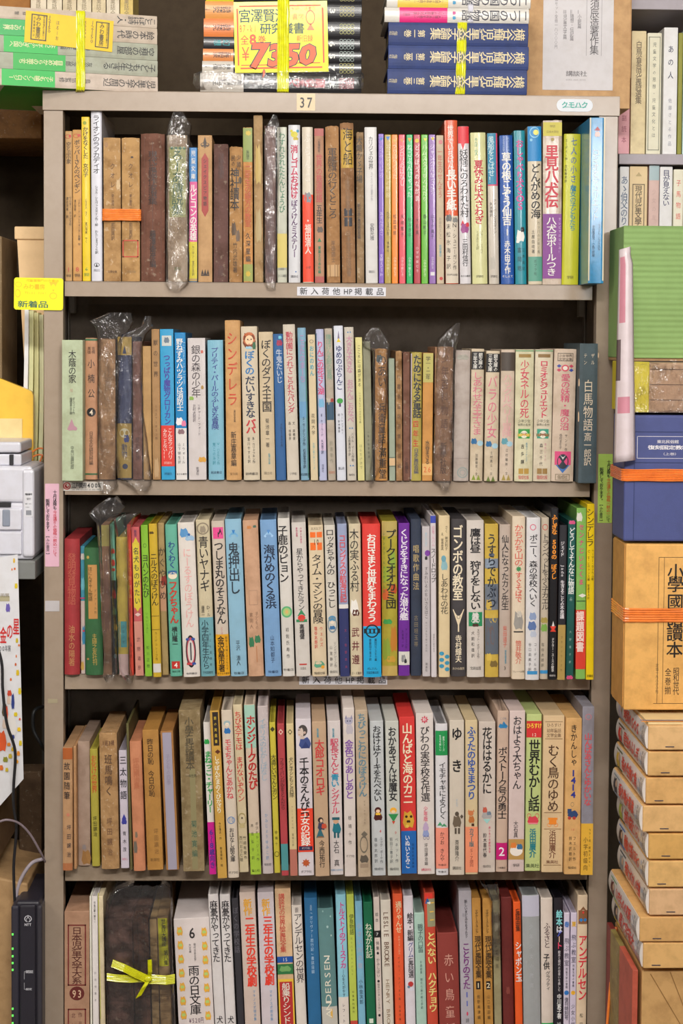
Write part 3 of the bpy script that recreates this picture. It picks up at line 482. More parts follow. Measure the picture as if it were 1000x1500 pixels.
(846.6,877,707,847.4,503,'s1','46575f',[],[('ザル',516,536,'e0cfb8',5,6),('テン',516,536,'e0cfb8',5,-5),('白馬物語',556,632,'e4d2ba',14,0,.0),('斎一郎訳',634,682,'e4d2ba',11,0,.0)],[('b',-14,560,2,12,'d0b090'),('b',-14,610,2,16,'d0b090'),('b',14,520,2,8,'d0b090')],'slate slipcase with chalky handwritten title before the right post'),
]
ROW3 = [
(90,115.5,988,87.4,789,'h1cR','a23034',[],[('發明發見物語',810,885,'b8604a',12,0,.0),('油水の陽著',915,975,'c08a5a',9,0,.0)],[],'thick faded red cloth book jutting out at the left post'),
(116.6,124.6,987,115.5,800,'p1','3e90a8',[(880,987,'c8b4ac')],[],[('b',0,815,6,10,'c8c0b8'),('r',0,876,8,2,'c03c70'),('b',0,855,6,20,'6ab0c0'),('b',1,930,5,30,'3a84a8'),('b',-1,975,5,14,'c8a050'),('c',1,924,3,3,'c83048')],'very narrow torn magazine in teal, white and red'),
(125.6,151.6,989,122.6,802,'h1c','2e6238',[(827,906,'c08c50',-.58,.48)],[('ほにんぎゃん物語',830,880,'2a3420',6,-4,.0),('ブノアール作',862,900,'2a3420',3.4,3),('主婦之友社刊',928,974,'c0a050',7,1)],[('*',-7,816,5,6,'b89a4c'),('*',-9,965,4,4,'b8804c')],'dark green cloth book with tan title label'),
(152.6,165,989,147.4,769,'p2','9a7252',[(769,800,'a89a4a')],[],[('b',0,870,8,120,'7c5440')],'narrow brown book in top-tied film beside the green one'),
(166.4,173.6,988,160.4,768,'p1','7fc0a8',[(850,988,'3a3a3c')],[],[('b',0,807,6,8,'cc3c34'),('b',0,824,6,10,'cc3c34'),('b',0,834,6,5,'cc3c34'),('b',0,870,6,14,'a03838'),('b',0,895,6,12,'58805c'),('b',1,918,5,12,'c8a050'),('b',0,940,6,18,'2c3a50'),('c',0,961,5,7,'8ac0c8')],'narrow mint book with dark collage foot and red letters'),
(174.6,188.6,989,172.4,787,'p1','d6bd48',[(910,948,'4aa8b0',-.6,.7),(958,989,'d8b8b4')],[('少年少女',914,944,'2c6c78',4)],[],'yellow book with teal label in clear film'),
(189.6,197.4,990,182.6,768,'p0','cc402c',[],[('のうた物語集',800,880,'e08a60',5),('童心社',940,965,'7c2018',4)],[],'narrow vermilion book beside the film-wrapped yellow one'),
(198.4,211,990,191.6,772,'p1','c85c5e',[(795,890,'d8c238',-.85,.85),(910,990,'d08c7c')],[('名犬ものがたい',801,886,'2c3838',8,0,.01),('新版',776,786,'3c2c5c',4),('武野道彦',930,985,'5a2c30',5)],[('t',0,793,11,12,'d8c238'),('v',0,891,11,10,'d8c238'),('d',0,900,9,6,'e0c0b8')],'rose paperback with pointed yellow title panel'),
(212.4,223,991,205.8,769,'p0g','88bc3c',[],[('ヨハンのたび',812,875,'202818',9,0,.01),('いぬいとみこ',896,928,'4a7820',3.4),('松川正樹',944,980,'3c6420',4)],[('o',0,799,5,6,'3c5a20')],'narrow leaf-green paperback with black title'),
(224.4,236.6,992,217.4,767,'h0g','ccaa34',[(972,985,'d4d0cc',-.95,.95)],[('ニルスのぼうけん',810,887,'1c1c18',10,0,.01),('ラーゲルレーフ作',925,968,'6a5418',3.6)],[('r',0,902,11,.8,'6a5418'),('r',0,922,11,.8,'6a5418'),('b',-2,780,7,4,'5a4414')],'mustard book with grey sticker near its foot'),
(238,248,989,230.2,766,'p1','aa905e',[(845,895,'c09070')],[('かぐやひめ',800,880,'28241c',10,0,.0)],[('b',2,850,9,16,'8c2c20')],'narrow khaki book with black brush title'),
(249.6,267,991,241.4,768,'h0','60aa94',[],[('わくわく',793,832,'2a4c88',10,0,.02),('フクちゃん',851,913,'c43828',12.5,0,.03),('横山隆一',918,947,'k',8,0,.02),('=漫画文庫',982,985,'2a5a4c',3),('=4',969.5,978.5,'f0e4dc',7,0,.02)],[('c',0,843,13,10,'e8d8c0'),('c',0,838,14,6,'3a6a9c'),('r',0,974,12,11,'c03028')],'teal hardcover with small face and white 4 in red square'),
(269,293.4,992,259.8,765,'h0','dcd4cc',[],[('にーるすのぼうけん',803,919,'e4a8a4',12,0,.005),('=岩崎書店',985,988,'3a3a44',4)],[('b',-3,780,13,14,'5a94c8'),('b',5,788,14,8,'98b8d4'),('c',4,783,4,4,'2a64a8'),('o',0,954,15,48,'k'),('o',0,954,12,42,'c05060'),('b',-4,936,6,4,'2a50a0'),('b',4,936,6,4,'2a50a0'),('b',-4,972,6,4,'c04040'),('b',4,972,6,4,'2a50a0'),('r',0,954,2,26,'4a4a50')],'wide white hardcover with pale pink title and oval wreath'),
(294.8,315,991,286.4,761,'h0','cabd9e',[(904,991,'6fa4ae',-1,1,1)],[('青いヤナギ',786,866,'k',14,0,.01),('D・ル',887,903,'k',4.5,4),('藤原一',887,903,'k',4.5,-4),('小学四年生から',908,980,'1c2a34',10,-2,.01),('子ども図書館',925,978,'2a4048',3,5),('=学校図書館',983,987,'2a4048',3)],[('o',0,774,18,18,'8a7c6a'),('b',0,775,9,11,'9a8c78')],'greige hardcover with blue-grey paper band and circle sketch'),
(318,337,991,309.2,763,'h0','c9bbac',[(929,990,'e2a41f',-1,1,1)],[('つしま丸のそうなん',793,914,'k',13.5,0,.015),('シリーズ',918,929,'c03c54',3),('金沢嘉市著',932,984,'2a2010',9.5,-2,.02),('戦争と沖縄の子どもたち',932,982,'3a2a10',3.2,6),('=あすなろ書房',985,988,'2a2010',3)],[('r',0,780.5,15,17,'e44c90'),('d',0,783,10,8,'2a1c24'),('t',3,778,6,10,'2a1c24')],'greige hardcover with pink square of a bird and yellow band'),
(338.4,362.4,991,329,760,'h0g','8fbad2',[],[('鬼押出し',795,870,'2a3440',16,-1,.015),('平沢 清人',938,975,'34424e',6,0),('おにおしだ',796,845,'4a5a68',2.4,7),('=牧書店',984,988,'3a4a58',5)],[('t',0,781,15,8,'6aa8d4'),('v',0,779,5,6,'2a7ac0'),('d',-5,785,4,4,'7ab0d8'),('d',5,785,4,4,'7ab0d8')],'pale blue hardcover with four large black characters'),
(364.2,386.8,991,355,762,'h1','ca9f80',[],[('子どもの',896,922,'8a6a54',5,4),('家同人',896,922,'8a6a54',5,-4)],[('b',-2,772,7,5,'c88044'),('b',6,771,5,4,'4a6a5a'),('f',0,875,13,22,'b08a70'),('b',-5,940,8,16,'3a7a54'),('b',4,936,9,12,'3a7a54'),('r',2,958,1.2,24,'b87c50')],'plain terracotta-beige hardcover with green sprig'),
(388.6,412.6,991,380.4,761,'h0g','7ca4d0',[],[('海がめのくる浜',798,891,'1c2840',16,0,.015),('山本知都子',930,971,'2a3c5c',6,0),('=牧書店',982,986,'2c4468',5)],[('t',0,781,15,8,'9ac4e8'),('v',0,779,5,6,'4a8ad0'),('d',-5,785,4,4,'a8ccec'),('d',5,785,4,4,'a8ccec')],'cornflower-blue hardcover with black title'),
(414.2,432,991,406.2,759,'h0','d6d1ca',[],[('子鹿のピョン',770,853,'k',14,-2,.015),('岩佐氏寿作',917,966,'5a5650',5),('=牧書店',979,983,'5a5650',5)],[('c',0,896,16,17,'5ab078'),('c',0,896,11,12,'a8c87c'),('c',0,896,5,6,'d8b46c')],'white hardcover with black title and green sunburst disc'),
(433.8,455,991,426.4,765,'h0','d0c9c2',[],[('星からやってきたラン',803,894,'28242a',10,0,.0),('高橋健',914,936,'28242a',7,0,.02),('少年少女創作',772,796,'c05a78',2.6,3,.02),('新作品集',772,786,'c05a78',2.6,-3,.02),('=文芸社',977,981,'5a5650',3)],[('t',0,897,12,10,'3a8a5c'),('c',0,905,11,10,'d83c34'),('r',0,909,16,4,'3a8a5c'),('r',0,973,11,2,'c83c34')],'pale grey hardcover with a strawberry-like red creature'),
(457.2,479,991,451.2,769,'h0','d9c6a6',[],[('タイム・マシンの冒険',812,913,'k',15,0,.01),('=エスエフ',772,776,'3a3028',3.6),('=10',788,799,'3a2c20',4.6),('ウェルズ',917,948,'cc4440',4.6,4,.01),('塩谷太郎訳',917,950,'cc4440',4.6,-4,.01),('=偕成社版',984,988,'2c2824',4)],[('r',-4.6,783,8,8,'ee7028'),('r',5,783,8,8,'ee7028'),('r',-4.6,800,8,11,'ee7028'),('r',5,800,7,11,'ee7028'),('b',0,973,16,10,'5aa080'),('c',5,977,5,5,'e8a030'),('b',-1,971,10,4,'d9c6a6')],'cream hardcover with orange blocks marked 10'),
(480.8,496.8,991,474.4,769,'h0','d1cabe',[],[('ロッタちゃんの ひっこし',775,890,'k',12,0,.012),('リンドグレーン作',940,978,'5a5650',4,3),('山室静訳',944,978,'5a5650',4,-3),('=偕成社',982,986,'5a5650',4)],[('o',0,915,14,24,'7a8c98'),('c',0,906,11,9,'4a8cb4'),('c',0,911,6,5,'e8d8c4'),('b',0,919,9,6,'3a70a4')],'white-grey hardcover with a girl with blue hair'),
(498.2,512.4,991,493.4,767,'h0g','9aa4c4',[(885,891,'e0dcd8'),(891,991,'2d3466')],[('コロンブスの航海日記',783,882,'d44a4c',9.5,0,.02),('文・佐野英夫',918,982,'a03c58',3.4,2)],[('b',0,850,10,40,'a8b4d4'),('b',1,820,8,30,'b8b0cc')],'misty blue-to-navy hardcover with red title'),
(513.6,531,991,510.4,767,'h0','d0c2a4',[],[('木の実ふる村',775,866,'k',13,-1,.005),('武井遵',916,976,'6a1f2c',11,-1,.01),('=さ・え書房',984,988,'4a443a',3)],[('b',-2,889,12,24,'ece8e0'),('t',0,884,5,12,'e8e4dc'),('b',0,897,11,10,'5a2c20')],'sand hardcover with swan drawing and dark red brush name'),
(532.2,558.6,992,530.2,767,'h0','de3a32',[(917,992,'1fa4d8')],[('お日さまと世界をまわろう',782,911,'w',14,0,.025),('織田ロフスキカ編',935,968,'12405c',3.4,5,.01),('斎藤田千草子訳',935,968,'12405c',3.4,-3,.01),('=ぬぷん',977,981,'12405c',5),('=児童図書出版',983,987,'12405c',3)],[('o',0,924,20,20,'1c2428'),('r',0,924,24,7,'1c2428'),('r',-6,924,3,5,'1fa4d8'),('r',0,924,3,5,'1fa4d8'),('r',6,924,3,5,'1fa4d8')],'bright red hardcover with cyan lower third'),
(559.4,582.2,990,558.6,763,'h1g','b0a43c',[(763,785,'b4a05a'),(975,990,'c0a45a')],[('プークとオオカミ団',776,891,'181c14',15,2,.02),('レオンスフール＝イザベル作',778,870,'2c7a44',3.6,-8)],[('b',-6,870,10,18,'c8602c'),('b',6,862,10,16,'b85028'),('b',-3,910,14,8,'3c9a4c'),('b',6,935,10,40,'c07c2c'),('b',-5,950,12,34,'8aa038'),('b',5,820,9,30,'8ca83c'),('b',-5,840,10,26,'98a834'),('b',2,965,14,10,'c89a38')],'mottled yellow-green hardcover with heavy black title'),
(583.4,600,990,583.2,766,'h0g','70309a',[],[('くじらをすきになった潜水艦',775,908,'e8e0ec',12.5,0,.02),('Y・ブジェフバ作',920,950,'3c1458',3.2,3),('久里秀一訳',922,948,'3c1458',3.2,-2)],[('r',0,964,16,20,'d8d6cc'),('b',-1,964,7,12,'8a8a8c'),('b',2,968,4,7,'2c2c30')],'vivid purple hardcover with white title'),
(601.4,617,990,601.2,760,'h1c','2a3449',[],[('唱歌作曲法',797,865,'b8a270',9,0,.005),('古田坦玉帯',900,948,'8a7c60',6)],[],'navy cloth book with gold characters'),
(618.4,630.2,991,617.8,771,'h0','c0b9bb',[],[('すみれいろのちいさなはこ',830,906,'4a4648',5),('あかしろいほん',780,800,'8ac0d0',3.6),('作＝川本弘子絵＝渡辺則',910,955,'7a7678',2.6),('講談社',970,984,'5a5658',3)],[('c',2,810,8,9,'7a3c9c'),('b',0,817,4,6,'k')],'thin grey book with violet balloon mark'),
(631.4,641.2,992,628.4,755,'h0','d3cbce',[(755,766,'3a48ac')],[('スノードロップ',803,853,'k',7.5,0,.005),('幼童アルバム',770,800,'d08aa0',4),('講談社の創作絵本',928,955,'8a8688',2.4)],[],'thin pale hardcover with royal blue tip'),
(642.4,658.8,992,642.2,755,'h0','dcc79e',[],[('しあわせの花',840,899,'2c2824',11,0,.0),('さく 神沢利子',770,806,'3a342c',4,3),('え 宮本忠夫',780,806,'3a342c',4,-3)],[('c',-1,818,7,10,'6aa0b0'),('b',0,828,10,14,'8ab4bc')]+[('c',-4+8*(i%2),957+4.6*i,7,6,'3a94b8') for i in range(6)],'cream hardcover with blue figure and blue hexagons'),
(660.2,682,991,660.2,760,'h1','3f3b3e',[],[('ゴンボの教室',770,879,'e8dabe',15,-1,.02),('寺村輝夫',930,970,'e8dabe',9,0,.015),('=あかね書房',977,981,'d0c0a4',3.6)],[('v',0,905,17,26,'e6d4b4'),('r',0,917,2,16,'e6d4b4'),('o',0,903,5,6,'3f3b3e')],'charcoal hardcover with cream title and cream cone'),
(683.6,708.8,992,683.2,762,'h0','d1c8c0',[],[('鷹は昼 狩りをしない',774,893,'k',15.5,0,.02),('スコット・オデール作',921,964,'4a4644',4,4),('犬飼和雄訳',923,964,'4a4644',4.5,-4),('=文研出版',976,981,'3a3634',4)],[('r',0,906.5,20,21,'1f8a58'),('b',0,901,11,9,'d8d4d0'),('b',0,908,13,8,'d0ccc8'),('b',0,915,10,5,'4a2c24')],'broad white hardcover with green square of a ship'),
(710,729.8,992,709.6,767,'h0g','cbac4c',[(818,832,'7a8698'),(855,893,'6c7480'),(905,958,'5c6470')],[('うすらでかぶつ',782,891,'1a2230',13,0,.015)],[('b',-3,825,12,16,'8a98a8'),('b',3,870,14,30,'566070'),('b',-4,885,9,16,'c8a84a'),('b',2,905,11,14,'ccae50'),('b',-2,930,13,30,'6a5c5c'),('b',3,972,12,10,'7a6434'),('b',-4,962,8,12,'d8b850'),('b',0,812,9,5,'566070')],'yellow hardcover with stormy grey-blue wave picture'),
(731.2,748,992,731.2,768,'h0','b8a79b',[],[('仙人になったカン先生',784,893,'1f1c20',10.5,0,.012),('柴田道子',916,948,'cc5a48',6),('国土社の創作児童文学',952,972,'4a98b0',2.6,1,.02),('3',975,982,'3a3634',5)],[],'greyish-tan hardcover with black title and red author name'),
(749.2,768.4,995,749.8,756,'h0','dbcab2',[],[('かちかち山の',768,829,'d65446',13,0,.0),('すぐそばで',838,882,'d65446',10,0),('筒井敬介',938,972,'d0705c',9,0),('=フレーベル館',982,985,'4a443a',3)],[('*',0,833,9,9,'3a8a50'),('b',0,908,14,28,'9a9690'),('b',1,899,7,10,'c8c0b4'),('r',0,925,14,2,'3a3634')],'cream hardcover with hand-lettered red title'),
(769,789.2,996,771.2,758,'h0','d7d5d6',[],[('ポニー、森の学校へいく',783,888,'26242a',12,0,.01),('コーディル作',940,984,'5a585c',4,4),('谷口由美子訳',940,984,'5a585c',4,-4)],[('o',-1,772,9,9,'d83c6c'),('b',0,902,11,12,'8a9cc0'),('b',-1,916,13,14,'5a74a8'),('b',1,928,10,10,'b8c0d0'),('r',0,985,15,5,'3a90c8')],'white hardcover with pink swirl and blue fox drawing'),
(790.2,801.8,995,792.4,758,'h0','bfb29e',[],[('トランペットをふく子カエル',782,893,'28242a',10.5,1,.0),('塩谷太郎訳',940,978,'5a564c',4,-2)],[('o',0,772,8,9,'c85044'),('b',0,908,11,9,'a8964c'),('b',0,919,10,12,'7aa84c'),('r',0,984,11,5,'3a90c8')],'beige hardcover with pink swirl and green frog'),
(802.8,814.6,996,806.2,744,'p0g','1a1a1e',[],[('ふしぎな 500の ぼうし',754,848,'f09426',8,0,.03),('ドクター・スースの絵本',934,984,'e8e4e0',4,0,.01),('=偕成社',988,991,'d0ccc8',3)],[('t',0,913,4,8,'d8d4d0'),('v',0,921,9,8,'dc3c28'),('t',0,922,9,6,'dc3c28')],'tall glossy black book with orange title'),
(815.6,827,996,819.2,769,'p0g','2b2b31',[(915,996,'ac904e')],[('ジェイド',793,815,'e8e4e8',6,-1,.01),('>Jade',826,845,'e8e4e8',5),('生きることの不思議',850,906,'e8e4e8',6,0,.015),('フランソワーズ作',930,985,'5a4824',3)],[],'narrow black paperback with tan lower third'),
(828.2,839.6,995,832,762,'p0g','1f5853',[],[('どうしてそんなに物語',773,870,'e8ece8',8.6,0,.015),('上巻',874,880,'a0c0b8',4),('大野晋子訳',920,975,'a8c4bc',3)],[('b',0,765,10,6,'d04c7c'),('b',0,992,10,6,'d04c7c')],'dark teal paperback with pink tips'),
(842.6,857,995,844.2,744,'p0g','82b65c',[(893,980,'d64032',-1,1,1)],[('センナじいとくま',766,858,'dc4480',7,0,.02),('課題図書',895,955,'f0d8d0',11.5,-1,.03)],[('b',-3,757,9,14,'d8d4c8'),('d',2,872,12,6,'e4e0d8'),('r',0,880,13,1.4,'3a5a34'),],'leaf-green picture book with red paper band'),
(858,870.6,996,858.2,738,'p0g','edcb1a',[],[('シンデレラ',745,800,'1c1c14',11,-1,.0),('アーサー・ラッカム絵',805,850,'3a3410',3.4,3),('C・S・エヴァンス編 安達まみ訳',805,878,'3a3410',3.4,-3),('=新書館',988,992,'3a3410',3)],[],'tall bright yellow book, last at the right end'),
]
ROW4 = [
(90.6,107,1275,87,1095,'h1','b48c66',[(1095,1112,'a85a2c'),(1264,1275,'a86a44')],[('故園随筆',1115,1172,'262428',9,-1,.005),('坪田譲治',1205,1258,'3a343c',6,2)],[('c',1,1193,5,5,'c07860')],'small worn cream book with rust-stained ends, leftmost'),
(108,113.6,1273,104.6,1093,'p1','b88c62',[],[],[],'thin plain tan booklet beside the leftmost book'),
(114.6,133.6,1268,112.4,1086,'h1','a68e7e',[],[],[('b',3,1255,14,22,'9a7040'),('b',0,1130,6,12,'988070'),('b',0,1240,6,8,'8a8080')],'faded mauve-grey book with brown torn patch at its foot'),
(134.8,146.6,1269,131.2,1097,'h0','a69c3c',[],[('お化けの世界',1106,1161,'c4542e',8,0,.01),('坪田譲治',1195,1225,'3c3a1c',5.5)],[],'olive-yellow narrow book with orange-red title'),
(148.8,175,1273,144.8,1074,'h2','aa855a',[],[('班馬鳴く',1104,1166,'5e4636',11),('坪田譲治',1195,1255,'7a5a42',8),('=1班3禄',1084,1092,'4a2428',4.6)],[],'broad brown book with faint brush writing'),
(177.2,189.4,1272,173.6,1099,'p0','c6bdca',[],[('三太物語',1105,1173,'242228',9.5,0,.01),('青木茂',1215,1250,'2c2a30',5),('=はなし',1256,1260,'c84c6c',3)],[('t',0,1196,7,8,'3a3c94'),('b',0,1203,8,9,'3a3c94')],'lavender-white narrow book with small blue figure'),
(190.4,194.6,1274,184.4,1060,'p1','5f5a34',[],[],[],'very thin tall olive booklet'),
(196,213.4,1276,189.4,1086,'h1','c4825f',[],[('坪田譲治集',1110,1155,'b87050',9)],[('b',-5,1240,6,20,'6a6258'),('b',-3,1222,4,10,'7a6c5c')],'faded salmon book with dark stain near its foot'),
(215.8,239.4,1275,208.2,1069,'s1','af7f3e',[],[('昨日の恥 今日の恥',1082,1167,'38281c',9,-1,.005),('坪田譲治',1213,1252,'8a6438',6.5,3),('=新潮社',1257,1262,'7a5a30',4.6)],[],'ochre slipcase with black title in two groups'),
(243.4,262.4,1275,234.4,1071,'s1','a0703c',[(1073,1274,'9e98aa',-.7,.7)],[('子どもの四季',1105,1150,'8c8498',6)],[],'brown slipcase with grey-lilac paper strip down its spine'),
(268.4,300,1277,261.2,1040,'s2','8e7c5a',[],[('小學童話讀本',1051,1128,'4a4436',13,-1,.0),('菊池寛編',1200,1258,'2f5c50',8,2,.0),('=一年生用',1134,1139,'4a4838',4)],[('r',2,1200,8,150,'88805c')],'thick battered olive-tan slipcase'),
(306.6,317,1281,297.4,1058,'p0','d7d2ce',[(1204,1281,'c41a8c')],[('まねっこ・チャーリー',1100,1190,'2e9e4c',10,0,.03),('6〜8歳向き',1214,1272,'3a3490',7.5,0,.02)],[('b',-1,1086,8,8,'2e9e4c')],'slim white book with green title and magenta foot'),
(318.8,332.8,1287,306.8,1041,'p0g','c59a48',[(1043,1092,'2c2220',-.5,.75)],[('しゃぼんだまのくびかざり',1107,1191,'f0e8d4',7.5,0,.015),('今村陽太・作',1204,1230,'3a2c18',3.2),('駒宮録郎・絵',1240,1270,'3a2c18',3.2),('草の実選書',1048,1090,'d8b83c',4,.5,.01)],[('d',2,1101,8,7,'5a2c1c')],'golden-tan narrow book with dark panel and white title'),
(334.4,350.4,1286,323.6,1040,'h0g','d1c3b2',[],[('モモちゃんとあかね',1082,1170,'ce4c56',10,0,.015),('おはなし絵文庫',1212,1262,'26242a',7,0,.01),('=ポプラ社',1276,1280,'4a4644',3.6),('=10',1196,1205,'5a84b8',4)],[('c',0,1059,10,8,'9ab0b4'),('c',0,1061,6,6,'e4d4c0'),('b',0,1070,10,9,'2c6cac'),('o',0,1201,11,11,'5a84b8')],'cream book with blue-clad child and pink-red title'),
(351,364.4,1278,340.8,1032,'p0','d1c2a0',[],[('ちび犬テモは まけないぞワン',1042,1174,'cc3c3c',10,0,.012),('竹崎有斐作',1224,1260,'3c382c',4.4,2.6),('西川おさむ絵',1224,1262,'3c382c',4.4,-3)],[('o',0,1200,12,20,'a89868'),('c',0,1198,2,3,'k'),('b',0,1209,9,8,'c0b080')],'tall cream paperback with red title and dog sketch'),
(366.8,382.8,1281,357,1032,'h0','cab8a4',[(1032,1095,'9cc2b0'),(1220,1281,'9cbc3c')],[('ホンジークのたび',1048,1156,'b42a28',13,1,.03),('ボフミル・ジーハ作',1203,1262,'3c3a30',4,4),('井出弘子訳',1203,1262,'3c3a30',4,-3),('=童心社',1273,1277,'2c3c18',4)],[],'hardcover with mint top, beige middle and grass-green foot'),
(384.8,400.4,1280,376.6,1034,'h0','beb2b2',[],[('イギリスのむかしばなし',1052,1143,'8ea8b8',10,-1,.0),('かみじょうゆみこ訳',1190,1260,'5a86b0',4.5),('=福音館',1264,1268,'6a6468',3.6)],[],'mauve-grey hardcover with pale blue title'),
(401.8,410.8,1279,394,1058,'p0','c2b73c',[],[('大造じいさんとガン',1105,1171,'28261c',7.5,0,.005),('椋鳩十',1215,1240,'4a461c',4)],[('d',0,1068,7,8,'3c3a1c'),('o',0,1251,7,8,'4a461c')],'slim yellow-green paperback, left of two crested ones'),
(412.4,423,1283,405.4,1060,'p0','ac3e44',[(1236,1275,'4a8c90')],[('フライパンが空をとんだら',1110,1186,'4a141c',6.5,0,.005)],[('d',0,1072,7,9,'e0c4b0'),('d',0,1072,4,5,'ac3e44')],'slim brick-red paperback with teal band'),
(425,436,1283,418.8,1060,'p0','cfbb8c',[(1244,1283,'b26c5e')],[('犬と子どもと兵隊',1109,1168,'3a3428',6.5),('アニーボイス作 富塚三郎',1180,1240,'7a6c50',3)],[('d',0,1072,7,8,'3a3428'),('c',0,1072,4,4,'cfbb8c')],'slim beige paperback with dull red foot'),
(437.2,460,1283,432.4,1053,'s0','d1c8ce',[(1184,1248,'e4442c',-1,1,1)],[('千本のえんぴつ',1110,1200,'k',13.5,0,.02),('工女の記録',1187,1239,'f4e8e0',13.5,0,.015),('=ポプラ社',1241,1244,'d8d0d0',3),('=18',1261,1267,'f0e0d0',4),('=ポプラ社',1275,1279,'4a4648',4)],[('b',2,1088,18,17,'3c4c84'),('t',3,1091,12,10,'2c3a70'),('r',-2,1079,6,7,'c8b4a8'),('c',-1,1070,14,17,'4a4240'),('b',-4,1072,9,13,'d0bcb0'),('c',2,1073,3,4,'c8aca0'),('r',-6,1069,3,1,'4a4240'),('r',-6,1076,3,.8,'a07068'),('r',0,1242.5,20,6,'28284c'),('*',0,1264,13,13,'b8562c')],'grey-white slipcase with portrait and wide red paper band'),
(462,482.8,1284,456.4,1057,'s0','bb9d80',[],[('太郎コオロギ',1084,1165,'c83a3c',13.5,0,.02),('今西祐行',1231,1271,'2c2624',8,0,.01),('新作日本童話',1067,1080,'4a9ab0',3,-2,.02)],[('t',-2,1219,12,16,'2f6470'),('b',0,1210,11,12,'3a3c54'),('c',-1,1201,8,8,'2a2224'),('c',0,1202,4,5,'dcb898'),('b',4,1210,8,8,'c04c34'),('r',-4,1226,4,2,'8a5c3c'),('r',0,1226,4,2,'8a5c3c')],'tan slipcase with red title and figure holding a bundle'),
(484,503,1282,479.2,1056,'s0','ccc2c0',[],[('駅長さんと',1082,1134,'c84660',12,0,.015),('青い',1134,1153,'1f90b4',12,0,.025),('シグナル',1154,1192,'c84660',12,0,.015),('大石 真',1231,1269,'2c282c',8,0,.0),('新作日本童話',1067,1080,'4a9ab0',3,-1,.02),('=実業之日本社',1273,1276,'5a90b8',3)],[('c',0,1203,8,7,'c89c7c'),('r',0,1199,11,4,'1c5864'),('b',1,1213,13,16,'1f7080'),('r',-2,1223,3,9,'1c5864'),('r',3,1223,3,9,'1c5864')],'grey-pink slipcase with red-and-blue title and saluting stationmaster'),
(504.8,521.6,1284,502,1037,'s0','d2c7c1',[],[('金色のあしあと',1084,1170,'7c4aa0',12.5,0,.015),('椋鳩十作',1192,1240,'5a5250',5),('=ポプラ社',1252,1256,'4a4440',3)],[('c',0,1056,12,11,'a8a4b8'),('t',-4,1050,4,6,'8c88a4'),('t',4,1050,4,6,'8c88a4'),('b',1,1068,11,15,'b8b0b8'),('c',-2,1056,2,2,'3a3c5c'),('c',2,1056,2,2,'3a3c5c')],'tall pinkish-white slipcase with cat and violet title'),
(524.6,543,1285,519.8,1040,'s1','baa68e',[],[('ちびっこわにのぼうけん',1045,1167,'5a8294',12,0,.02),('ボヌ・ボガーネ作',1172,1208,'7a6c5c',2.8,2)],[('d',1,1222,10,10,'6a6256'),('o',0,1237,12,26,'6a6256'),('b',0,1258,13,12,'5a5248'),('r',0,1268,12,6,'988470')],'tan slipcase with grey-blue title and animal sketch'),
(545.2,565,1283,541.2,1056,'s0','bcc0c2',[],[('おばけはケーキをたべない',1063,1174,'26262a',12,0,.015),('ルック・ボーケ作',1226,1265,'5c6064',4.4,4),('塩谷太郎訳',1226,1265,'5c6064',4.4,-4),('=偕成社',1271,1275,'3a3c40',4.6),('4',1215,1220,'c83c3c',4,3)],[('c',0,1187,10,10,'4a1c18'),('c',0,1188,6,5,'e8c4a4'),('b',0,1196,13,12,'4a1c18'),('b',0,1192,8,4,'e8b83c')],'cool grey slipcase with a red-brown haired child'),
(567.8,587.4,1283,563.8,1056,'s0','bfc0b8',[],[('おかあさんは魔女',1065,1173,'26262a',12,0,.02),('ベネット作',1226,1265,'5c6064',4.4,4),('前田三恵子訳',1226,1265,'5c6064',4.4,-4),('=偕成社',1271,1275,'3a3c40',4.6),('0',1217,1222,'c83c3c',4,3)],[('c',0,1187,10,9,'e8a830'),('c',0,1189,6,5,'e8c8a4'),('v',0,1198,15,12,'2f8a4c'),('v',0,1205,5,5,'c8442c')],'greenish-grey slipcase with a yellow-haired tulip child'),
(588,610.6,1280,584.4,1050,'s0','d03430',[(1217,1280,'1e62ac')],[('山んばと海のカニ',1060,1178,'ecdcc0',15,0,.02),('いぬいとみこ',1223,1272,'e8e4e4',7,-2,.015),('理論社創作童話',1235,1272,'123c70',3,6,.01)],[('b',0,1200,17,26,'d0a034'),('c',-3,1196,4,4,'3a2410'),('c',4,1196,4,4,'3a2410'),('b',0,1203,6,4,'3a2410'),('c',-2,1210,5,5,'e0bc54')],'bright red slipcase with blue foot and yellow animal'),
(611.6,637,1281,608.8,1045,'s0','d4cbc6',[],[('びわの実学校名作選',1064,1174,'2c2628',13.5,0,.01),('少年版',1181,1203,'d8486c',6,0,.01),('坪田譲治編',1235,1268,'3a3436',5),('=講談社',1272,1276,'c83c5c',5),('=新',1051,1057,'f4e8e8',6)],[('*',0,1054,12,12,'c82c48'),('c',0,1213,9,10,'b8a0c0'),('t',0,1206,8,6,'b8a0c0'),('b',0,1221,10,11,'8c98c4'),('o',-2,1227,4,6,'4a3c6c'),('o',3,1227,4,6,'4a3c6c')],'broad white slipcase with red flower marked in white'),
(638.6,656.6,1282,637.2,1060,'h0g','d6d4d8',[(1070,1106,'1e8e4c'),(1212,1272,'ec907c',-1,1,1)],[('イモチャキによろしく',1116,1199,'28282c',10.5,1,.012),('かつお きんや',1218,1261,'4a2c28',6.5,0,.005),('創作シリーズ',1078,1100,'d0ecd8',3,3,.01),('生活を新しい',1076,1100,'d0ecd8',3,-2,.01),('=牧書店',1275,1278,'4a484c',4),('=牧書店',1265,1268,'4a2c28',4)],[('t',-3,1206,8,6,'4a9a6c'),('t',3,1208,9,5,'4a9a6c')],'white hardcover with green panel and salmon band'),
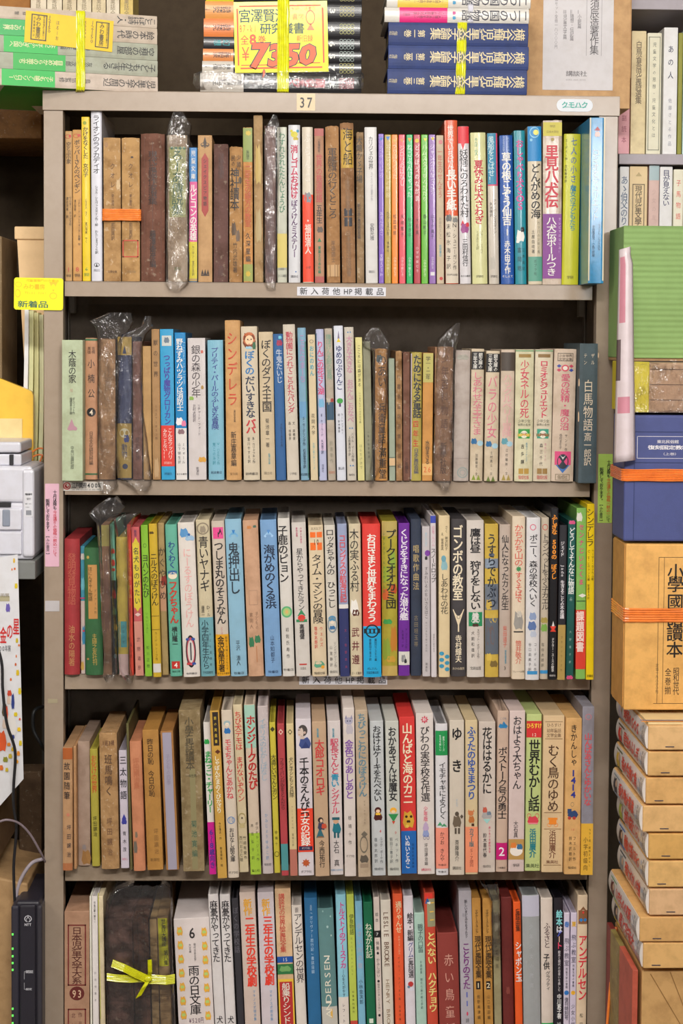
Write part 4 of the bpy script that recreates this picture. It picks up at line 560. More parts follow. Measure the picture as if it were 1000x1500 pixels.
(658.4,680,1282,658,1055,'s0','cabfb0',[],[('ゆ',1066,1084,'1c1a1c',16,0,.02),('き',1113,1131,'1c1a1c',16,0,.02),('斎藤隆介',1230,1262,'2c2826',6,0),('=講談社',1269,1274,'4a4640',4.4),('新創作',1170,1182,'a8b4c0',3)],[('c',0,1192,6,7,'54483c'),('b',0,1203,13,18,'6a5c4c'),('r',-2,1217,3,9,'54483c'),('r',3,1217,3,9,'54483c'),('d',7,1196,5,7,'54483c')],'stone-grey slipcase with bronze figure'),
(681.4,699.6,1281,681,1055,'s0','cdb992',[(1211,1278,'f0906c',-1,1,1)],[('ふうたのゆきまつり',1064,1171,'1f50a4',12.5,0,.02),('カラー版',1213,1240,'1f6c74',7,0,.02),('5-7歳向',1243,1270,'9a4a3c',6,0)],[('c',-1,1191,8,8,'c87848'),('t',-4,1187,3,4,'c87848'),('t',3,1187,3,4,'c87848'),('b',0,1200,9,11,'b86c34'),('r',2,1208,4,4,'4a2c1c')],'sand slipcase with deep blue title and fox child'),
(700.6,725,1278,701,1057,'s0','cabeb4',[],[('花ははるかに',1066,1163,'1e1c1e',14,0,.015),('新少年少女創作文学',1210,1250,'d04868',3,4,.01),('鈴木喜代春',1220,1256,'2c282a',5.4,-3,.005),('=偕成社',1267,1271,'5a5450',4)],[('b',0,1194,16,10,'a8a4a4'),('b',-3,1186,7,9,'c05a48'),('b',3,1191,7,6,'6c7c8c'),('v',0,1203,11,7,'9accc8')],'pale taupe slipcase with small ship drawing'),
(725.8,742.4,1277,728.4,1041,'h0','c2a896',[(1234,1259,'c01870')],[('ボストーク号の勇士',1094,1199,'1e1a20',13.5,0,.012),('=2',1238,1255,'f0e0e8',13),('=こども',1050,1054,'6a7c94',3.4),('=小峰書店',1269,1272,'4a3c38',3)],[('b',0,1063,14,7,'2c7cb0'),('t',1,1058,5,4,'2c7cb0')],'dusty-rose book with blue dolphin and magenta 2'),
(744,767.2,1277,746,1041,'s0','cfbcb8',[(1229,1259,'b68e50')],[('おはよう大ちゃん',1049,1156,'28242a',13,0,.01),('大石真',1202,1227,'28242a',6.5,-1),('=学研',1265,1270,'3a3436',5)],[('c',0,1246,19,16,'e8e0d8'),('b',-4,1238,9,9,'d87c38'),('b',5,1240,9,9,'3a6c94'),('c',0,1247,15,7,'e8e0d8')],'pinkish slipcase with tan picture of two children in a cup'),
(768.2,790.6,1276,771,1046,'s0','b6c480',[(1056,1080,'cc3032')],[('世界むかし話',1084,1188,'1e201c',16.5,1,.02),('浜田廣介',1214,1256,'1e7c88',9.5,0,.03),('=ひろすけ',1059,1067,'f0d040',5.6,0,.02),('=12',1073,1079,'f0e8d8',4),('=集英社',1265,1271,'2c3c24',6.6)],[('b',0,1201,17,13,'d04050'),('o',-6,1195,6,8,'d04050'),('o',6,1195,6,8,'d04050'),('r',0,1206,14,2,'e08890')],'light green slipcase with red crab'),
(792.6,823.6,1278,795.8,1048,'s0','d1b68e',[],[('むく鳥のゆめ',1091,1189,'4c3222',17,0,.01),('浜田廣介',1216,1257,'6c3a28',10,0,.01),('=ひろすけ',1059,1065,'7a6048',5.4),('=幼年童話',1067,1073,'7a6048',5.4),('=文学全集',1074,1080,'7a6048',5.4),('=集英社',1260,1265,'6c3a28',6)],[('r',0,1057,26,.8,'8a6c4c'),('r',0,1082,26,.8,'8a6c4c'),('r',0,1190,26,.8,'8a6c4c'),('r',0,1214,26,.8,'8a6c4c'),('r',0,1267,26,.8,'8a6c4c'),('r',0,1199,14,3,'e8882c'),('r',0,1204,11,7,'e8882c'),('o',-5,1208,6,6,'e8882c'),('o',5,1208,6,6,'e8882c')],'broad cream-peach slipcase with orange cart'),
(825.8,849,1281,829,1052,'s1','d3a66a',[],[('きかんしゃ',1061,1123,'28221e',9.5,0,.01),('1414',1127,1169,'2a348c',10,0,.03),('フェルト作',1224,1262,'5a4830',4.4,3),('鈴木武樹訳',1224,1262,'5a4830',4.4,-3),('=偕成社',1269,1273,'4a3c28',4.4),('=10',1213,1217,'c05044',3)],[('b',0,1192,16,11,'2c4470'),('r',-5,1188,6,7,'2c4470'),('c',-5,1198,5,5,'b03c34'),('c',2,1198,5,5,'b03c34'),('o',-1,1178,5,7,'8a7a60')],'orange-tan slipcase with blue locomotive and 1414'),
(850.2,868,1282,852.6,1035,'s1','85838e',[(1206,1282,'dcab3a',-1,1,1)],[('山んばあさんとゆかいな',1074,1180,'c84c54',11,0,.02),('小学初級向',1225,1276,'3c2c18',6.5,-2),('カラー版・創作えばなし',1213,1270,'5a4418',3,4,.005)],[('o',0,1050,9,9,'b86a74')],'mottled grey slipcase with red letters and yellow band, rightmost'),
]
ROW5 = [
(93,131,1500,92.8,1335,'s1','a07c64',[],[('日本児童文学大系',1358,1442,'4c1f1e',15,0,.0),('=93',1448,1463,'c8a88c',8,0,.01),('作品集',1480,1520,'6a443c',6,5),('北村',1480,1510,'6a443c',6,-5)],[('f',0,1399,27,92,'6c2a28'),('c',0,1455,22,21,'5c2422'),('f',0,1530,27,108,'6c2a28')],'brown cardboard slipcase with dark red ornamental frame'),
(131.6,135.4,1500,129,1313,'p0','d6d3c6',[],[],[],'thinnest white pamphlet, left of three together'),
(136,145,1500,134,1313,'p0','d2ccca',[],[('児童文藝（第七）',1320,1352,'3a383a',3),('別冊特集号',1420,1470,'8a8688',3)],[],'white magazine with tiny black heading, middle of three'),
(146.4,155,1500,142.6,1313,'p1','ccbd9e',[],[],[('r',-3,1400,1,190,'a8a83c')],'cream pamphlet, right of three together'),
(157,197,1500,154.4,1346,'h2','6c4c42',[],[],[('r',-8,1450,.7,240,'583c34'),('r',6,1450,.7,240,'5c4036')],'broad dark brown book in the tied film bundle'),
(198,222,1500,193.4,1344,'h3','5e3c2c',[],[],[('r',-4,1450,.7,240,'3c241a'),('r',5,1450,.7,240,'3c241a')],'ragged dark brown book in the tied bundle'),
(223,234,1500,218.6,1347,'p1','a5885c',[],[],[],'plain tan volume in the tied bundle'),
(235,252,1500,229.6,1343,'p1','a8885c',[(1345,1415,'e6d60e',-.85,.85)],[('世童話大講座',1346,1386,'1c1c10',6.4,1,.01),('第八集',1392,1414,'1c1c10',6.4,3,.01)],[],'tan volume with bright yellow label in the tied bundle'),
(261.4,314.6,1500,253.8,1345,'s0','cdc3c1',[],[('雨の日文庫',1415,1487,'1e1a1c',16,0,.01),('=6',1356,1377,'2c282a',13),('現代日本文学',1382,1408,'4a4448',3.4,3),('大正編',1382,1396,'4a4448',3.4,-4),('=¥520円',1491,1500,'5c3c54',4.4)],[(k,s*18,1363+i*20.5+(3 if s>0 else 0),wd,hh,c) for i in range(10) for s in (-1,1) for (k,wd,hh,c) in (('b',9,14,'e8a03c'),('b',6,5,'a8c06c'))],'very wide white boxed set with orange and green leaf pattern'),
(314.8,330,1500,304.4,1310,'h0','cbc6c6',[],[('麻憂がやってきた',1319,1409,'1e1a20',11,0,.012),('犬飼和雄',1486,1545,'1e1a20',9)],[],'white hardcover with black title, left of the identical pair'),
(330.6,346,1500,321.4,1310,'h0','cbc6c6',[],[('麻憂がやってきた',1319,1409,'1e1a20',11,0,.012),('犬飼和雄',1486,1545,'1e1a20',9)],[],'white hardcover with black title, right of the identical pair'),
(348,358,1500,338.8,1316,'h0','302e34',[],[('ぼくの学校話',1328,1396,'5a5860',8)],[],'charcoal narrow hardcover with dim grey title'),
(358.8,382,1500,350.2,1307,'s0','c0aea4',[],[('新作',1317,1341,'e89c2e',12,0,.025),('二年生の学校劇',1343,1445,'e03c2c',14,2,.04),('マキノス式脚本集',1450,1496,'5a88b0',4,4)],[],'beige slipcase with fat red title under orange heading'),
(383.4,407.6,1500,376.6,1307,'s0','c0b6bc',[],[('新作',1317,1341,'e89c2e',12,0,.025),('三年生の学校劇',1342,1443,'e03c2c',14,2,.04),('マキノス式脚本集',1450,1496,'5a88b0',4,3)],[],'lilac-grey slipcase with fat red title under orange heading'),
(409,432.6,1500,402,1302,'s1','caaa86',[(1401,1410,'1e4c98'),(1412,1427,'2a6a3c'),(1434,1560,'d8b03c'),(1438,1560,'a82c2c',-.82,.82)],[('講談社の世界絵童話全集',1309,1395,'b43230',9,-2,.005),('=15',1402,1409,'d0d8e8',4),('船乗りシンドバッド',1440,1530,'f0e0c8',12,0,.01)],[('b',0,1419,18,9,'6a9a5c')],'tan slipcase with blue and green bands above red panel'),
(434,449.6,1500,426.4,1326,'h0','cfc6be',[],[('アンデルセンの世界',1338,1439,'28222a',12,1,.0),('図説',1329,1336,'5a5254',5)],[],'off-white hardcover with thin tall black title'),
(451.6,471,1500,445,1315,'h0c','24608e',[],[('「ガリヴァー旅行記」書誌目録',1334,1426,'9cb8d0',4.4,0,.01),('英語版',1325,1333,'9cb8d0',3)],[],'deep blue cloth hardcover with small white lettering'),
(472,495.6,1500,464.6,1330,'h0g','587e80',[(1474,1570,'b4b0a8')],[('<ANDERSEN',1399,1490,'e4cfc0',10,-1,.0)],[('c',2,1357,3,4,'9ab4b4'),('c',7,1342,2,3,'9ab4b4'),('c',7,1370,2,3,'a8b8b4'),('c',1,1404,3,3,'d8d8d0'),('c',-4,1334,2,3,'8aa8a8'),('r',3,1484,3,14,'d0a44c')],'grey-teal hardcover with Latin capitals reading upwards'),
(496.4,511.8,1500,491,1310,'h0','84bacc',[(1460,1570,'cfc6be')],[('トルストイのアースフカ',1321,1418,'c82a7c',9,1,.02),('―心をたがやす',1420,1460,'28324c',4.4,1,.005),('レフ・トルストイ',1468,1530,'4a444c',4.4)],[],'light blue hardcover with magenta title'),
(513,524,1500,507,1310,'p0','adbc4e',[(1495,1570,'b84038')],[('伊奈物語',1339,1369,'28301c',6.5,1,.0),('児十八子のものがたり',1372,1430,'6c7c34',3),('中島早村満作',1450,1485,'4a5424',3)],[],'slim apple-green paperback'),
(524.8,535.8,1500,519.2,1320,'h0','74a8c2',[],[('小さい川の歌',1350,1420,'a89cac',6.5),('小林金次郎',1434,1471,'20384c',5.5)],[],'slim sky-grey hardcover with faded pink letters'),
(537,550.8,1500,531.4,1321,'h0','0f6040',[],[('ねながれ記',1352,1403,'e6ddc2',9.5,0,.005)],[('r',0,1495,6,7,'c8d0c4')],'dark green hardcover with cream title'),
(551.4,560.6,1500,546.4,1314,'p0','c6b9b2',[(1363,1373,'1c1a1c')],[('絵本',1335,1352,'3a3638',4.4),('=7',1365,1371,'e8e4e0',5),('特集',1378,1392,'3a3638',4.4),('かみしばい',1403,1432,'3a3638',4.4),('絵本からあしたの子供へ',1440,1482,'4a4648',3)],[('c',0,1396,3.4,4,'k'),('c',0,1437,3.4,4,'k'),('c',0,1487,3.4,4,'k')],'slim pinkish-grey magazine with black square marked 7'),
(561.6,577,1500,556.6,1318,'h0','cbc4b8',[],[('>LESLIE BROOKE',1335,1416,'6c5444',8,0),('>HENRY BROOKE',1434,1520,'8a745c',6,0)],[],'pale grey book with Latin title reading downwards'),
(578.8,593.2,1500,574.8,1309,'h0','dc542e',[],[('通りゃんせ',1320,1366,'ecccA4'.lower(),9,1,.01),('天神さまへ詣れ',1370,1398,'e0a884',3,1),('ゲイリー・スノー文と画 日本児童',1400,1495,'6c2c1c',3)],[],'orange-red hardcover with cream title'),
(594.4,609,1500,590.2,1312,'h0','cdc8d0',[],[('絵本・新編',1337,1378,'28242a',8.5,2,.015),('グリム',1380,1402,'3c4484',8,2,.01),('童話選',1403,1432,'28242a',8,2,.01)],[('c',1,1441,8,8,'b03434'),('b',3,1448,7,6,'c8c8d4'),('c',-2,1445,4,4,'5a7c94')],'lilac-white hardcover with red mushroom'),
(609.8,625.2,1500,606,1337,'h0','9ebcb0',[],[('親子の口笛',1353,1395,'284448',8,1,.0),('お森岩男・現元七童の絵と手紙',1406,1478,'3c5c5c',3.4,1)],[],'sea-green hardcover, lower than its neighbours'),
(626,642,1500,620.4,1307,'h0','b8432f',[(1316,1357,'8c8a6c',-.5,1)],[('とべない ハクチョウ',1365,1482,'ecc87c',12.5,1,.025)],[('t',-3,1318,7,11,'20589c'),('d',0,1322,8,4,'e8e0d8'),('r',-1,1312,12,8,'d8382c'),('b',3,1335,7,2,'d8b04c'),('b',3,1347,7,2,'d8b04c'),('b',4,1322,7,2,'d8b04c')],'brick-red hardcover with yellow title and blue sail'),
(643.4,674.6,1500,639.2,1366,'h0c','82352f',[],[('赤い鳥童謡',1393,1520,'c49284',14,1,.0)],[],'low wide dull red cloth book with pale title'),
(675.2,694.4,1500,671.2,1305,'s0','a09ca4',[],[('新しいまどみちをうたう',1318,1374,'2c262c',4.6,1,.01),('ことりのうた',1381,1449,'6e2870',11.5,0,.02),('詩',1492,1498,'5a565c',5)],[('r',0,1457,1.6,8,'3a4ca8'),('r',0,1470,1.4,8,'3a4ca8'),('c',0,1485,2.4,6,'c03454'),('b',-3,1340,4,6,'8c8890'),('b',4,1410,3,6,'b0acb4')],'speckled grey slipcase with purple title'),
(695.2,709,1500,690,1316,'p1','af7f3c',[(1437,1449,'1e1a18',-.5,.5)],[('現代童謡全集',1371,1433,'241c18',9,1,.01),('マザグースとアジア',1332,1368,'3c2c1c',4.4,0,.01),('=1',1438,1448,'d8c8a8',8),('佐野美津編',1456,1494,'4a3824',4.4)],[],'ochre paperback with a black square reading 1'),
(709.6,722.6,1500,706.2,1316,'p1','af7f3c',[(1437,1449,'1e1a18',-.5,.5)],[('現代童謡全集',1371,1433,'241c18',9,1,.01),('マザグースとアジア',1332,1368,'3c2c1c',4.4,0,.01),('=2',1438,1448,'d8c8a8',8),('山口佐田編',1456,1494,'4a3824',4.4)],[],'ochre paperback, second volume of its pair,'),
(724,735,1500,721,1319,'p1','908868',[],[('童謡集',1390,1420,'6a644c',5)],[('b',0,1350,7,30,'a8a088')],'faded grey-olive narrow book with wrinkled film tip'),
(736.8,753,1500,733.2,1314,'h1c','62221f',[],[],[('b',0,1450,6,12,'7a3c34')],'dark maroon cloth book with frayed head'),
(754.6,765.8,1500,751,1321,'h0','ea541d',[],[('童謡曲集',1331,1364,'2a1c14',7,1,.01),('シャボン玉',1379,1438,'f0e4d8',9.5,1,.02)],[],'slim vivid orange hardcover with white title'),
(766.8,792.4,1500,764,1311,'h0c','929698',[(1311,1342,'aeaebe')],[('少年少女の教育',1350,1450,'a4a8ac',6)],[],'wide steel-grey cloth hardcover with lilac top'),
(793,810.6,1500,791.6,1315,'h0','c8bcb2',[(1498,1570,'1f9c4c')],[('ふるさと',1351,1388,'3c1c28',10,0,.0),('子供',1396,1420,'1e1a1c',9,-1,.02),('グラフティ',1422,1450,'1e1a1c',7,1,.0)],[],'pale putty hardcover with brush title and green foot'),
(811.2,825,1500,811,1315,'p0g','1e1c25',[],[('絵本',1333,1356,'7cc4c8',9,1,.03),('は',1356,1366,'e8e4e0',9,1,.03),('ア',1362,1372,'4a5cc8',8,1,.03),('ー',1371,1380,'e8b4a0',8,1,.03),('ト',1380,1390,'e04464',9,1,.03),('絵本と現代の出会いを楽しむ',1392,1452,'c8c4c8',3.6,1,.015),('中川素子著',1456,1492,'e0dce0',6.4,1,.02)],[('b',1,1505,8,18,'8a8c8c')],'black hardcover with multicoloured title'),
(825.6,834.4,1500,825.6,1337,'p0','c4bbcc',[],[('飛ぶ教室',1373,1416,'4a4658',7,0,.0),('春',1350,1358,'3a70b8',7,0,.02),('児童文学の冒険',1417,1448,'3a3848',3,0,.01),('復刊特別号',1461,1494,'3a3848',5.6,0,.01)],[('c',0,1454,7,7,'2a6cb4')],'slim lilac magazine with blue disc'),
(835.4,845,1500,835.8,1337,'p0','c2b9cc',[],[('飛ぶ教室',1368,1411,'4a4658',7,0,.0),('夏',1350,1357,'e8a838',7,0,.02),('児童文学の冒険',1412,1446,'3a3848',3,0,.01),('少女小説',1470,1505,'3a3848',5.6,0,.0)],[('c',0,1454,6.4,6.4,'e0a030')],'slim lilac magazine with yellow disc'),
(846,862,1500,846,1311,'h0','ceb99e',[(1333,1353,'7c5438',-.8,1)],[('アンデルセン',1369,1465,'c82a3c',13,1,.02),('松田瓊',1480,1520,'4a4238',5)],[('t',1,1331,12,8,'7c5438'),('d',-2,1347,6,6,'2c74b4'),('d',4,1347,6,6,'2c74b4'),('c',1,1336,3,4,'c83c34')],'cream hardcover with red title and brown house emblem, rightmost'),
]
# ------------------------------------------------------------------ room shell
PAINT = 'a39281'
steel = mat(PAINT, .22, 'steel', 0, gain=1.0)
steel_w = mat('9c8b78', .5, 'steel', 1, gain=1.0)
for nm, a in (('floor', (-2.6, 2.6, -8.2, .62, -.03, 0)), ('ceiling', (-2.6, 2.6, -8.2, .62, 2.62, 2.65))):
    o = box(nm, *a, mat('8a8580' if nm == 'floor' else 'd8d4cc', .7, 'paper', 1), None, 0); tag(o, kind='structure')
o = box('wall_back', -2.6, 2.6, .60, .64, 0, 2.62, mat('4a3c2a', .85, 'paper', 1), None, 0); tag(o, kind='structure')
o = box('wall_left', -2.64, -2.6, -8.2, .62, 0, 2.62, mat('a89c88', .85, 'paper', 1), None, 0); tag(o, kind='structure')
o = box('wall_right', 2.6, 2.64, -8.2, .62, 0, 2.62, mat('a89c88', .85, 'paper', 1), None, 0); tag(o, kind='structure')

# ------------------------------------------------------------------ the steel bookcase
XL, XR = pt(64.5, 700).x, pt(897.5, 700).x
IL, IR = pt(92.5, 700).x, pt(870, 700).x
BD = .285
case = empty('steel_bookcase', ((XL+XR)/2, 0, 0)); tag(case, 'beige steel bookcase of five packed shelves, numbered 37 on its top rail', 'bookcase')
cx = -(XL+XR)/2
def cbox(n, x0, x1, y0, y1, z0, z1, m=steel, parent=None, bev=.0006):
    return box(n, x0+cx, x1+cx, y0, y1, z0, z1, m, parent or case, bev)
capb = pt(500, 166).z
# top tray with folded front
bm = bmesh.new()
box_bm(bm, XL+cx-.0012, XR+cx+.0022, -.003, BD+.004, TOPZ-.0015, TOPZ, .0005)
box_bm(bm, XL+cx-.0012, XR+cx+.0022, -.003, -.0012, capb, TOPZ-.001, .0005)
box_bm(bm, XL+cx-.0012, XR+cx+.0022, -.0012, .003, capb, capb+.0015, .0004)
box_bm(bm, XL+cx-.0012, XL+cx, -.001, BD+.004, capb, TOPZ-.001, 0)
box_bm(bm, XR+cx+.001, XR+cx+.0022, -.001, BD+.004, capb, TOPZ-.001, 0)
bm_obj('top_tray', bm, steel, case)
for sx, a, b in ((-1, XL, IL), (1, IR, XR)):
    bm = bmesh.new()
    box_bm(bm, a+cx, b+cx, 0, .0016, 0, capb, .0005)
    inn = b if sx < 0 else a
    box_bm(bm, inn+cx-(.0016 if sx < 0 else 0), inn+cx+(.0016 if sx > 0 else 0), .0012, .022, 0, capb, 0)
    bm_obj('front_post', bm, steel, case)
    out = a if sx < 0 else b
    cbox('side_panel', out-(0 if sx < 0 else .0016), out+(.0016 if sx < 0 else 0), .0022, BD, 0, capb, steel)
    # slotted strips that carry the shelves
    for yy in (.03, BD-.03):
        bm = bmesh.new()
        xs = out+(.003 if sx < 0 else -.005)
        box_bm(bm, xs+cx, xs+cx+.002, yy-.009, yy+.009, .1, capb-.02, 0)
        bm_obj('slotted_strip', bm, mat('a0988c', .4, 'steel', 0, gain=1.0), case)
cbox('back_panel', XL, XR, BD, BD+.0016, 0, capb, mat('8a7a68', .6, 'steel', 1, gain=1.0))
LIPS = [(415, 437), (704, 726.5), (987.5, 1010), (1266.5, 1289.5), (1572, 1596)]
SZ = []
for (a, b) in LIPS:
    zt = pt(500, a, .003).z; zb = pt(500, b, .003).z; SZ.append(zt)
    l, r = IL+.002, IR-.002
    if zt > 1.1: r = pt(867, 500).x
    bm = bmesh.new()
    box_bm(bm, l+cx, r+cx, .003, BD-.004, zt-.0012, zt, 0)
    box_bm(bm, l+cx, r+cx, .003, .0045, zb, zt-.0004, .0005)
    box_bm(bm, l+cx, r+cx, .0045, .016, zb, zb+.0012, 0)
    box_bm(bm, l+cx, r+cx, BD-.006, BD-.0045, zb-.006, zt-.0012, 0)
    bm_obj('shelf_board', bm, steel_w if zt < .9 else steel, case)
    for sx, e in ((-1, IL), (1, IR)):
        for yy in (.03, BD-.03):
            bm = bmesh.new(); x0 = (XL+.0055) if sx < 0 else (XR-.0145)
            box_bm(bm, x0+cx, x0+cx+.009, yy-.012, yy+.012, zb-.022, zt-.0015, .001)
            bm_obj('shelf_clip', bm, mat('c8c4bc', .3, 'steel', 0, gain=1.0), case)
box_bm(bm := bmesh.new(), IL+cx, IR+cx, .004, .006, .01, .10, .0005); bm_obj('plinth', bm, steel, case)
MB = .001053
def plate(name, px0, px1, py0, py1, y, hexc, parent=None, off=(0, 0, 0), bev=0, rough=.5, thick=.0004, coat=0):
    a = pt(px0, (py0+py1)/2, y); b = pt(px1, (py0+py1)/2, y); t = pt((px0+px1)/2, py0, y); c = pt((px0+px1)/2, py1, y)
    w2, h2 = (b.x-a.x)/2, (t.z-c.z)/2
    bm = bmesh.new(); r = bev; n = 5; P = []
    if r:
        for (sx, sz, a0) in ((1, 1, 0), (-1, 1, 90), (-1, -1, 180), (1, -1, 270)):
            for k in range(n+1):
                an = math.radians(a0+90*k/n); P.append((sx*(w2-r)+r*math.cos(an), sz*(h2-r)+r*math.sin(an)))
    else: P = [(w2, h2), (-w2, h2), (-w2, -h2), (w2, -h2)]
    m = len(P)
    V = [(x, 0, z) for x, z in P]+[(x, thick, z) for x, z in P]
    F = [tuple(range(m)), tuple(range(2*m-1, m-1, -1))]+[((k+1) % m, k, m+k, m+(k+1) % m) for k in range(m)]
    o = mesh(name, V, F, mat(hexc, rough, 'paper', 0, coat=coat), parent, loc=Vector(((a.x+b.x)/2, y, (t.z+c.z)/2))+Vector(off))
    bm2 = bmesh.new(); bm2.from_mesh(o.data); bmesh.ops.recalc_face_normals(bm2, faces=bm2.faces[:]); bm2.to_mesh(o.data); bm2.free()
    bm.free()
    return o, w2, h2
flat = lambda u, v, off: (u, -off, v)
def sign(o, w2, h2, x0, x1, y0, y1, items, shapes=(), name='lettering'):
    """printing on a plate; item coordinates are photo pixels"""
    P = Print(flat); sx = 2*w2/(x1-x0); sz = 2*h2/(y1-y0)
    U = lambda x: (x-(x0+x1)/2)*sx
    Vv = lambda y: ((y0+y1)/2-y)*sz
    for s in shapes: P.shape(s[0], U(s[1]), Vv(s[2]), s[3]*sx, s[4]*sz, s[5], .0003+(s[6] if len(s) > 6 else 0))
    for it in items:
        k = it[0]
        if k == 'v': P.text(it[1], U(it[2]), Vv(it[3]), Vv(it[4]), it[5]*sx, it[6], it[7] if len(it) > 7 else 0, .0005)
        else: P.row(it[1], U(it[2]), U(it[3]), Vv(it[4]), it[5]*sz, it[6], it[7] if len(it) > 7 else 0, .0005)
    P.build(name, o)
def casesign(name, x0, x1, y0, y1, y, hexc, items, shapes=(), bev=0, label=None):
    o, w2, h2 = plate(name, x0, x1, y0, y1, y, hexc, case, (cx, 0, 0), bev)
    sign(o, w2, h2, x0, x1, y0, y1, items, shapes)
    if label: o['label'] = label
casesign('number_plate', 434.5, 461.5, 137, 162, -.0036, 'dcc8a4', [('h', '37', 437, 459, 150, 20, 'k', .01)], (), 0, 'cream plate reading 37')
o, w2, h2 = plate('maker_badge', 815, 868, 145, 163.5, -.0036, 'c8ccd2', case, (cx, 0, 0), .0094, .3)
sign(o, w2, h2, 815, 868, 145, 163.5, [('h', 'クモハク', 822, 861, 154, 10, '1fa08e', .02)], [('r', 841, 157, 34, .8, '1fa08e')])
o['label'] = 'oval silver badge with green lettering'
for (x0, x1, y0, y1, z) in ((435, 565, 420.5, 433.5, .0024), (438, 567, 989.5, 1003, .0024)):
    casesign('shelf_label', x0, x1, y0, y1, z, 'd4d4dc', [('h', s, x0+4+16*i, x0+4+16*i+(11 if s != 'HP' else 14), (y0+y1)/2, 10.5, 'k', .01) for i, s in enumerate(['新', '入', '荷', '他', 'HP', '掲', '載', '品'])], (), 0, 'white strip label')
casesign('shelf_label', 91.5, 151, 705.5, 719, .0024, 'd8d2ca', [('h', '江戸開府400年', 105, 149, 711, 8.5, '2a2a2c', .02), ('h', 'THE ANNIVERSARY OF EDO TOKYO', 105, 149, 717, 2.4, '4a4a4c')], [('c', 98, 712, 11, 11, 'b82c2c'), ('o', 98, 712, 8, 8, 'e8d8d0', .0001), ('d', 99, 711, 4, 5, 'e8d8d0', .0002)], 0, 'silver sticker with red round emblem')
casesign('notice_strip', 66, 86.5, 708.5, 830, -.0006, 'ddb0c2', [('v', '十月以降も', 80.5, 718, 747, 5.6, '2a2628', .015), ('v', '今迄通りの価格（税込）にて', 80.5, 748, 815, 5.6, 'c83040', .01), ('v', '販売しております。', 70, 731, 781, 5.6, '2a2628', .02), ('v', '【みわ書房】', 70, 784, 813, 5.2, '4a4448')], (), .001, 'pink notice strip with red and black lettering')
casesign('notice_strip', 875.5, 896.5, 665, 766, -.0006, 'b9dc64', [('v', '十月以降も', 891, 674, 700, 5.6, '1c2a1c', .015), ('v', '今迄通りの価格（税込）', 891, 701, 755, 5.6, 'e05a30', .01), ('v', 'にて', 891, 755, 765, 5.2, '1c2a1c', .01), ('v', '販売しております。', 880.5, 685, 736, 5.6, '1c2a1c', .02), ('v', '【みわ書房】', 880.5, 738, 764, 5.2, '3a4a34')], (), .0006, 'lime green notice strip')
casesign('tape_piece', 66, 87, 880, 895.5, -.0006, 'bdb8ba', [], (), .0004, 'grey tape piece')
casesign('tape_piece', 70, 84, 1024, 1030, -.0004, 'a89c80', [], (), .0004, 'old tape residue')
casesign('tape_piece', 845, 852, 145.5, 146.2, -.0034, 'c8c0b8', [], (), 0, 'scuff tape')

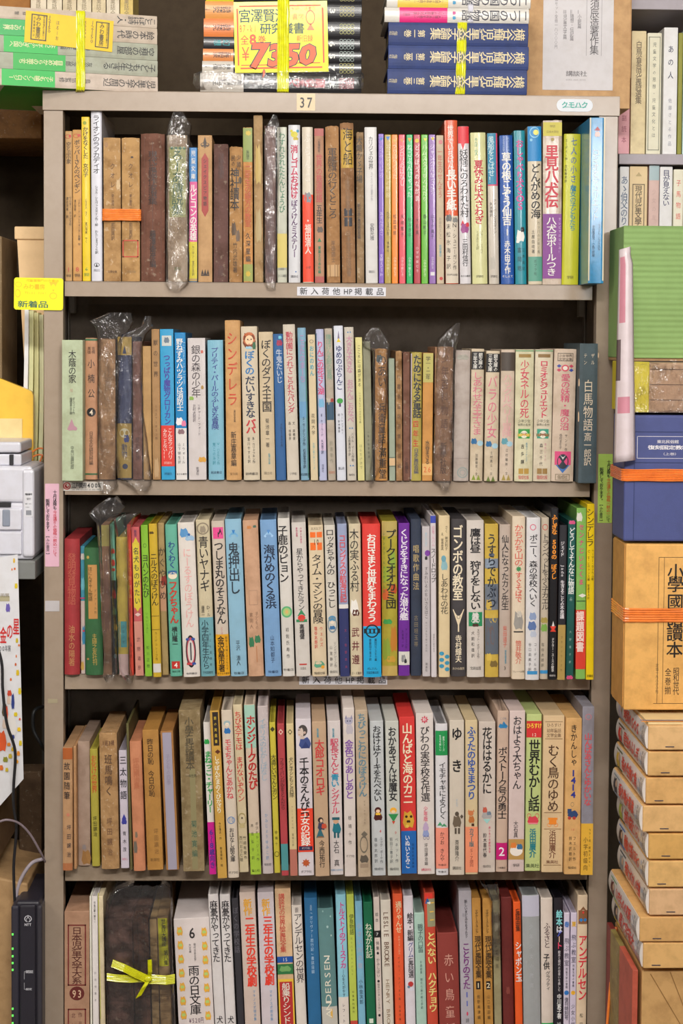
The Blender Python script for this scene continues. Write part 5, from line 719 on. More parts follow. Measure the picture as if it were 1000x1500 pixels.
# ------------------------------------------------------------------ the rows of books
ROWS = [(ROW1, 'top', 0, .0, 'books on the top shelf'), (ROW2, 'second', 1, .0, 'books on the second shelf'), (ROW3, 'third', 2, None, 'books on the third shelf'), (ROW4, 'fourth', 3, None, 'books on the fourth shelf'), (ROW5, 'bottom', 4, .0, 'books on the bottom shelf')]
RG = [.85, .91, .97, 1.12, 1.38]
for R, rn, ri, prot, grp in ROWS:
    zs = SZ[ri]+.0003
    rnd = random.Random(ri+5); Q = []
    for bi, (x0b, x1b, yb, x0t, yt, sty, hexc, bands, texts, arts, desc) in enumerate(R):
        x1t = x0t+(x1b-x0b)*(.985 if ri == 4 else 1)
        y = -.001 - rnd.random()*.0025
        if ri in (2, 3): y = max(-.07, min(.02, depth_at((x0b+x1b)/2, yb, zs)))
        if ri == 0: y = -.068 if x0b == 861.5 else y+.010
        if ri == 1 and (x0b == 89 or x0b == 846.6): y = -.030
        if ri == 4: y = -.006 - rnd.random()*.002
        A = pt(x0b, yb, y); B = pt(x1b, yb, y); T = pt(x0t, yt, y); T2 = pt(x1t, yt, y); yb2 = yb
        if ri == 4 or ri < 2:                       # follow the edges down to the shelf board
            k = (zs-T.z)/(A.z-T.z); A = T+(A-T)*k; B = T2+(B-T2)*k; yb2 = yt+(yb-yt)*k
        Q.append([A.x, B.x, T.x, T2.x, T.z, y, yb2, B.x-A.x])
    lo, hi = IL+.0022, IR-.0022
    nxt = hi
    for q in reversed(Q):                           # feet side by side, clear of the posts
        d = q[1]-nxt
        if d > 0: q[1] -= d; q[0] -= d*.8
        d = q[3]-hi
        if d > 0: q[3] -= d; q[2] -= d
        nxt = q[0]
    prev = None
    for q in Q:
        d = lo-q[0]
        if d > 0: q[0] += d; q[1] += d*.6
        d = lo-q[2]
        if d > 0: q[2] += d; q[3] += d*.6
        if prev:
            d = prev[1]-q[0]
            if d > 0: q[0] += d; q[1] = max(q[1], q[0]+q[7]*.8)
            zc = min(prev[4], q[4]); pr = prev[1]+(prev[3]-prev[1])*(zc-zs)/(prev[4]-zs); nl = q[0]+(q[2]-q[0])*(zc-zs)/(q[4]-zs)
            if pr > nl: d = (pr-nl)*(q[4]-zs)/(zc-zs); q[2] += d; q[3] = max(q[3], q[2]+q[7]*.8)
        prev = q
    for bi, (x0b, x1b, yb, x0t, yt, sty, hexc, bands, texts, arts, desc) in enumerate(R):
        ax, bx, tx, t2x, tz, y, yb2, w0 = Q[bi]
        wid = min(bx-ax, t2x-tx, w0)-.0006
        if (tx+t2x) >= (ax+bx): ang = math.atan2(t2x-bx, tz-zs); loc = (bx-.0003, y, zs); pv = 'r'
        else: ang = math.atan2(tx-ax, tz-zs); loc = (ax+.0003, y, zs); pv = 'l'
        H = math.hypot(tz-zs, (tx+t2x-ax-bx)/2)-wid*math.sin(abs(ang))*.5
        dep = min(.21, max(.125, H*.70))+rnd.random()*.012
        if 'in the tied' in desc or 'pamphlet' in desc: dep = .17
        dep = min(dep, BD-.012-y)
        vm = (lambda yb_, yt_, H_: (lambda yy: (yb_-yy)/(yb_-yt_)*H_))(yb2, yt, H)
        lab = desc+' on the '+rn+' shelf'
        if 'volume number' in desc: lab = desc+', bottom shelf'
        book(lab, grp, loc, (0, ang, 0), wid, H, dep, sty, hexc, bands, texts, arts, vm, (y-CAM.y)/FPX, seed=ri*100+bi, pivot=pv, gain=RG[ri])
# ------------------------------------------------------------------ clear films and ties
def film(label, rows, y, parent=None, back=.03, seed=0, amp=.004, group='clear film round the old books'):
    pts = sorted(rows); N = 12; V = []; F = []; R = []
    for (a, b) in zip(pts, pts[1:]):
        k = max(2, int((b[0]-a[0])/9))
        for i in range(k):
            t = i/k; R.append(tuple(a[j]+(b[j]-a[j])*t for j in range(3)))
    R.append(pts[-1]); M = len(R)
    c0 = pt((pts[0][1]+pts[0][2])/2, pts[-1][0], y)
    for j, (py, xl, xr) in enumerate(R):
        for i in range(-3, N+4):
            t = min(1, max(0, i/N)); px = xl+(xr-xl)*t
            p = pt(px, py, y)
            edge = abs(t*2-1)
            e = max(0, (-i if i < 0 else i-N))*back/3
            n = noise.noise(Vector((px*.13+seed*7, py*.035, seed)))+.5*noise.noise(Vector((px*.33, py*.09+seed, 3.1)))
            out = abs(xr-xl) < 14 or py < pts[1][0] or py > pts[-2][0]
            V.append((p.x-c0.x+(.0012*n), (-.0022-abs(n)*amp*(1.6 if out else 1)+edge**6*.0018+e), p.z-c0.z))
    W = N+7
    for j in range(M-1):
        for i in range(W-1): F.append((j*W+i, (j+1)*W+i, (j+1)*W+i+1, j*W+i+1))
    o = mesh('clear_film_bag', V, F, film_mat(), None, smooth=True, loc=c0)
    tag(o, label, 'film', group)
    return o
film('clear film bag knotted above the green-titled grey-tan book, top shelf', [(164, 254, 268), (172, 250, 272), (182, 246, 279), (197, 244.5, 277), (300, 244, 277), (405, 243, 277), (414, 242, 276), (424, 250, 264)], -.006, seed=1, amp=.005)
film('crinkled clear film over the purple-brown book on the top shelf', [(169, 399, 405), (182, 391, 410), (190, 387, 411), (300, 387, 406), (410, 387, 405), (422, 393, 403)], -.006, seed=2)
film('clear film bag with fanned top over the mottled book, second shelf', [(458, 160, 192), (470, 132, 194), (480, 140, 190), (497, 144, 178), (600, 143.5, 171), (700, 143.5, 170), (712, 147, 172), (722, 150, 160)], -.012, seed=3, amp=.006)
film('clear film bag round the navy picture book on the second shelf', [(463, 213, 221), (478, 206, 222), (490, 178, 212), (505, 172, 207), (600, 172, 209), (698, 172, 222), (708, 190, 222), (719, 201, 214)], -.012, seed=4, amp=.006)
film('loose folded film leaning by the ochre brush-titled book', [(480, 543, 555), (490, 536, 562), (505, 531, 571), (514, 546, 569), (600, 546, 566), (680, 543, 558), (709, 541, 546)], -.010, seed=5)
film('clear film twisted to a point over the brush-written brown book', [(473, 668, 673), (485, 654, 672), (497, 643, 671), (508, 640, 667), (600, 637, 664.5), (703, 634.5, 661.5), (709, 645, 658), (718, 648, 656)], -.010, seed=6)
film('clear film with flared top beside the green cloth book, third shelf', [(729, 160, 168), (742, 140, 183), (752, 130, 176), (766, 141, 161), (850, 147, 164), (960, 152, 169), (990, 151, 170), (1000, 156, 162)], -.034, seed=7, amp=.006)
film('clear film round the yellow teal-labelled book on the third shelf', [(752, 190, 204), (758, 166, 196), (785, 170, 187), (880, 172, 189), (980, 174, 190), (990, 178, 192), (1000, 186, 194)], -.036, seed=8, amp=.005)
film('wide cloudy film bag over the tied dark books, bottom shelf', [(1296, 196, 236), (1303, 168, 248), (1320, 156, 250), (1346, 154, 250), (1500, 156.5, 256), (1558, 158, 258)], -.024, seed=9, amp=.007, back=.05)
film('wrinkled film tip on the faded grey-olive book, bottom shelf', [(1294, 704, 728), (1305, 712, 731), (1320, 719.5, 731.5), (1400, 721, 733)], -.018, seed=10)

def ribbon(name, path, half, m, parent=None, loc=(0, 0, 0), seed=0, closed=True, ridges=6, amp=.0008, nrm=None):
    """plastic tape: path points (centre), half = half-width vector; lengthwise ridges"""
    P = [Vector(p) for p in path]; n = len(P); V = []; F = []; hv = Vector(half); K = ridges*2+1
    for i, p in enumerate(P):
        a = P[(i-1) % n] if (closed or i) else p; b = P[(i+1) % n] if (closed or i < n-1) else p
        t = (b-a).normalized(); no = t.cross(hv.normalized()).normalized()
        for k in range(K):
            u = k/(K-1)*2-1
            wob = 1+.12*noise.noise(Vector((i*.4, u, seed)))
            V.append(p+hv*u*wob+no*(amp*((k % 2)*1.0+.5*noise.noise(Vector((i*.7, u*3, seed+5))))))
    rng = n if closed else n-1
    for i in range(rng):
        for k in range(K-1):
            a = i*K+k; b = ((i+1) % n)*K+k; F.append((a, a+1, b+1, b))
    base = len(V)
    o = mesh(name, V, F, m, parent, loc=loc)
    md = o.modifiers.new('thickness', 'SOLIDIFY'); md.thickness = .0003; md.offset = 0
    return o
def rect_path(a0, a1, b0, b1, f, n=9, r=.004):
    out = []
    cs = [(a0, b0), (a1, b0), (a1, b1), (a0, b1)]
    for i in range(4):
        p, q = cs[i], cs[(i+1) % 4]
        for k in range(n):
            t = (k+.5)/n; out.append(f(p[0]+(q[0]-p[0])*t, p[1]+(q[1]-p[1])*t))
        # corner sample
        out.append(f(q[0]*.98+.02*(a0+a1)/2, q[1]*.98+.02*(b0+b1)/2))
    return out
def tape_mat(h): return mat(h, .28, 'plain', 1, gain=1.0, coat=.5, scale=2)
ORANGE, YELLOW = tape_mat('f28438'), tape_mat('dfe01c')
# orange tape binding the two cream slipcases
a = pt(150.5, 314.5, .004); b = pt(206.2, 314.5, .004)
o = ribbon('orange_tape', rect_path(a.x-.0006-a.x, b.x+.0002-a.x, -.0022, .165, lambda x, y: (x, y, 0)), (0, 0, .0088), ORANGE, None, (a.x, a.y, a.z), 3, amp=.0007)
tag(o, 'orange tape binding two aged slipcases on the top shelf', 'tape')
# yellow twine round the dark bundle, tied in a bow
a = pt(156, 1430, -.027); b = pt(256, 1438, -.027)
tw = empty('yellow_twine', (a.x, a.y, a.z)); tag(tw, 'flat yellow twine tied in a bow round the dark bundle, bottom shelf', 'twine')
def loc_(px, py, y=-.030): return pt(px, py, y)-Vector((a.x, a.y, a.z))
ribbon('band', [loc_(156.5, 1431), loc_(170, 1433), loc_(190, 1434), loc_(205, 1433.5), loc_(214, 1433.5)], (0, 0, .006), YELLOW, tw, seed=1, closed=False)
ribbon('band', [loc_(218, 1434.5), loc_(230, 1435), loc_(243, 1436), loc_(256, 1434)], (0, 0, .0075), YELLOW, tw, seed=2, closed=False)
ribbon('loose_end', [loc_(215, 1434, -.033), loc_(200, 1427, -.038), loc_(182, 1418, -.040), loc_(164, 1411, -.038)], (.0016, 0, .0058), YELLOW, tw, seed=3, closed=False)
ribbon('loose_end', [loc_(218, 1432, -.033), loc_(219.5, 1424, -.038), loc_(219, 1406, -.037)], (.003, 0, .0006), YELLOW, tw, seed=4, closed=False)
ribbon('loose_end', [loc_(217, 1436, -.033), loc_(211, 1446, -.040), loc_(203, 1460, -.038)], (.0045, 0, .0026), YELLOW, tw, seed=5, closed=False)
bm = bmesh.new(); bmesh.ops.create_icosphere(bm, subdivisions=2, radius=.0055)
for v in bm.verts: v.co = Vector((v.co.x*1.2, v.co.y*.7, v.co.z*.9))*(1+.2*noise.noise(v.co*600))+loc_(217, 1434, -.034)
bm_obj('knot', bm, YELLOW, tw, smooth=True)
# ------------------------------------------------------------------ stacks lying on top of the bookcase
def lying(label, group, xl, xr, yt, yb, y, depth, sty, hexc, bands=(), texts=(), arts=(), yaw=0.0, seed=0, gain=.95, zt=None, h=None):
    A = pt(xl, (yt+yb)/2, y); B = pt(xr, (yt+yb)/2, y)
    zt_ = pt(xl, yt, y).z if zt is None else zt
    hh = (pt(xl, yt, y).z-pt(xl, yb, y).z) if h is None else h
    H = (B.x-A.x)/math.cos(yaw)
    vm = lambda x: (x-xl)/(xr-xl)*H
    return book(label, group, (A.x, y, zt_), (0, math.pi/2, yaw), hh-.0004, H, depth, sty, hexc, bands, texts, arts, vm, (y-CAM.y)/FPX, seed=seed, gain=gain)
# stack C: two white, three navy
z = TOPZ+.0004
hs = [36, 34, 33, 21.5, 22.5]
ydc = -.002
pxm = (ydc-CAM.y)/FPX
spec = [
 (568, 773, 's1c', '2c3d74', '第三巻', 'navy cloth volume, lowest of three under the yellow tie'),
 (569, 775, 's1c', '2e4079', '第二巻', 'navy cloth volume, middle of three under the yellow tie'),
 (569, 774, 's1c', '2c3d74', '第一巻', 'navy cloth volume, uppermost of three under the yellow tie')]
for i, (xl, xr, sty, hx, vol, lab) in enumerate(spec):
    h = hs[i]*pxm; z += h
    lying(lab, 'books lying on top of the bookcase', xl, xr, 0, 0, ydc, .125, 'h1c', hx, [], [('横谷輝児童文学論集', 768, 630, 'dccb9c', 17, 0, .01), (vol, 622, 592, 'dccb9c', 11), ('偕成社', 582, 570, 'c8bc98', 6)], [], 0, 10+i, .95, z, h)
for i, (xl, xr, ob, oc, lab) in enumerate([(563, 775, (655, 585), 'e0287c', 'white book with magenta band lying on the navy volumes'), (566, 777, (656, 582), 'e6c84c', 'white book with yellow band, topmost over the navy volumes')]):
    h = hs[3+i]*pxm; z += h
    lying(lab, 'books lying on top of the bookcase', xl, xr, 0, 0, ydc, .125, 'h0g', 'dcd8d0', [(ob[0], ob[1], oc, -1, 1, 1)], [('二つの国の物語', 772, 676, '3a3a48', 16, 0, .01), ('二つの物語大河小説', 650, 605, '6a1c3c', 4, -2), ('（人間の条件を問う）', 650, 605, '6a1c3c', 4, 3), ('理論社', 600, 590, '8a3a5c', 4)], [('b', -3, 665, 5, 5, 'c84a8c'), ('b', 4, 665, 5, 5, '3a9ac8')], 0, 20+i, .95, z, h)
ztopC = z
a = pt(665.5, 100, ydc); b = pt(681, 100, ydc)
def vloop(name, label, cat, px0, px1, y0, y1, z0, z1, m, seed, lean=0):
    a = pt(px0, 100, y0); b = pt(px1, 100, y0); c = Vector(((a.x+b.x)/2, y0, z0))
    o = ribbon(name, rect_path(y0-.0012-c.y, y1+.0012-c.y, 0, z1-z0+.001, lambda y, zz: (lean*zz, y, zz), 12), ((b.x-a.x)/2, 0, 0), m, None, c, seed, amp=.0011, ridges=5)
    return tag(o, label, cat)
vloop('yellow_tie', 'yellow plastic tie round the three navy volumes', 'tie', 667, 681, ydc, ydc+.125, TOPZ+.0006, TOPZ+103*pxm+.001, YELLOW, 1, .02)
vloop('white_tie', 'white plastic tie round the two white lying books', 'tie', 684, 692, ydc, ydc+.125, TOPZ+103*pxm+.0012, ztopC, tape_mat('e4e4ee'), 2)

# stack B: eight volumes with a price card
ydb = .0; pxm = (ydb-CAM.y)/FPX; z = TOPZ+.0006
volsB = [  # xl, height, obi colour, number, ring colour, text, label
 (293, 27, 'c8c0b6', '8', 'd83a48', ('賢治詩私注', 'k'), ('薄明の写を行く', 'c83040'), 'black volume 8 in clear film, lowest of the priced stack'),
 (296, 17, 'c4bcb0', '7', 'c8c47c', ('妹の悲傷', 'k'), None, 'black volume 7 with grey band in the priced stack'),
 (297, 17.5, 'dc8c50', '5', 'b4c4bc', ('童話探求', 'k'), None, 'black volume 5 with orange band in the priced stack'),
 (298, 17.5, '1e1e22', '6', 'b8c8c4', ('幻想', '1f9aa0'), None, 'all-black volume 6 in the priced stack'),
 (298, 26, 'e08040', '4', 'c4c47c', ('詩探究', 'k'), None, 'black volume 4 with deep orange band in the priced stack'),
 (300, 25, 'e0984c', '3', 'c4bc7c', ('詩探究', 'k'), None, 'black volume 3 with light orange band in the priced stack'),
 (301, 14, 'd8d02c', '2', 'c4bc7c', None, None, 'black volume with yellow band, topmost of the priced stack')]
for i, (xl, hp, oc, num, rc, tx, t2, lab) in enumerate(volsB):
    h = hp*pxm; z += h; xr = 530-(2 if i in (3, 4) else 0)
    texts = [(num, 491, 482, 'f0ece0', 12 if hp > 15 else 8, 0, .02)]
    if tx: texts.append((tx[0], 338 if i else 356, 312, tx[1], min(9, hp*.5), 0, .01)); texts.append(('れんが書房', 308, 300, '4a3a30', 2.4))
    if t2: texts += [(t2[0], 476, 424, t2[1], 13, 0, .02), ('小沢俊郎著', 400, 364, 'd8d4d0', 6)]
    arts = [('o', dz, 500+5.4*k, 5, 5, rc) for k in range(4) for dz in ((-5, 0, 5) if hp > 16.9 else (-2.5, 2.5))]
    lying(lab, 'books lying on top of the bookcase', xl, xr, 0, 0, ydb, .15, 'h0g', '232226', [(357 if i == 0 else 342, xl, oc, -1, 1, 1)], texts, arts, 0, 30+i, .95, z, h)
ztopB = z
film('clear film round the lowest volume of the priced stack', [(104.5, 296, 528), (108, 284, 532), (122, 283, 532), (130.5, 288, 531)], -.004, seed=21, amp=.003, back=.02, group='clear film over the lying books')
vloop('yellow_tie', 'yellow plastic tie crossing the fluorescent price card', 'tie', 406, 423, ydb-.004, ydb+.15, TOPZ+.0006, ztopB, YELLOW, 5, 0)
card, w2, h2 = plate('price_card', 343, 480, 2, 106, -.0026, 'f2ea08', None, (0, 0, 0), 0, .5, .0005, .2)
card.rotation_euler = (0, math.radians(-1.6), 0); tag(card, 'fluorescent yellow handwritten price card for 7,350 on the middle stack', 'price card')
Y0, Y1 = 2, 106
P = Print(flat); sx = 2*w2/137; sz = 2*h2/104
U = lambda x: (x-411.5)*sx
Vv = lambda y: (54-y)*sz
RD = 'e8521c'
for r in ((347, 349.5, 12, 95), (472, 474.5, 12, 93)): P.rect(U(r[0]), U(r[1]), Vv(r[3]), Vv(r[2]), RD)
for r in ((351, 471, 7.5, 9.5), (351, 471, 98, 100.5)): P.rect(U(r[0]), U(r[1]), Vv(r[3]), Vv(r[2]), RD)
for r in ((352, 398, 94, 95.4), (425, 468, 92, 93.4)): P.rect(U(r[0]), U(r[1]), Vv(r[3]), Vv(r[2]), RD)
for (t, x0, x1, y, s, c, bo) in (('宮澤賢治', 350, 421, 23, 20, '1c4a44', .01), ('研究叢書', 381, 446, 42, 16, '1c4a44', .015), ('87-kl', 350, 376, 41, 14, RD, 0), ('全', 352, 364, 58, 14, RD, .01), ('8', 363, 377, 57, 20, RD, .03), ('巻', 377, 389, 58, 13, RD, .01), ('¥', 352, 366, 78, 26, RD, 0), ('新旧録', 434, 458, 57, 10, RD, 0), ('神保町の古書店', 426, 462, 13, 5, 'f08a5a', 0), ('書房', 428, 446, 25, 9, 'f08a5a', 0)):
    P.row(t, U(x0), U(x1), Vv(y), s*sz, c, bo)
for (t, x0, x1, y, s) in (('7', 366, 394, 80, 44), (',', 381, 391, 96, 30), ('3', 390, 415, 80, 40), ('5', 414, 440, 80, 40), ('0', 436, 464, 80, 36)):
    for bo, c, of in ((.075, '1c3c38', .0003), (.045, 'ee5a24', .0006)):
        V, F = glyph(t, bo, 2, True); P.poly([(U((x0+x1)/2)+(x*1.15+y_*.18)*(x1-x0)*sx*1.35, Vv(y)+y_*s*sz) for x, y_ in V], F, c, of)
for q in (('o', 455, 26, 14, 22), ('t', 455, 40, 12, 10)): P.shape(q[0], U(q[1]), Vv(q[2]), q[3]*sx, q[4]*sz, 'f08a5a', .0003)
P.build('lettering', card)

# stack A: five books turned a little, overhanging the left end
yaw = math.radians(16); yda = -.045
pxm = (yda-CAM.y)/FPX
grpA = 'books lying on top of the bookcase'
volsA = [
 (24, 'ccbcae', (77, 2), '16b244', ('児童文学の周辺', 222, 146), ('子ども論アンソロジー', 74, 12), ('鳥越信監修', 128, 82), 'beige book with green band, lowest of the left stack'),
 (24, 'a9ac9b', (92, 18), '18a83c', ('子どもが生きる', 222, 146), ('目覚めからの旅立ち', 88, 26), ('灰谷健次郎', 130, 92), 'sage book with green band, second from below in the left stack'),
 (24, 'a7aa98', (81, 5), '16b244', ('空想の部屋', 220, 166), ('ようこそふしぎの国へ', 78, 12), ('神宮輝夫編', 128, 84), 'sage book with green band, middle of the left stack'),
 (23.5, 'c6b6a4', (35, -1), '1aa44a', ('絵本の時代', 220, 166), ('この世界', 34, 4), None, 'beige book with green band, partly under the yellow slip'),
 (18, 'cbbba9', None, None, ('ことばは詩・人', 222, 166), ('今江祥智', 60, 18), None, 'beige book on top of the left stack')]
z = TOPZ+.0005
for i, (hp, hx, ob, oc, t1, t2, t3, lab) in enumerate(volsA):
    h = hp*pxm*1.0; z += h
    texts = [(t1[0], t1[1], t1[2], 'k', 12, 0, .005), (t2[0], t2[1], t2[2], 'e8e0b0' if ob else '3a342c', 8 if ob else 5, 0, .01)]
    if t3: texts.append((t3[0], t3[1], t3[2], '2c2c28', 7))
    lying(lab, grpA, -1, 226-i*.3, 0, 0, yda, (.27 if i == 0 else .15), 's1', hx if i else 'ccbcae', [(ob[0], ob[1], oc, -1, 1)] if ob else [], texts, [], yaw, 50+i, .95, z, h)
ztopA = z
# green lower cover that shows under the overhang
A0 = pt(-1, 130, yda)
gc = Print(lambda u, v, off: (u, v, -off))
o = mesh('green_cover_sheet', [(.008, .004, -.0004), (.235, .004, -.0004), (.235, .262, -.0004), (.008, .262, -.0004), (.008, .004, -.0012), (.235, .004, -.0012), (.235, .262, -.0012), (.008, .262, -.0012)], [(0, 1, 2, 3), (7, 6, 5, 4), (0, 4, 5, 1), (1, 5, 6, 2), (2, 6, 7, 3), (3, 7, 4, 0)], mat('1fa82c', .4, 'paper', 0, gain=1, coat=.3), None, loc=(A0.x, yda, TOPZ+.0018))
o.rotation_euler = (0, 0, yaw); tag(o, 'green printed sheet under the left stack, seen from below', 'paper')
sheet_tilt = o
o = ribbon('yellow_tie', rect_path(-.002, .152, -.002, z-TOPZ, lambda y, zz: (0, y, zz), 12), (.0066, 0, 0), YELLOW, None, (pt(113.5, 80, yda).x, yda+.0335, TOPZ+.0008), 8, amp=.0012, ridges=5)
o.rotation_euler = (0, 0, yaw); tag(o, 'yellow plastic tie round the left stack over the yellow slip', 'tie')
slip, w2, h2 = plate('order_slip', 37, 166, 23, 69, yda+.0275, 'e9c42c', None, (0, 0, 0), 0, .6, .0004)
slip.rotation_euler = (0, math.radians(3.2), yaw); tag(slip, 'yellow slip with two stamped boxes tied on the left stack', 'slip')
sign(slip, w2, h2, 37, 166, 23, 69, [('v', 'みわ書房', 56, 28, 62, 7, '3a3420', .01), ('v', '神田神保町古書セン', 64, 28, 62, 3, '5a5030'), ('v', '児童書専門店', 50, 30, 60, 3, '5a5030'), ('v', '12150', 72, 26, 52, 6, '5a5030'), ('v', 'ほるーお', 84, 32, 62, 5, '5a5030'), ('v', 'みわ書房', 149, 28, 62, 7, '3a3420', .01), ('v', '神田神保町古書セン', 157, 28, 62, 3, '5a5030'), ('v', '12150', 135, 26, 60, 6, '5a5030'), ('v', 'k66006', 124, 26, 60, 6, '4a4028')], [('f', 57, 45.5, 23, 38, '3a3420'), ('f', 150, 45.5, 20, 38, '3a3420')])
# upright cream books behind the left stack
for i, (x0, x1) in enumerate([(45, 68), (69, 91), (92, 112), (113, 134), (135, 155), (156, 175), (176, 195)]):
    A = pt(x0, 27, .175); B = pt(x1, 27, .175)
    book('cream upright book behind the left stack, '+['leftmost', 'second from left', 'third from left', 'fourth', 'third from right', 'second from right', 'rightmost'][i]+' of seven', 'cream books behind the left stack', (A.x, .175, TOPZ+.0005), (0, 0, 0), B.x-A.x-.0006, .27, .10, 's1', ['ddd0b8', 'e0d4bc', 'd4c4a4', 'dccfb2', 'd8c8a4', 'ddd2bc', 'd8c070'][i], [], [('童話全集', -20, 18, '8a7a5c', 7)], [], lambda yy: (140-yy)/949*1.05, .00113, 70+i)
# cardboard box with a label sheet at the right end
yb_ = .135
A = pt(770, 100, yb_); B = pt(923, 100, yb_)
cb = empty('cardboard_box', ((A.x+B.x)/2, yb_, TOPZ)); tag(cb, 'tan cardboard box with a white title sheet on the right end', 'box')
hw = (B.x-A.x)/2; cardm = mat('d2a878', .75, 'card', 1, gain=.95)
bm = bmesh.new(); box_bm(bm, -hw, hw, 0, .14, .0006, .26, .0012); bm_obj('carton', bm, cardm, cb)
bm = bmesh.new(); box_bm(bm, hw, hw+.0012, .002, .138, .05, .26, .0004); bm_obj('side_flap', bm, cardm, cb)
o, w2, h2 = plate('title_sheet', 795, 898, -14, 132, yb_-.0008, 'd4d0d2', cb, (-cb.location.x, -yb_, -TOPZ))
sign(o, w2, h2, 795, 898, -14, 132, [('v', '那須辰造著作集', 870, -14, 80, 13, '4a4448', 0), ('v', 'Ⅰ小説篇', 848, 14, 42, 5.5, '7a7478'), ('v', 'Ⅱ随想・伝記篇', 837, 14, 60, 5.5, '7a7478'), ('v', 'Ⅲ児童文学篇', 827, 14, 58, 5.5, '7a7478'), ('v', '定価セット全冊一八〇〇〇円', 814, -10, 72, 4.5, '8a8488'), ('h', '講談社', 829, 860, 108, 8, '5a5458'), ('h', '0393-000-2253', 829, 858, 117, 2.6, '8a8488')], [('r', 858.5, 34, .6, 95, '9a9498'), ('r', 880.5, 34, .6, 95, '9a9498')])

# note card on the left post
note, w2, h2 = plate('note_card', 20.5, 92.5, 407, 454, -.0034, 'f4f000', None, (0, 0, 0), .004, .5, .0005, .2)
note.rotation_euler = (0, math.radians(.6), 0); tag(note, 'rounded fluorescent yellow note card stuck across the left post', 'note')
sign(note, w2, h2, 20.5, 92.5, 407, 454, [('h', '新着品', 26, 71, 446, 10, '14605c', .01), ('h', 'みわ書房', 34, 66, 420, 8, 'f4b818', .0), ('h', '児童書専門の古書店', 38, 86, 411, 4, 'f4c020'), ('h', 'TEL03-3261', 36, 68, 429, 4, 'f4c020')], [('v', 78, 420, 12, 14, 'f4c420'), ('c', 78, 420, 6, 8, 'f4f000', .0001), ('o', 78, 433, 11, 10, 'f4c420'), ('o', 27, 417, 10, 8, 'f4c420'), ('o', 26, 430, 8, 12, 'f4c420')])
# ------------------------------------------------------------------ right side: the far bookcase
FY = .25
fb = empty('steel_shelf_unit', (pt(1010, 200, FY).x, FY, 0)); tag(fb, 'pale steel shelf unit set back beyond the right post', 'shelf')
fx = fb.location.x; lil = mat('b4acb4', .45, 'steel', 0, gain=1.0)
def fbx(n, px0, px1, py0, py1, y0, y1, m=lil):
    a = pt(px0, 300, FY); b = pt(px1, 300, FY); a.z = pt(950, py1, FY).z; b.z = pt(950, py0, FY).z; return box(n, a.x-fx, b.x-fx, y0-FY, y1-FY, a.z, b.z, m, fb, .0008)
fbx('top_rail', 916, 1120, -20, 14.5, FY-.004, FY+.30)
fbx('shelf_board', 905, 1120, 226, 241, FY-.004, FY+.30)
fbx('shelf_board', 905, 1120, 462, 478, FY-.004, FY+.30)
fbx('back_panel', 905, 1120, -20, 1840, FY+.30, FY+.304, mat('5c5244', .6, 'steel', 0, gain=1.0))
fbx('side_panel', 902, 904, -20, 1840, FY, FY+.30, mat('8a8074', .5, 'steel', 0, gain=1.0))
fbx('shelf_board', 905, 1120, 1790, 1840, FY, FY+.30)
FAR = [
 (905, 921.5, 222, 60, 'p0', 'e0a4ac', [('小学国語副読本', 100, 210, '9a4a5c', 7)], 'pink book in the upper row of the far shelf unit'),
 (923, 944.5, 222, 45, 's1', 'e2cba2', [('白鳥省吾児童詩選集', 60, 150, '6a5a44', 9)], 'peach slipcase in the upper row of the far shelf unit'),
 (946, 967, 222, 48, 's0', 'dcd8c2', [('児童文学の思想・児童文化とは', 60, 200, '6a6a60', 5)], 'cream framed slipcase in the upper row of the far shelf unit'),
 (970, 990.5, 222, 40, 's0', 'dcdce2', [('あの人', 62, 118, '3c3c54', 8), ('佐藤さとる作品', 140, 212, '8a8a94', 5)], 'white slipcase in the upper row of the far shelf unit'),
 (991.5, 998, 222, 48, 'p0', '8a8a3c', [], 'olive book in the upper row of the far shelf unit'),
 (999, 1016, 222, 44, 'p0', 'c4dce0', [('童話の森', 80, 200, '4a6a74', 8)], 'pale blue book at the frame edge, far shelf unit'),
 (905, 918.5, 462, 244, 'p0', 'e0dee4', [('あゝ伯父のり', 258, 330, '5c6c84', 10)], 'white book with blue-grey title, lower far row'),
 (919.5, 945.5, 462, 243.5, 's0', 'dcc49a', [('現代児童文學', 272, 330, '5c4c38', 10, 0), ], 'tan framed slipcase in the lower row of the far shelf unit'),
 (947.5, 962.5, 462, 242, 'p0', 'ccb0a8', [('少女の友', 275, 325, 'b89c94', 6)], 'grey-topped dusty pink book in the lower far row'),
 (963.5, 982, 462, 244, 's0', 'e2e2e6', [('目が見えない', 249, 302, '3c3c60', 10, 0, .01)], 'white book with navy title, lower far row'),
 (983.5, 998, 462, 248, 'p0', 'dcd8c4', [('子馬物語', 260, 325, 'c85c54', 7)], 'cream book with red letters, lower far row'),
 (999, 1016, 462, 250, 'p0', 'b8a888', [], 'khaki book at the frame edge, lower far row')]
for i, (x0, x1, yb, yt, sty, hx, tx, lab) in enumerate(FAR):
    y = FY+.004; A = pt(x0, yb, y); B = pt(x1, yb, y)
    zb = pt(950, 226 if yb < 300 else 462, FY).z+.0008
    H = pt(x0, yt, y).z-zb
    vm = (lambda a, b, h: (lambda yy: (a-yy)/(a-b)*h))(yb, yt, H)
    bands = [(242, 264, '9cb0b4')] if i == 8 else []
    arts = [('f', 0, 135, 17, 165, '8a8a78')] if i == 2 else ([('f', 0, 360, 18, 180, '6a5a44'), ('t', 0, 255, 9, 6, 'b09a6c')] if i == 7 else [])
    book(lab, 'books on the far shelf unit', (A.x, y, zb), (0, 0, 0), B.x-A.x-.0006, H, .16, sty, hx, bands, tx, arts, vm, (y-CAM.y)/FPX, seed=300+i, gain=1.3)

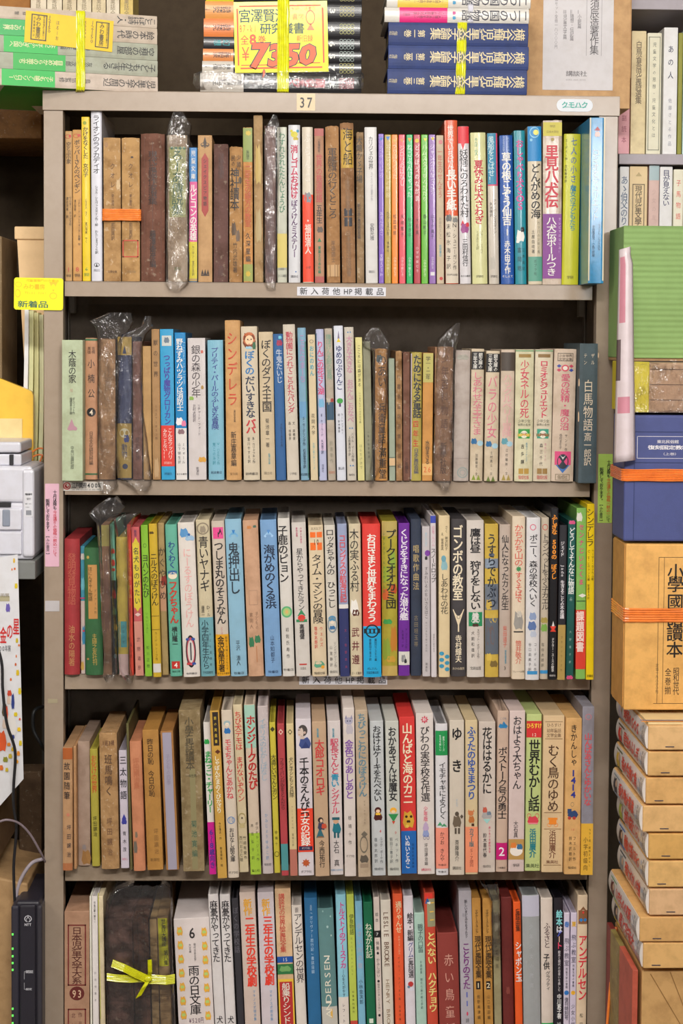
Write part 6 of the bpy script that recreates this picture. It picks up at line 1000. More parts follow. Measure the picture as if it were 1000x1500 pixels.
# ------------------------------------------------------------------ right side: the pile of boxes
G1 = 1.0
def lbox(name, px0, px1, py0, py1, y, depth, m, parent=None, bev=.0015, seg=2):
    a = pt(px0, (py0+py1)/2, y); b = pt(px1, (py0+py1)/2, y); t = pt(px0, py0, y); c = pt(px0, py1, y)
    o = box(name, a.x, b.x, y, y+depth, c.z, t.z, m, None, bev, seg)
    return o
def root_of(o, name, label, cat, group=None):
    """an Empty at the base of a freshly built mesh"""
    v = [Vector(c) for c in o.bound_box]; lo = Vector([min(q[i] for q in v) for i in range(3)]); hi = Vector([max(q[i] for q in v) for i in range(3)])
    base = Vector(((lo.x+hi.x)/2, (lo.y+hi.y)/2, lo.z))
    r = empty(name, base); tag(r, label, cat, group); o.parent = r; o.location = -base
    return r, lo, hi
RX = 1085
# ten boxed sets: stapled carton plus the white book spines in its open left side
fr = [(1416, 1450, 946)]
SETS = [  # front-left px, top, bottom at the left edge, words, patch colours
 (942, 1381, 1419, '星と宇宙大', 'e8d020', '2a2420'), (937, 1343, 1380, 'いきものの四季', '7ab08c', '6a3a34'), (951, 1302, 1341, '恐竜と大むかしの生物', '4a5058', '8a949c'),
 (950, 1261, 1300, '動物の生態のひみつ', '2a78c8', '4a3a34'), (950, 1221, 1259, '世界の鉄道とくらし', '3a3c34', 'a8b43c'), (941.5, 1180, 1219, '乗り物大事典', '8a9cac', '3a3a40'),
 (946, 1139, 1178, '海の生物と魚', '4a5a34', 'c8a83c'), (949, 1101, 1137, '昆虫のふしぎ', '4c4a2c', 'd03a2c'), (949.5, 1063, 1099, '地球のSOS', '8a8494', 'b8b0c0')]
bdep = .215; by = -.262
def side_print(x, yc, z0):
    return lambda u, v, off: (x-off, yc-u, z0+v)
for i, (px0, py0, py1, words, c1, c2) in enumerate(SETS):
    m = mat(['cfa468', 'c89c62', 'cda67c', 'd2a86a', 'c99c58', 'd0a66e', 'cda064', 'caa066', 'd0a874'][i], .75, 'card', 1, gain=1.27)
    o = lbox('carton', px0, RX, py0+.6, py1-.2, by, bdep, m, None, .0016, 2)
    r, lo, hi = root_of(o, 'boxed_book_set', ('stapled brown carton with red spine lettering, %s in the right pile' % ['lowest', 'second from bottom', 'third from bottom', 'fourth from bottom', 'middle', 'fourth from top', 'third from top', 'second from top', 'topmost'][i]), 'carton', 'stapled cartons in the right pile')
    base = r.location; h = hi.z-lo.z
    # the books' rounded white spine in the open side
    x = lo.x-base.x; V = []; F = []
    for a in range(9):
        t = a/8; zz = .0012+(h-.0024)*t; b = .0012+.0034*(1-(2*t-1)**2)
        V += [(x-b, lo.y-base.y+.004, zz), (x-b, hi.y-base.y-.004, zz)]
    for a in range(8): F.append((2*a, 2*a+2, 2*a+3, 2*a+1))
    V += [(x+.004, lo.y-base.y+.004, .003), (x+.004, hi.y-base.y-.004, .003), (x+.004, lo.y-base.y+.004, h-.003), (x+.004, hi.y-base.y-.004, h-.003)]
    F += [(0, 1, 19, 18), (20, 21, 17, 16), tuple([18]+[2*a for a in range(9)]+[20]), tuple([21]+[2*a+1 for a in range(8, -1, -1)]+[19])]
    mesh('book_spine', V, F, mat('dcd6d2', .3, 'paper', 0, gain=1.05, coat=.5), r, smooth=False)
    curve = lambda u, v, off, x=x, h=h: (x-.0012-.0034*(1-(2*min(1, max(0, v/h))-1)**2)-off-.0003, -u, v)
    P = Print(curve); L = hi.y-lo.y
    P.shape('r', -L*.32, h*.5, L*.2, h*.8, c1, .0002); P.shape('b', -L*.33, h*.5, L*.12, h*.66, c2, .0004); P.shape('c', -L*.29, h*.62, L*.05, h*.3, 'c8a890', .0005)
    # title runs from back to front
    n = len(words); u0 = -L*.2; du = L*.5/n
    for k, ch in enumerate(words):
        gv, gf = glyph(ch, .02, 1); P.poly([(u0+du*(k+.5)+x_*du*1.05, h*.52+y_*h*.6) for x_, y_ in gv], gf, 'd8402c', .0004)
    for (uu, s, c, sz_) in ((L*.36, '小学', '5a94c8', .3), (L*.41, '学習図鑑', '2a2a30', .22), (L*.46, '少年少女学研', '2a2a30', .18)):
        P.text(s, uu, h*.9, h*.12, h*sz_*.8, c, .01, .0004, 1.0)
    P.build('spine_print', r)
    for sx in ((.012+.006*(i % 3)), .066):
        s = mesh('staple', [], [], mat('4c4650', .35, 'plain', 0, gain=1.0), r); s.data.clear_geometry()
        bm = bmesh.new(); xx = x+sx; box_bm(bm, xx, xx+.0125, lo.y-base.y-.0008, lo.y-base.y+.0004, .0042, .0055, .0003); bm.to_mesh(s.data); bm.free()
# printed cover on top of the pile
o = lbox('lid_sheet', 949, RX, 1058, 1061.5, -.255, .19, mat('e6cf9c', .5, 'paper', 0, gain=1.0), None, .0004)
r, lo, hi = root_of(o, 'cover_sheet', 'cream printed sheet lying on the topmost stapled carton', 'paper')
P = Print(lambda u, v, off: (u, v, hi.z-lo.z+off)); P.row('学習科学図鑑全集のご案内', -.05, .08, .0, .010, '6a4a2c', 0); P.row('昭和版', -.05, -.01, -.03, .012, 'b87c3c', 0); P.rect(-.075, .11, -.086, -.082, '4a4a8c', .0004); P.rect(-.075, .11, -.094, -.089, 'e08a2c', .0004); P.build('lettering', r)
# wrapped parcel and string at the foot
o = lbox('wrapped_block', 937, RX, 1421.5, 1840, -.25, .20, mat('cba068', .55, 'card', 1, gain=1.1), None, .002)
zf = pt(937, 1840, -.25).z
for v in o.data.vertices:
    if v.co.z < .4: v.co.z = .0
r, lo, hi = root_of(o, 'wrapped_parcel', 'brown paper wrapped parcel under the stapled cartons', 'parcel')
for k, zz in enumerate((.475, .56)):
    box('fold', lo.x-r.location.x+.001, hi.x-r.location.x-.001, lo.y-r.location.y-.0007, lo.y-r.location.y+.0005, hi.z-lo.z-(.086 if k else .0), hi.z-lo.z-(.0852 if k else -.0), mat('a87c48', .6, 'card', 0, gain=1.0), r, 0) if k else None
for k, (x0, z0, x1, z1) in enumerate([(.012, -.005, .060, -.085), (.002, -.088, .055, -.16), (.075, -.09, .04, -.002)]):
    V = []; 
    p = Vector((lo.x-r.location.x+x0, lo.y-r.location.y-.0006, hi.z-lo.z+z0)); q = Vector((lo.x-r.location.x+x1, lo.y-r.location.y-.0006, hi.z-lo.z+z1)); t = (q-p).normalized().cross(Vector((0, 1, 0)))*.0006
    mesh('crease', [p-t, q-t, q+t, p+t], [(0, 1, 2, 3)], mat('9c7240', .6, 'card', 0, gain=1.0), r)
# magazines seen at the parcel's left side
a = pt(937, 1421.5, -.25); sx = a.x-.0016
mg = empty('magazine_bundle', (sx-.004, -.15, 0)); tag(mg, 'bundle of red and olive magazines beside the wrapped parcel', 'magazines')
hz = pt(937, 1421, -.25).z-.002
box('magazine', -.004, .004, -.095, .000, 0, hz, mat('c8604c', .5, 'paper', 1, gain=1.0), mg, .0006)
box('magazine', -.004, .004, .001, .07, 0, hz, mat('9c8c50', .5, 'paper', 2, gain=1.0), mg, .0006)
box('magazine', -.004, .004, .071, .10, 0, hz, mat('8a3430', .5, 'paper', 1, gain=1.0), mg, .0006)
pts = [pt(902, 1358, -.07), pt(898, 1400, -.07), pt(893, 1450, -.08), pt(889, 1500, -.09), pt(884, 1560, -.1)]
st = tube('orange_string', pts, .0022, ORANGE); tag(st, 'orange plastic string hanging beside the magazines', 'string')
# large tan slipcase with black title
ty = -.205
o = lbox('slipcase', 915, RX, 797, 1040, ty, .092, mat('dca75c', .6, 'card', 1, gain=1.14), None, .0018)
r, lo, hi = root_of(o, 'set_slipcase', 'large ochre slipcase with black brush title and orange tape, right pile', 'slipcase')
zdrop = hi.z-lo.z
P = Print(lambda u, v, off: (u, lo.y-r.location.y-off, v))
UX = lambda px: pt(px, 920, ty).x-r.location.x
VZ = lambda py: pt(960, py, ty).z-lo.z
for i, ch in enumerate('小學國語讀本'):
    y0 = [828, 846, 872, 896, 918, 942][i]; gv, gf = glyph(ch, .012, 2); s = .0235
    P.poly([(UX(988)+a_*s, VZ(y0+10)+b_*s) for a_, b_ in gv], gf, '1e1a18', .0004)
P.text('昭和世代', UX(991), VZ(978), VZ(1018), .0088, '3a3024', .0, .0004); P.text('全巻揃', UX(979), VZ(978), VZ(1018), .0088, '3a3024', 0, .0004); P.text('定価一九八〇〇円', UX(963), VZ(972), VZ(1016), .004, '6a5434', 0, .0004)
for (x0, x1, y0, y1) in ((963, 963.7, 816, 1030), (971, 971.6, 816, 1030), (963, 1060, 816, 816.7), (958, 1060, 1030, 1030.7)): P.rect(UX(x0), UX(x1), VZ(y1), VZ(y0), '5a4424')
P.build('title', r)
box('inner_flap', lo.x-r.location.x-.0012, lo.x-r.location.x+.0002, -.040, .044, .004, zdrop-.002, mat('c8924a', .6, 'card', 1, gain=1.0), r, .0004)
a = pt(915, 900, ty)
o = ribbon('orange_tape', rect_path(-.0016, pt(RX, 900, ty).x-a.x+.001, -.0016, .0936, lambda x, y: (x, y, 0), 12), (0, 0, .0102), ORANGE, None, (a.x, ty, a.z-.001), 6, amp=.0012)
tag(o, 'orange tape round the ochre slipcase with the black title', 'tape')
# navy cloth volume, front cover towards the viewer
o = lbox('cover', 914, RX, 608, 793, ty+.003, .085, mat('454e84', .6, 'cloth', 0, gain=1.0), None, .003, 3)
r, lo, hi = root_of(o, 'navy_volume', 'large navy cloth volume with white framed title in the right pile', 'book')
P = Print(lambda u, v, off: (u, lo.y-r.location.y-off, v)); ty2 = ty+.003
UX = lambda px: pt(px, 700, ty2).x-r.location.x
VZ = lambda py: pt(960, py, ty2).z-lo.z
for (x0, x1, y0, y1) in ((932, 932.8, 639, 671.5), (932, 1062, 639, 639.7), (932, 1062, 671, 671.7)): P.rect(UX(x0), UX(x1), VZ(y1), VZ(y0), 'd8d4dc')
P.row('東北民俗館', UX(961), UX(993), VZ(647), .005, 'e0dce0', .01); P.row('復刻国定教科書', UX(948), UX(1018), VZ(655.5), .0062, 'e8e4e8', .02); P.row('（上巻）', UX(966), UX(994), VZ(665), .004, 'e0dce0', 0)
P.build('title', r)
box('hinge_groove', UX(928), UX(929), lo.y-r.location.y-.0006, lo.y-r.location.y+.001, 0.002, hi.z-lo.z-.002, mat('2c3868', .6, 'cloth', 0, gain=1.0), r, 0)
box('panel_line', UX(929), UX(1062), lo.y-r.location.y-.0006, lo.y-r.location.y+.001, VZ(678), VZ(677), mat('2c3868', .6, 'cloth', 0, gain=1.0), r, 0)
box('panel_line', UX(929), UX(1062), lo.y-r.location.y-.0006, lo.y-r.location.y+.001, VZ(633), VZ(632), mat('2c3868', .6, 'cloth', 0, gain=1.0), r, 0)
a = pt(914, 696, ty)
o = ribbon('orange_twine', rect_path(-.0026, pt(RX, 700, ty).x-a.x+.001, -.001, .0895, lambda x, y: (x, y, 0), 12), (0, 0, .0088), ORANGE, None, (a.x, ty+.001, a.z), 7, amp=.0014, ridges=7)
tag(o, 'orange stranded twine round the large navy volume', 'twine')
# parcel in clear film with yellow strip
o = lbox('paper_block', 922, RX, 531, 604.5, ty+.012, .125, mat('c09c7c', .6, 'card', 1, gain=1.0), None, .004, 3)
r, lo, hi = root_of(o, 'film_parcel', 'brown parcel with a yellow strip in crinkled clear film, right pile', 'parcel')
box('yellow_strip', lo.x-r.location.x-.0012, lo.x-r.location.x+.028, lo.y-r.location.y-.0012, hi.y-r.location.y+.001, .0005, hi.z-lo.z+.001, mat('dcca10', .4, 'paper', 0, gain=1.0, coat=.4), r, .001)
for k in range(3):
    box('page_edge', lo.x-r.location.x+.029, hi.x-r.location.x-.001, lo.y-r.location.y-.0006, lo.y-r.location.y+.001, .018+.022*k, .019+.022*k, mat('6a5040', .6, 'card', 0, gain=1.0), r, 0)
f = film('crinkled clear film over the brown parcel in the right pile', [(527, 916, RX+2), (540, 917, RX+2), (575, 918, RX), (598, 919, RX), (604, 921, RX)], ty+.009, seed=31, amp=.006, back=.02, group='clear film in the right pile')
# green corrugated box
gy = -.125
a = pt(911, 524, gy); b = pt(RX, 332, gy); n = 96; V = []; F = []
for j in range(n+1):
    z = a.z+(b.z-a.z)*j/n; yy = gy-.0006*math.cos(j*math.pi/2.0*1.0)-.0006*noise.noise(Vector((0, 0, j*.3)))
    for k in range(13):
        x = a.x+(b.x-a.x)*k/12; V.append((x, yy-.0009*noise.noise(Vector((k*.8, j*.06, 2))), z))
for j in range(n):
    for k in range(12): F.append((j*13+k, j*13+k+1, (j+1)*13+k+1, (j+1)*13+k))
gm = mat('86a664', .8, 'card', 0, gain=1.0)
o = mesh('corrugated_front', V, F, gm, smooth=True)
r = empty('green_box', ((a.x+b.x)/2, gy+.05, a.z)); tag(r, 'green corrugated cardboard box on top of the right pile', 'box'); o.parent = r; o.location = -r.location
box('box_body', a.x-r.location.x, b.x-r.location.x, -.048, .061, 0, b.z-a.z, gm, r, .001)
box('box_base', a.x-r.location.x+.0005, b.x-r.location.x, -.0475, .0605, -.0045, -.0002, mat('a8865c', .75, 'card', 1, gain=1.0), r, .0006)
# curled pamphlet hanging in front of the pile
V = []; F = []; n = 26
for j in range(n+1):
    t = j/n; py = 361+t*(678-361)
    xl = 906.5-7.5*t; xr = 926+4*t-(3 if j < 2 else 0); bow = 8*math.sin(t*3.0)*.25
    for k in range(9):
        u = k/8; px = xl+(xr-xl)*u; y = -.2045-.016*math.sin(u*2.6)*(.6+.4*t)-.001*u
        p = pt(px, py-(1-u)*-5*(1-t)+u*(-4 if t > .95 else 0), y); V.append(p)
for j in range(n):
    for k in range(8): F.append((j*9+k, (j+1)*9+k, (j+1)*9+k+1, j*9+k+1))
mi = []
for j in range(n):
    for k in range(8):
        py = 361+(j+.5)/n*317
        mi.append(2 if (378 < py < 476 and 1 <= k < 4) or (577 < py < 604 and 0 < k < 6) else (1 if (500 < py < 560 and 0 <= k < 2) else 0))
o = mesh('curled_pamphlet', V, F, [mat('d6c8cc', .35, 'paper', 0, gain=1.0, coat=.3), mat('6a5a5c', .5, 'paper', 0, gain=1.0), mat('c88494', .5, 'paper', 0, gain=1.0, coat=.3)], mi=mi, smooth=True)
md = o.modifiers.new('thickness', 'SOLIDIFY'); md.thickness = .0005; md.offset = 1
tag(o, 'curled pink and white pamphlet hanging beside the right post', 'pamphlet')

# ------------------------------------------------------------------ left side
wood = mat('8a5c28', .6, 'card', 1, gain=1.0)
o = lbox('wooden_shelf', -150, 61, 134, 201, .30, .28, mat('8a6030', .7, 'card', 2, gain=1.0), None, .002); tag(o, 'brown wooden shelf board behind the left stack', 'shelf')
tb_ = lbox('shelf_bracket', -150, -60, 203, 1500, .42, .16, mat('4a3a28', .7, 'card', 1, gain=1.0), None, .002)
for v in tb_.data.vertices:
    if v.co.z < 1.0: v.co.z = 0
tb_.name = 'shelf_upright'; tag(tb_, 'dark wooden upright carrying the brown shelf board at left', 'upright')
o = lbox('carton', -80, 44, -60, 14, .18, .15, mat('a06a2c', .7, 'card', 1, gain=1.0), None, .002)
for v in o.data.vertices:
    if v.co.z < 2.0: v.co.z = max(v.co.z, pt(0, 14, .18).z)
tag(o, 'brown carton at the top left corner above the stack', 'carton'); o.name = 'brown_carton'
sup = lbox('carton', -80, 40, 14.6, 133, .33, .12, mat('5c4428', .7, 'card', 1, gain=1.0), None, .002); sup.name = 'dark_carton'; tag(sup, 'dark carton standing on the wooden shelf behind the left stack', 'carton')
# side table, printer, folders, storage boxes
TY = -.02
ztab = pt(20, 822, TY).z
tb = empty('side_table', (-.62, -.05, 0)); tag(tb, 'grey side table carrying the printer at the left', 'table')
xr_ = pt(51.5, 830, TY).x
tm = mat('7c7e7c', .45, 'steel', 0, gain=1.0)
box('tabletop', -1.0+.62, xr_+.62, TY+.05, .40+.05, ztab-.028, ztab, tm, tb, .0015)
for (x, y) in ((-.95, TY+.03), (-.95, .33), (xr_-.03, .33)):
    box('leg', x+.62-.012, x+.62+.012, y+.05-.012, y+.05+.012, 0, ztab-.028, mat('3a3632', .5, 'steel', 0, gain=1.0), tb, .001)
sb = mat('c9ab82', .7, 'card', 0, gain=1.55)
zt0 = ztab+.0004
a = pt(40, 800, .10); b = pt(66, 800, .10); lt = pt(30, 345, .10); tp = pt(30, 325, .10)
bx = empty('storage_box', (-.60, .30, zt0)); tag(bx, 'tall beige storage box with lid at the left behind the folders', 'box')
V = []; x0b, x1b, x0t = pt(40, 790, .10).x+.60, XL-.006+.60, pt(8, 345, .10).x+.60
zb, ztt = 0, lt.z-zt0
V = [(x0t+.028, -.09, zb), (x1b, -.09, zb), (x1b, .09, zb), (x0t+.028, .09, zb), (x0t, -.09, ztt), (x1b, -.09, ztt), (x1b, .09, ztt), (x0t, .09, ztt)]
mesh('box_body', V, [(0, 1, 5, 4), (1, 2, 6, 5), (2, 3, 7, 6), (3, 0, 4, 7), (4, 5, 6, 7), (3, 2, 1, 0)], sb, bx)
box('lid', x0t-.004, x1b+.002, -.094, .094, ztt+.0003, tp.z-zt0, sb, bx, .002)
bx2 = lbox('dark_box', -90, 3, 345, 800, .19, .15, mat('8a7454', .7, 'card', 1, gain=1.0), None, .002)
mz = min(v.co.z for v in bx2.data.vertices)
for v in bx2.data.vertices:
    if v.co.z < 1.2: v.co.z += zt0-mz
tag(bx2, 'brown box at the left frame edge beside the beige storage box', 'box')
for i, (px0, px1, pb0, top, hx, yy) in enumerate([(36, 41, 22, 452, 'e6dcd4', .140), (43, 48, 31, 455, 'e0cf9c', .146), (50, 55, 41, 458, 'dccb96', .152), (57, 62, 50, 461, 'e2d4a8', .158)]):
    # tall folders leaning against the box
    zt_ = pt(px0, top, yy).z; xt0, xt1 = pt(px0, top, yy).x, pt(px1, top, yy).x; xb = pt(pb0, 700, yy).x; H = zt_-zt0
    V = []; F = []; n = 10
    for j in range(n+1):
        t = j/n; x = xb+(xt0-xb)*t+.004*math.sin(t*3.1); th = xt1-xt0+.001
        for (dx, dy) in ((0, 0), (th, 0), (th, .035), (0, .035)): V.append((x+dx-xb, dy, H*t))
    for j in range(n):
        for k in range(4): F.append((j*4+k, j*4+(k+1) % 4, (j+1)*4+(k+1) % 4, (j+1)*4+k))
    F += [(3, 2, 1, 0), (4*n, 4*n+1, 4*n+2, 4*n+3)]
    o = mesh('paper_folder', V, F, mat(hx, .5, 'paper', 0, gain=1.5), None, loc=(xb, yy, zt0))
    tag(o, 'tall cream paper folder leaning left of the bookcase, '+['leftmost', 'second', 'third', 'nearest the post'][i]+(' of four' if i < 3 else ''), 'folder', 'cream folders left of the bookcase')
# bright yellow folder
fy_ = .116
a = pt(-60, 555, fy_); b = pt(48.5, 575, fy_)
pr = []; x1 = b.x; zt1 = pt(48, 572, fy_).z; z2 = pt(-60, 530, fy_).z
prof = [(a.x, zt0), (x1, zt0), (x1, zt1-.008), (x1-.0025, zt1-.002), (x1-.008, zt1+.001), (a.x, z2)]
m_ = len(prof); V = [(x-a.x, 0, z-zt0) for x, z in prof]+[(x-a.x, .014, z-zt0) for x, z in prof]
F = [tuple(range(m_)), tuple(range(2*m_-1, m_-1, -1))]+[((k+1) % m_, k, m_+k, m_+(k+1) % m_) for k in range(m_)]
yf = empty('yellow_folder', (a.x, fy_, zt0)); tag(yf, 'bright yellow plastic folder standing behind the white printer', 'folder')
mesh('folder_body', V, F, mat('f6c648', .35, 'plain', 0, gain=1.0, coat=.4), yf)
box('clear_pocket', 0, pt(33, 700, fy_).x-a.x, -.0022, -.0006, 0, pt(20, 613, fy_).z-zt0, mat('f0d89c', .2, 'plain', 0, gain=1.0, coat=.6), yf, .0005)
# printer
pm = mat('d6d6e0', .35, 'plain', 0, gain=1.0, coat=.15); pg = mat('8c94a4', .4, 'plain', 0, gain=1.0); dk = mat('26262a', .5, 'plain', 0, gain=1.0)
py_ = -.008
pn = empty('printer', (-.56, -.10, zt0)); tag(pn, 'white printer on the side table at the left edge', 'printer')
def pbx(n, px0, px1, py0, py1, y0, y1, m, bev=.003):
    a = pt(px0, (py0+py1)/2, py_); b = pt(px1, (py0+py1)/2, py_); t = pt(20, py0, py_).z; c = pt(20, py1, py_).z
    return box(n, a.x+.56, b.x+.56, y0+.10, y1+.10, max(c-zt0, 0.0004), t-zt0, m, pn, bev, 3)
pbx('scanner_lid', -80, 29, 648, 664, py_+.01, py_+.12, pm, .004)
pbx('lid_hinge', -80, 29.5, 666, 683, py_+.012, py_+.118, pm, .003)
pbx('latch', 12, 18, 666.5, 682, py_+.009, py_+.02, dk, .001)
pbx('upper_body', -80, 47, 683, 737, py_+.002, py_+.125, pm, .006)
pbx('lower_body', -80, 48.5, 737, 820, py_+.002, py_+.125, pm, .004)
pbx('side_tower', 33, 50.5, 687, 816, py_-.004, py_+.12, pm, .005)
pbx('output_slot', -80, 16, 737, 743, py_-.001, py_+.02, dk, .0006)
pbx('paper_tray', -80, 32, 745, 776, py_-.004, py_+.02, pm, .002)
pbx('tray_handle', 4, 15.5, 746, 771, py_-.0055, py_+.001, pg, .002)
pbx('drawer', -80, 32, 779, 812, py_-.003, py_+.02, pm, .002)
tp_, w2, h2 = plate('data_label', 36, 48, 720, 757, py_-.0046, 'd8d8de', pn, (.56, .10, -zt0))
sign(tp_, w2, h2, 36, 48, 720, 757, [('h', '電話番号', 37, 47, 724, 3, '3a3a40', .02), ('h', '保守', 39, 45, 731, 3.5, '5a5a60'), ('h', '型番 A01', 37, 47, 738, 2.4, '5a5a60'), ('h', '100V', 37, 43, 743, 2.4, '3a3a40')], [('r', 42, 751, 8, 7, '8a8c94')])
# orange twine scraps between folder and post
for k, pp in enumerate([[(47, 662), (56, 657), (63, 657)], [(48, 669), (56, 666), (63, 667)], [(48, 697), (56, 682), (62, 668)], [(47, 700), (56, 693), (64, 689)]]):
    o = tube('orange_twine', [pt(x, y, .10) for x, y in pp], .0014, ORANGE); tag(o, 'orange twine strand between the yellow folder and the left post, '+['highest', 'second', 'slanting', 'lowest'][k], 'twine', 'orange twine strands at the left')
# poster hanging from the table
PY = TY-.003
po = empty('poster', (pt(10, 1165, PY).x, PY, pt(20, 1165, PY).z)); tag(po, 'autumn leaf poster with red lettering hanging from the side table', 'poster')
c = po.location
q = [pt(-70, 1260, PY)-c, pt(34.5, 1141, PY)-c, pt(26, 812, PY)-c, pt(-70, 828, PY)-c]
q = [Vector((v.x, 0, v.z)) for v in q]
mesh('sheet', q+[v+Vector((0, .0005, 0)) for v in q], [(0, 1, 2, 3), (7, 6, 5, 4), (0, 4, 5, 1), (1, 5, 6, 2), (2, 6, 7, 3), (3, 7, 4, 0)], mat('d0d0d4', .4, 'paper', 0, gain=1.15, coat=.2), po)
P = Print(lambda u, v, off: (u, -off, v))
U = lambda px: pt(px, 1000, PY).x-c.x
Vv = lambda py: pt(10, py, PY).z-c.z
s_ = .00098
def ps(k, x, y, w, h, col, off=.0004): P.shape(k, U(x), Vv(y), w*s_, h*s_, col, off)
for (x0, y0, s, sz) in ((5, 931, '金', 14), (14.5, 925, 'の', 13), (24, 918, '星', 14)):
    gv, gf = glyph(s, .02, 2); P.poly([(U(x0)+a_*10*s_, Vv(y0)+b_*26*s_) for a_, b_ in gv], gf, 'cc2c2c', .0006)
P.row('100年展', U(-6), U(16), Vv(950), .010, '2c2c34', 0); P.row('企画展', U(-6), U(14), Vv(872), .006, '8a7a5c', 0)
for (x, y, w, h) in ((1, 877, 26, 8),): ps('r', x+4, y, w-6, h, 'b0a888')
for i, (x, y, w, h, cc) in enumerate([(21, 821, 3, 8, 'd8b020'), (18, 834, 2, 4, 'd86c2c'), (22, 833, 3, 4, 'd86c2c'), (24, 858, 5, 9, 'd8c020'), (12, 890, 7, 14, '6a5cac'), (25, 938, 4, 8, 'c8b020'), (28, 945, 3, 4, 'd8742c'), (24, 961, 2, 5, 'd8742c'), (23, 973, 3, 5, 'c85c2c'), (26, 985, 5, 10, 'd8b820'), (16, 995, 3, 5, 'd86c2c'), (29, 1012, 5, 11, 'd8c020'), (14, 1015, 7, 10, 'c84830'), (13, 1025, 6, 14, 'd8c0b0'), (19, 1027, 5, 26, '2c3c80'), (7, 1040, 9, 20, '5a4c34'), (7, 1060, 8, 16, 'dcc8b8'), (10, 1045, 4, 26, 'd84c2c'), (17, 1062, 16, 34, 'e0dcd8'), (23, 1046, 6, 7, 'd8c020'), (29, 1053, 3, 4, 'd8502c'), (3, 1085, 14, 34, 'd8582c'), (19, 1079, 5, 7, '2c3c80'), (28, 1068, 6, 7, 'e8c020'), (30, 1088, 5, 9, 'd8c020'), (13, 1090, 6, 6, 'e88c2c'), (20, 1097, 8, 7, 'd8b420'), (27, 1103, 5, 8, 'e08c2c'), (8, 1112, 8, 9, '8a8a2c'), (15, 1107, 6, 8, 'c8b030'), (24, 1115, 7, 6, 'e8a02c'), (2, 1124, 6, 9, 'd8702c'), (10, 1127, 5, 7, 'c8b030')]):
    ps('b' if w < 10 else 'b', x, y, w, h, cc, .0005+.00004*i)
P.build('artwork', po)
# cables
blk = mat('26262a', .4, 'plain', 0, gain=1.0)
o = tube('black_cable', [pt(-12, 925, -.06), pt(2, 968, -.06), pt(4, 1010, -.06), pt(10, 1060, -.06), pt(22, 1100, -.05), pt(20, 1150, -.04), pt(20, 1180, -.03), pt(24, 1215, -.02), pt(20, 1270, -.01), pt(22, 1330, 0)], .0023, blk); tag(o, 'black cable hanging before the poster', 'cable')
o = tube('dark_cable', [pt(64, 1035, .12), pt(50, 1042, .10), pt(49, 1068, .10), pt(60, 1090, .10), pt(66, 1100, .12)], .0030, mat('1c1e20', .5, 'plain', 0, gain=1.0)); tag(o, 'dark green-black cable loop in the gap left of the post', 'cable')
o = tube('grey_cable', [pt(-4, 1205, -.05), pt(10, 1201, -.05), pt(28, 1206, -.04), pt(44, 1222, -.03), pt(58, 1246, -.02), pt(66, 1262, 0)], .0018, mat('8a7c84', .4, 'plain', 0, gain=1.0)); tag(o, 'thin grey cable curving behind the router', 'cable')
o = tube('white_cable', [pt(20, 1345, .005), pt(24, 1310, .02), pt(32, 1285, .02), pt(46, 1265, .02), pt(60, 1259, .02), pt(68, 1259, .03)], .0030, mat('b4aab4', .35, 'plain', 0, gain=1.0)); tag(o, 'thick white cable arching above the router', 'cable')
# power adapter, carton, router on a low stand
cart_z = pt(20, 1252, -.02).z
o = lbox('floor_carton', -120, 41, 1262, 1830, .02, .2, mat('b89468', .7, 'card', 1, gain=1.0), None, .003)
for v in o.data.vertices:
    v.co.z = 0 if v.co.z < .4 else v.co.z
    if v.co.z > .5 and v.co.x > -.56: v.co.z -= .035
tag(o, 'brown carton standing at the lower left beside the router', 'carton')
o = lbox('upper_carton', -120, -2, 1150, 1262, .03, .17, mat('8a6c4c', .7, 'card', 1, gain=1.0), None, .003)
mz = max(v.co.z for v in D.objects['floor_carton'].data.vertices)
mn = min(v.co.z for v in o.data.vertices)
for v in o.data.vertices:
    if v.co.z < mn+.02: v.co.z = mz+.0006
tag(o, 'small brown carton on the lower left carton', 'carton')
ry = -.03
st_ = lbox('low_stand', -20, 61.5, 1600, 1840, ry-.003, .148, mat('5c4a34', .7, 'card', 1, gain=1.0), None, .002)
for v in st_.data.vertices: v.co.z = 0 if v.co.z < .2 else v.co.z
zst = max(v.co.z for v in st_.data.vertices); tag(st_, 'dark low stand carrying the router by the left post', 'stand')
a = pt(16, 1400, ry); b = pt(61.8, 1400, ry); zr = pt(40, 1322, ry).z
rt = empty('router', ((a.x+b.x)/2, ry, zst+.0004)); tag(rt, 'tall black router with green lamps and a white round logo', 'router')
rx = rt.location.x; hr = zr-zst; bk = mat('2c2a34', .4, 'plain', 0, gain=1.0); bk2 = mat('3c3a42', .35, 'plain', 0, gain=1.0)
box('casing', a.x-rx+.006, b.x-rx-.003, .004, .142, 0, hr, bk, rt, .006, 4)
box('lamp_face', a.x-rx, a.x-rx+.0125, 0, .14, .002, hr-.006, mat('363440', .4, 'plain', 0, gain=1.0), rt, .004, 3)
box('front_cover', a.x-rx+.0135, b.x-rx-.010, -.002, .01, .003, hr-.004, bk, rt, .003, 3)
box('side_grille', b.x-rx-.009, b.x-rx, 0, .14, .002, hr-.006, bk2, rt, .004, 3)
em = D.materials.new('green_lamp'); em.use_nodes = True; bsn = em.node_tree.nodes['Principled BSDF']; bsn.inputs['Base Color'].default_value = (.1, .8, .1, 1); bsn.inputs['Emission Color'].default_value = (.15, 1, .12, 1); bsn.inputs['Emission Strength'].default_value = .9
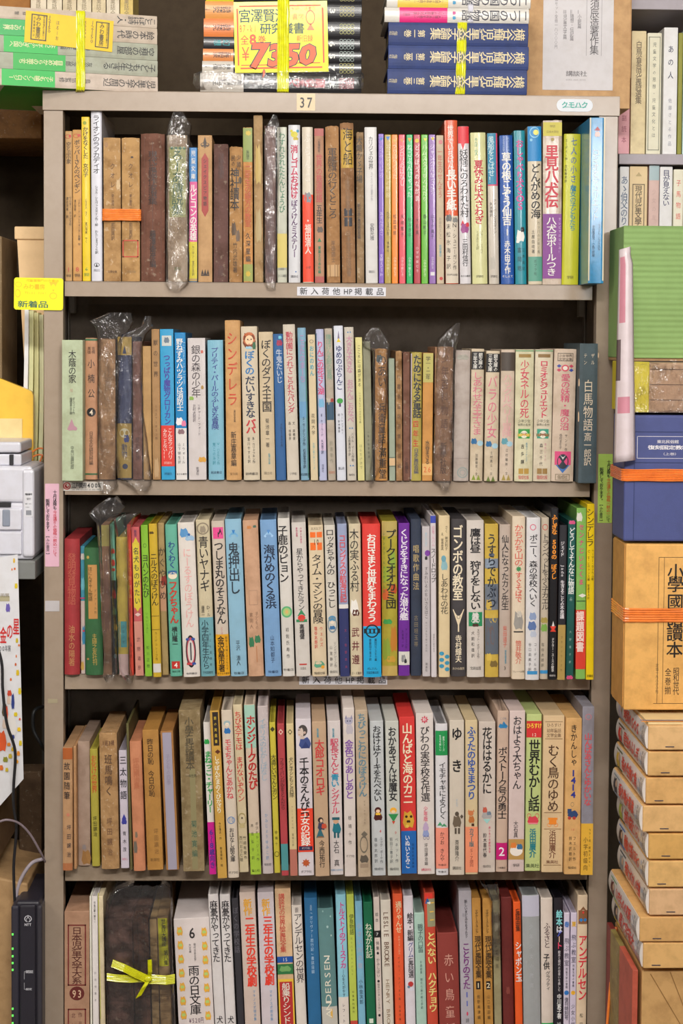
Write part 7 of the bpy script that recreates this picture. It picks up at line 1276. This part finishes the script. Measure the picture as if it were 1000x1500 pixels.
for k, py in enumerate([1369, 1390, 1401, 1411, 1421, 1478, 1488, 1499]):
    p = pt(18.5, py, ry); box('lamp', p.x-rx-.0012, p.x-rx+.0014, -.0012, .0005, p.z-zst-.0016, p.z-zst+.0016, em, rt, .0005)
P = Print(lambda u, v, off: (u, -.002-off, v))
U = lambda px: pt(px, 1400, ry).x-rx
Vv = lambda py: pt(40, py, ry).z-zst
P.shape('o', U(41.5), Vv(1345.5), .0112, .0105, 'd8d8e0'); P.shape('o', U(41.5), Vv(1347), .0060, .0070, 'd8d8e0'); P.shape('r', U(41.5), Vv(1342), .0014, .004, 'd8d8e0')
P.row('NTT', U(36.4), U(46.4), Vv(1354), .0052, 'd8d8e0', .02)
P.row('認証', U(38), U(49), Vv(1423), .0045, 'c8c8d0', .03); P.row('設定', U(38), U(47), Vv(1448.5), .0035, 'c8c8d0', .03)
for (x0, x1, y0, y1) in ((35.5, 36.2, 1423, 1434), (35.5, 38, 1422.5, 1423.2), (35.5, 36.2, 1439, 1449), (35.5, 38, 1448.4, 1449)): P.rect(U(x0), U(x1), Vv(y1), Vv(y0), 'b0b0b8', .0004, 2)
P.build('logo', rt)
# loose things in the dark gap under the table
o = lbox('gap_crate', 28, 61, 1130, 1300, .17, .05, mat('5c4630', .8, 'card', 2, gain=1.0), None, .002)
for v in o.data.vertices: v.co.z = 0 if v.co.z < .68 else v.co.z
tag(o, 'dark brown crate deep in the gap left of the post', 'crate')

# added bookcase behind the camera, out of view: keeps far tubes off the lowest shelves
oc = empty('added_shade_bookcase', (-.1, -3.05, 0)); tag(oc, 'added unseen bookcase behind the camera that shades the lowest shelves', 'bookcase')
for nm, a in (('side_panel', (-1.5, -1.485, -.15, .15, 0, 1.47)), ('side_panel', (1.485, 1.5, -.15, .15, 0, 1.47)), ('back_panel', (-1.484, 1.484, -.15, -.146, .02, 1.46)), ('top_tray', (-1.5, 1.5, -.155, .155, 1.4705, 1.50))):
    box(nm, *a, steel_w, oc, .0008)
for z_ in (.08, .45, .82, 1.17): box('shelf_board', -1.484, 1.484, -.145, .148, z_-.02, z_, steel_w, oc, .0008)
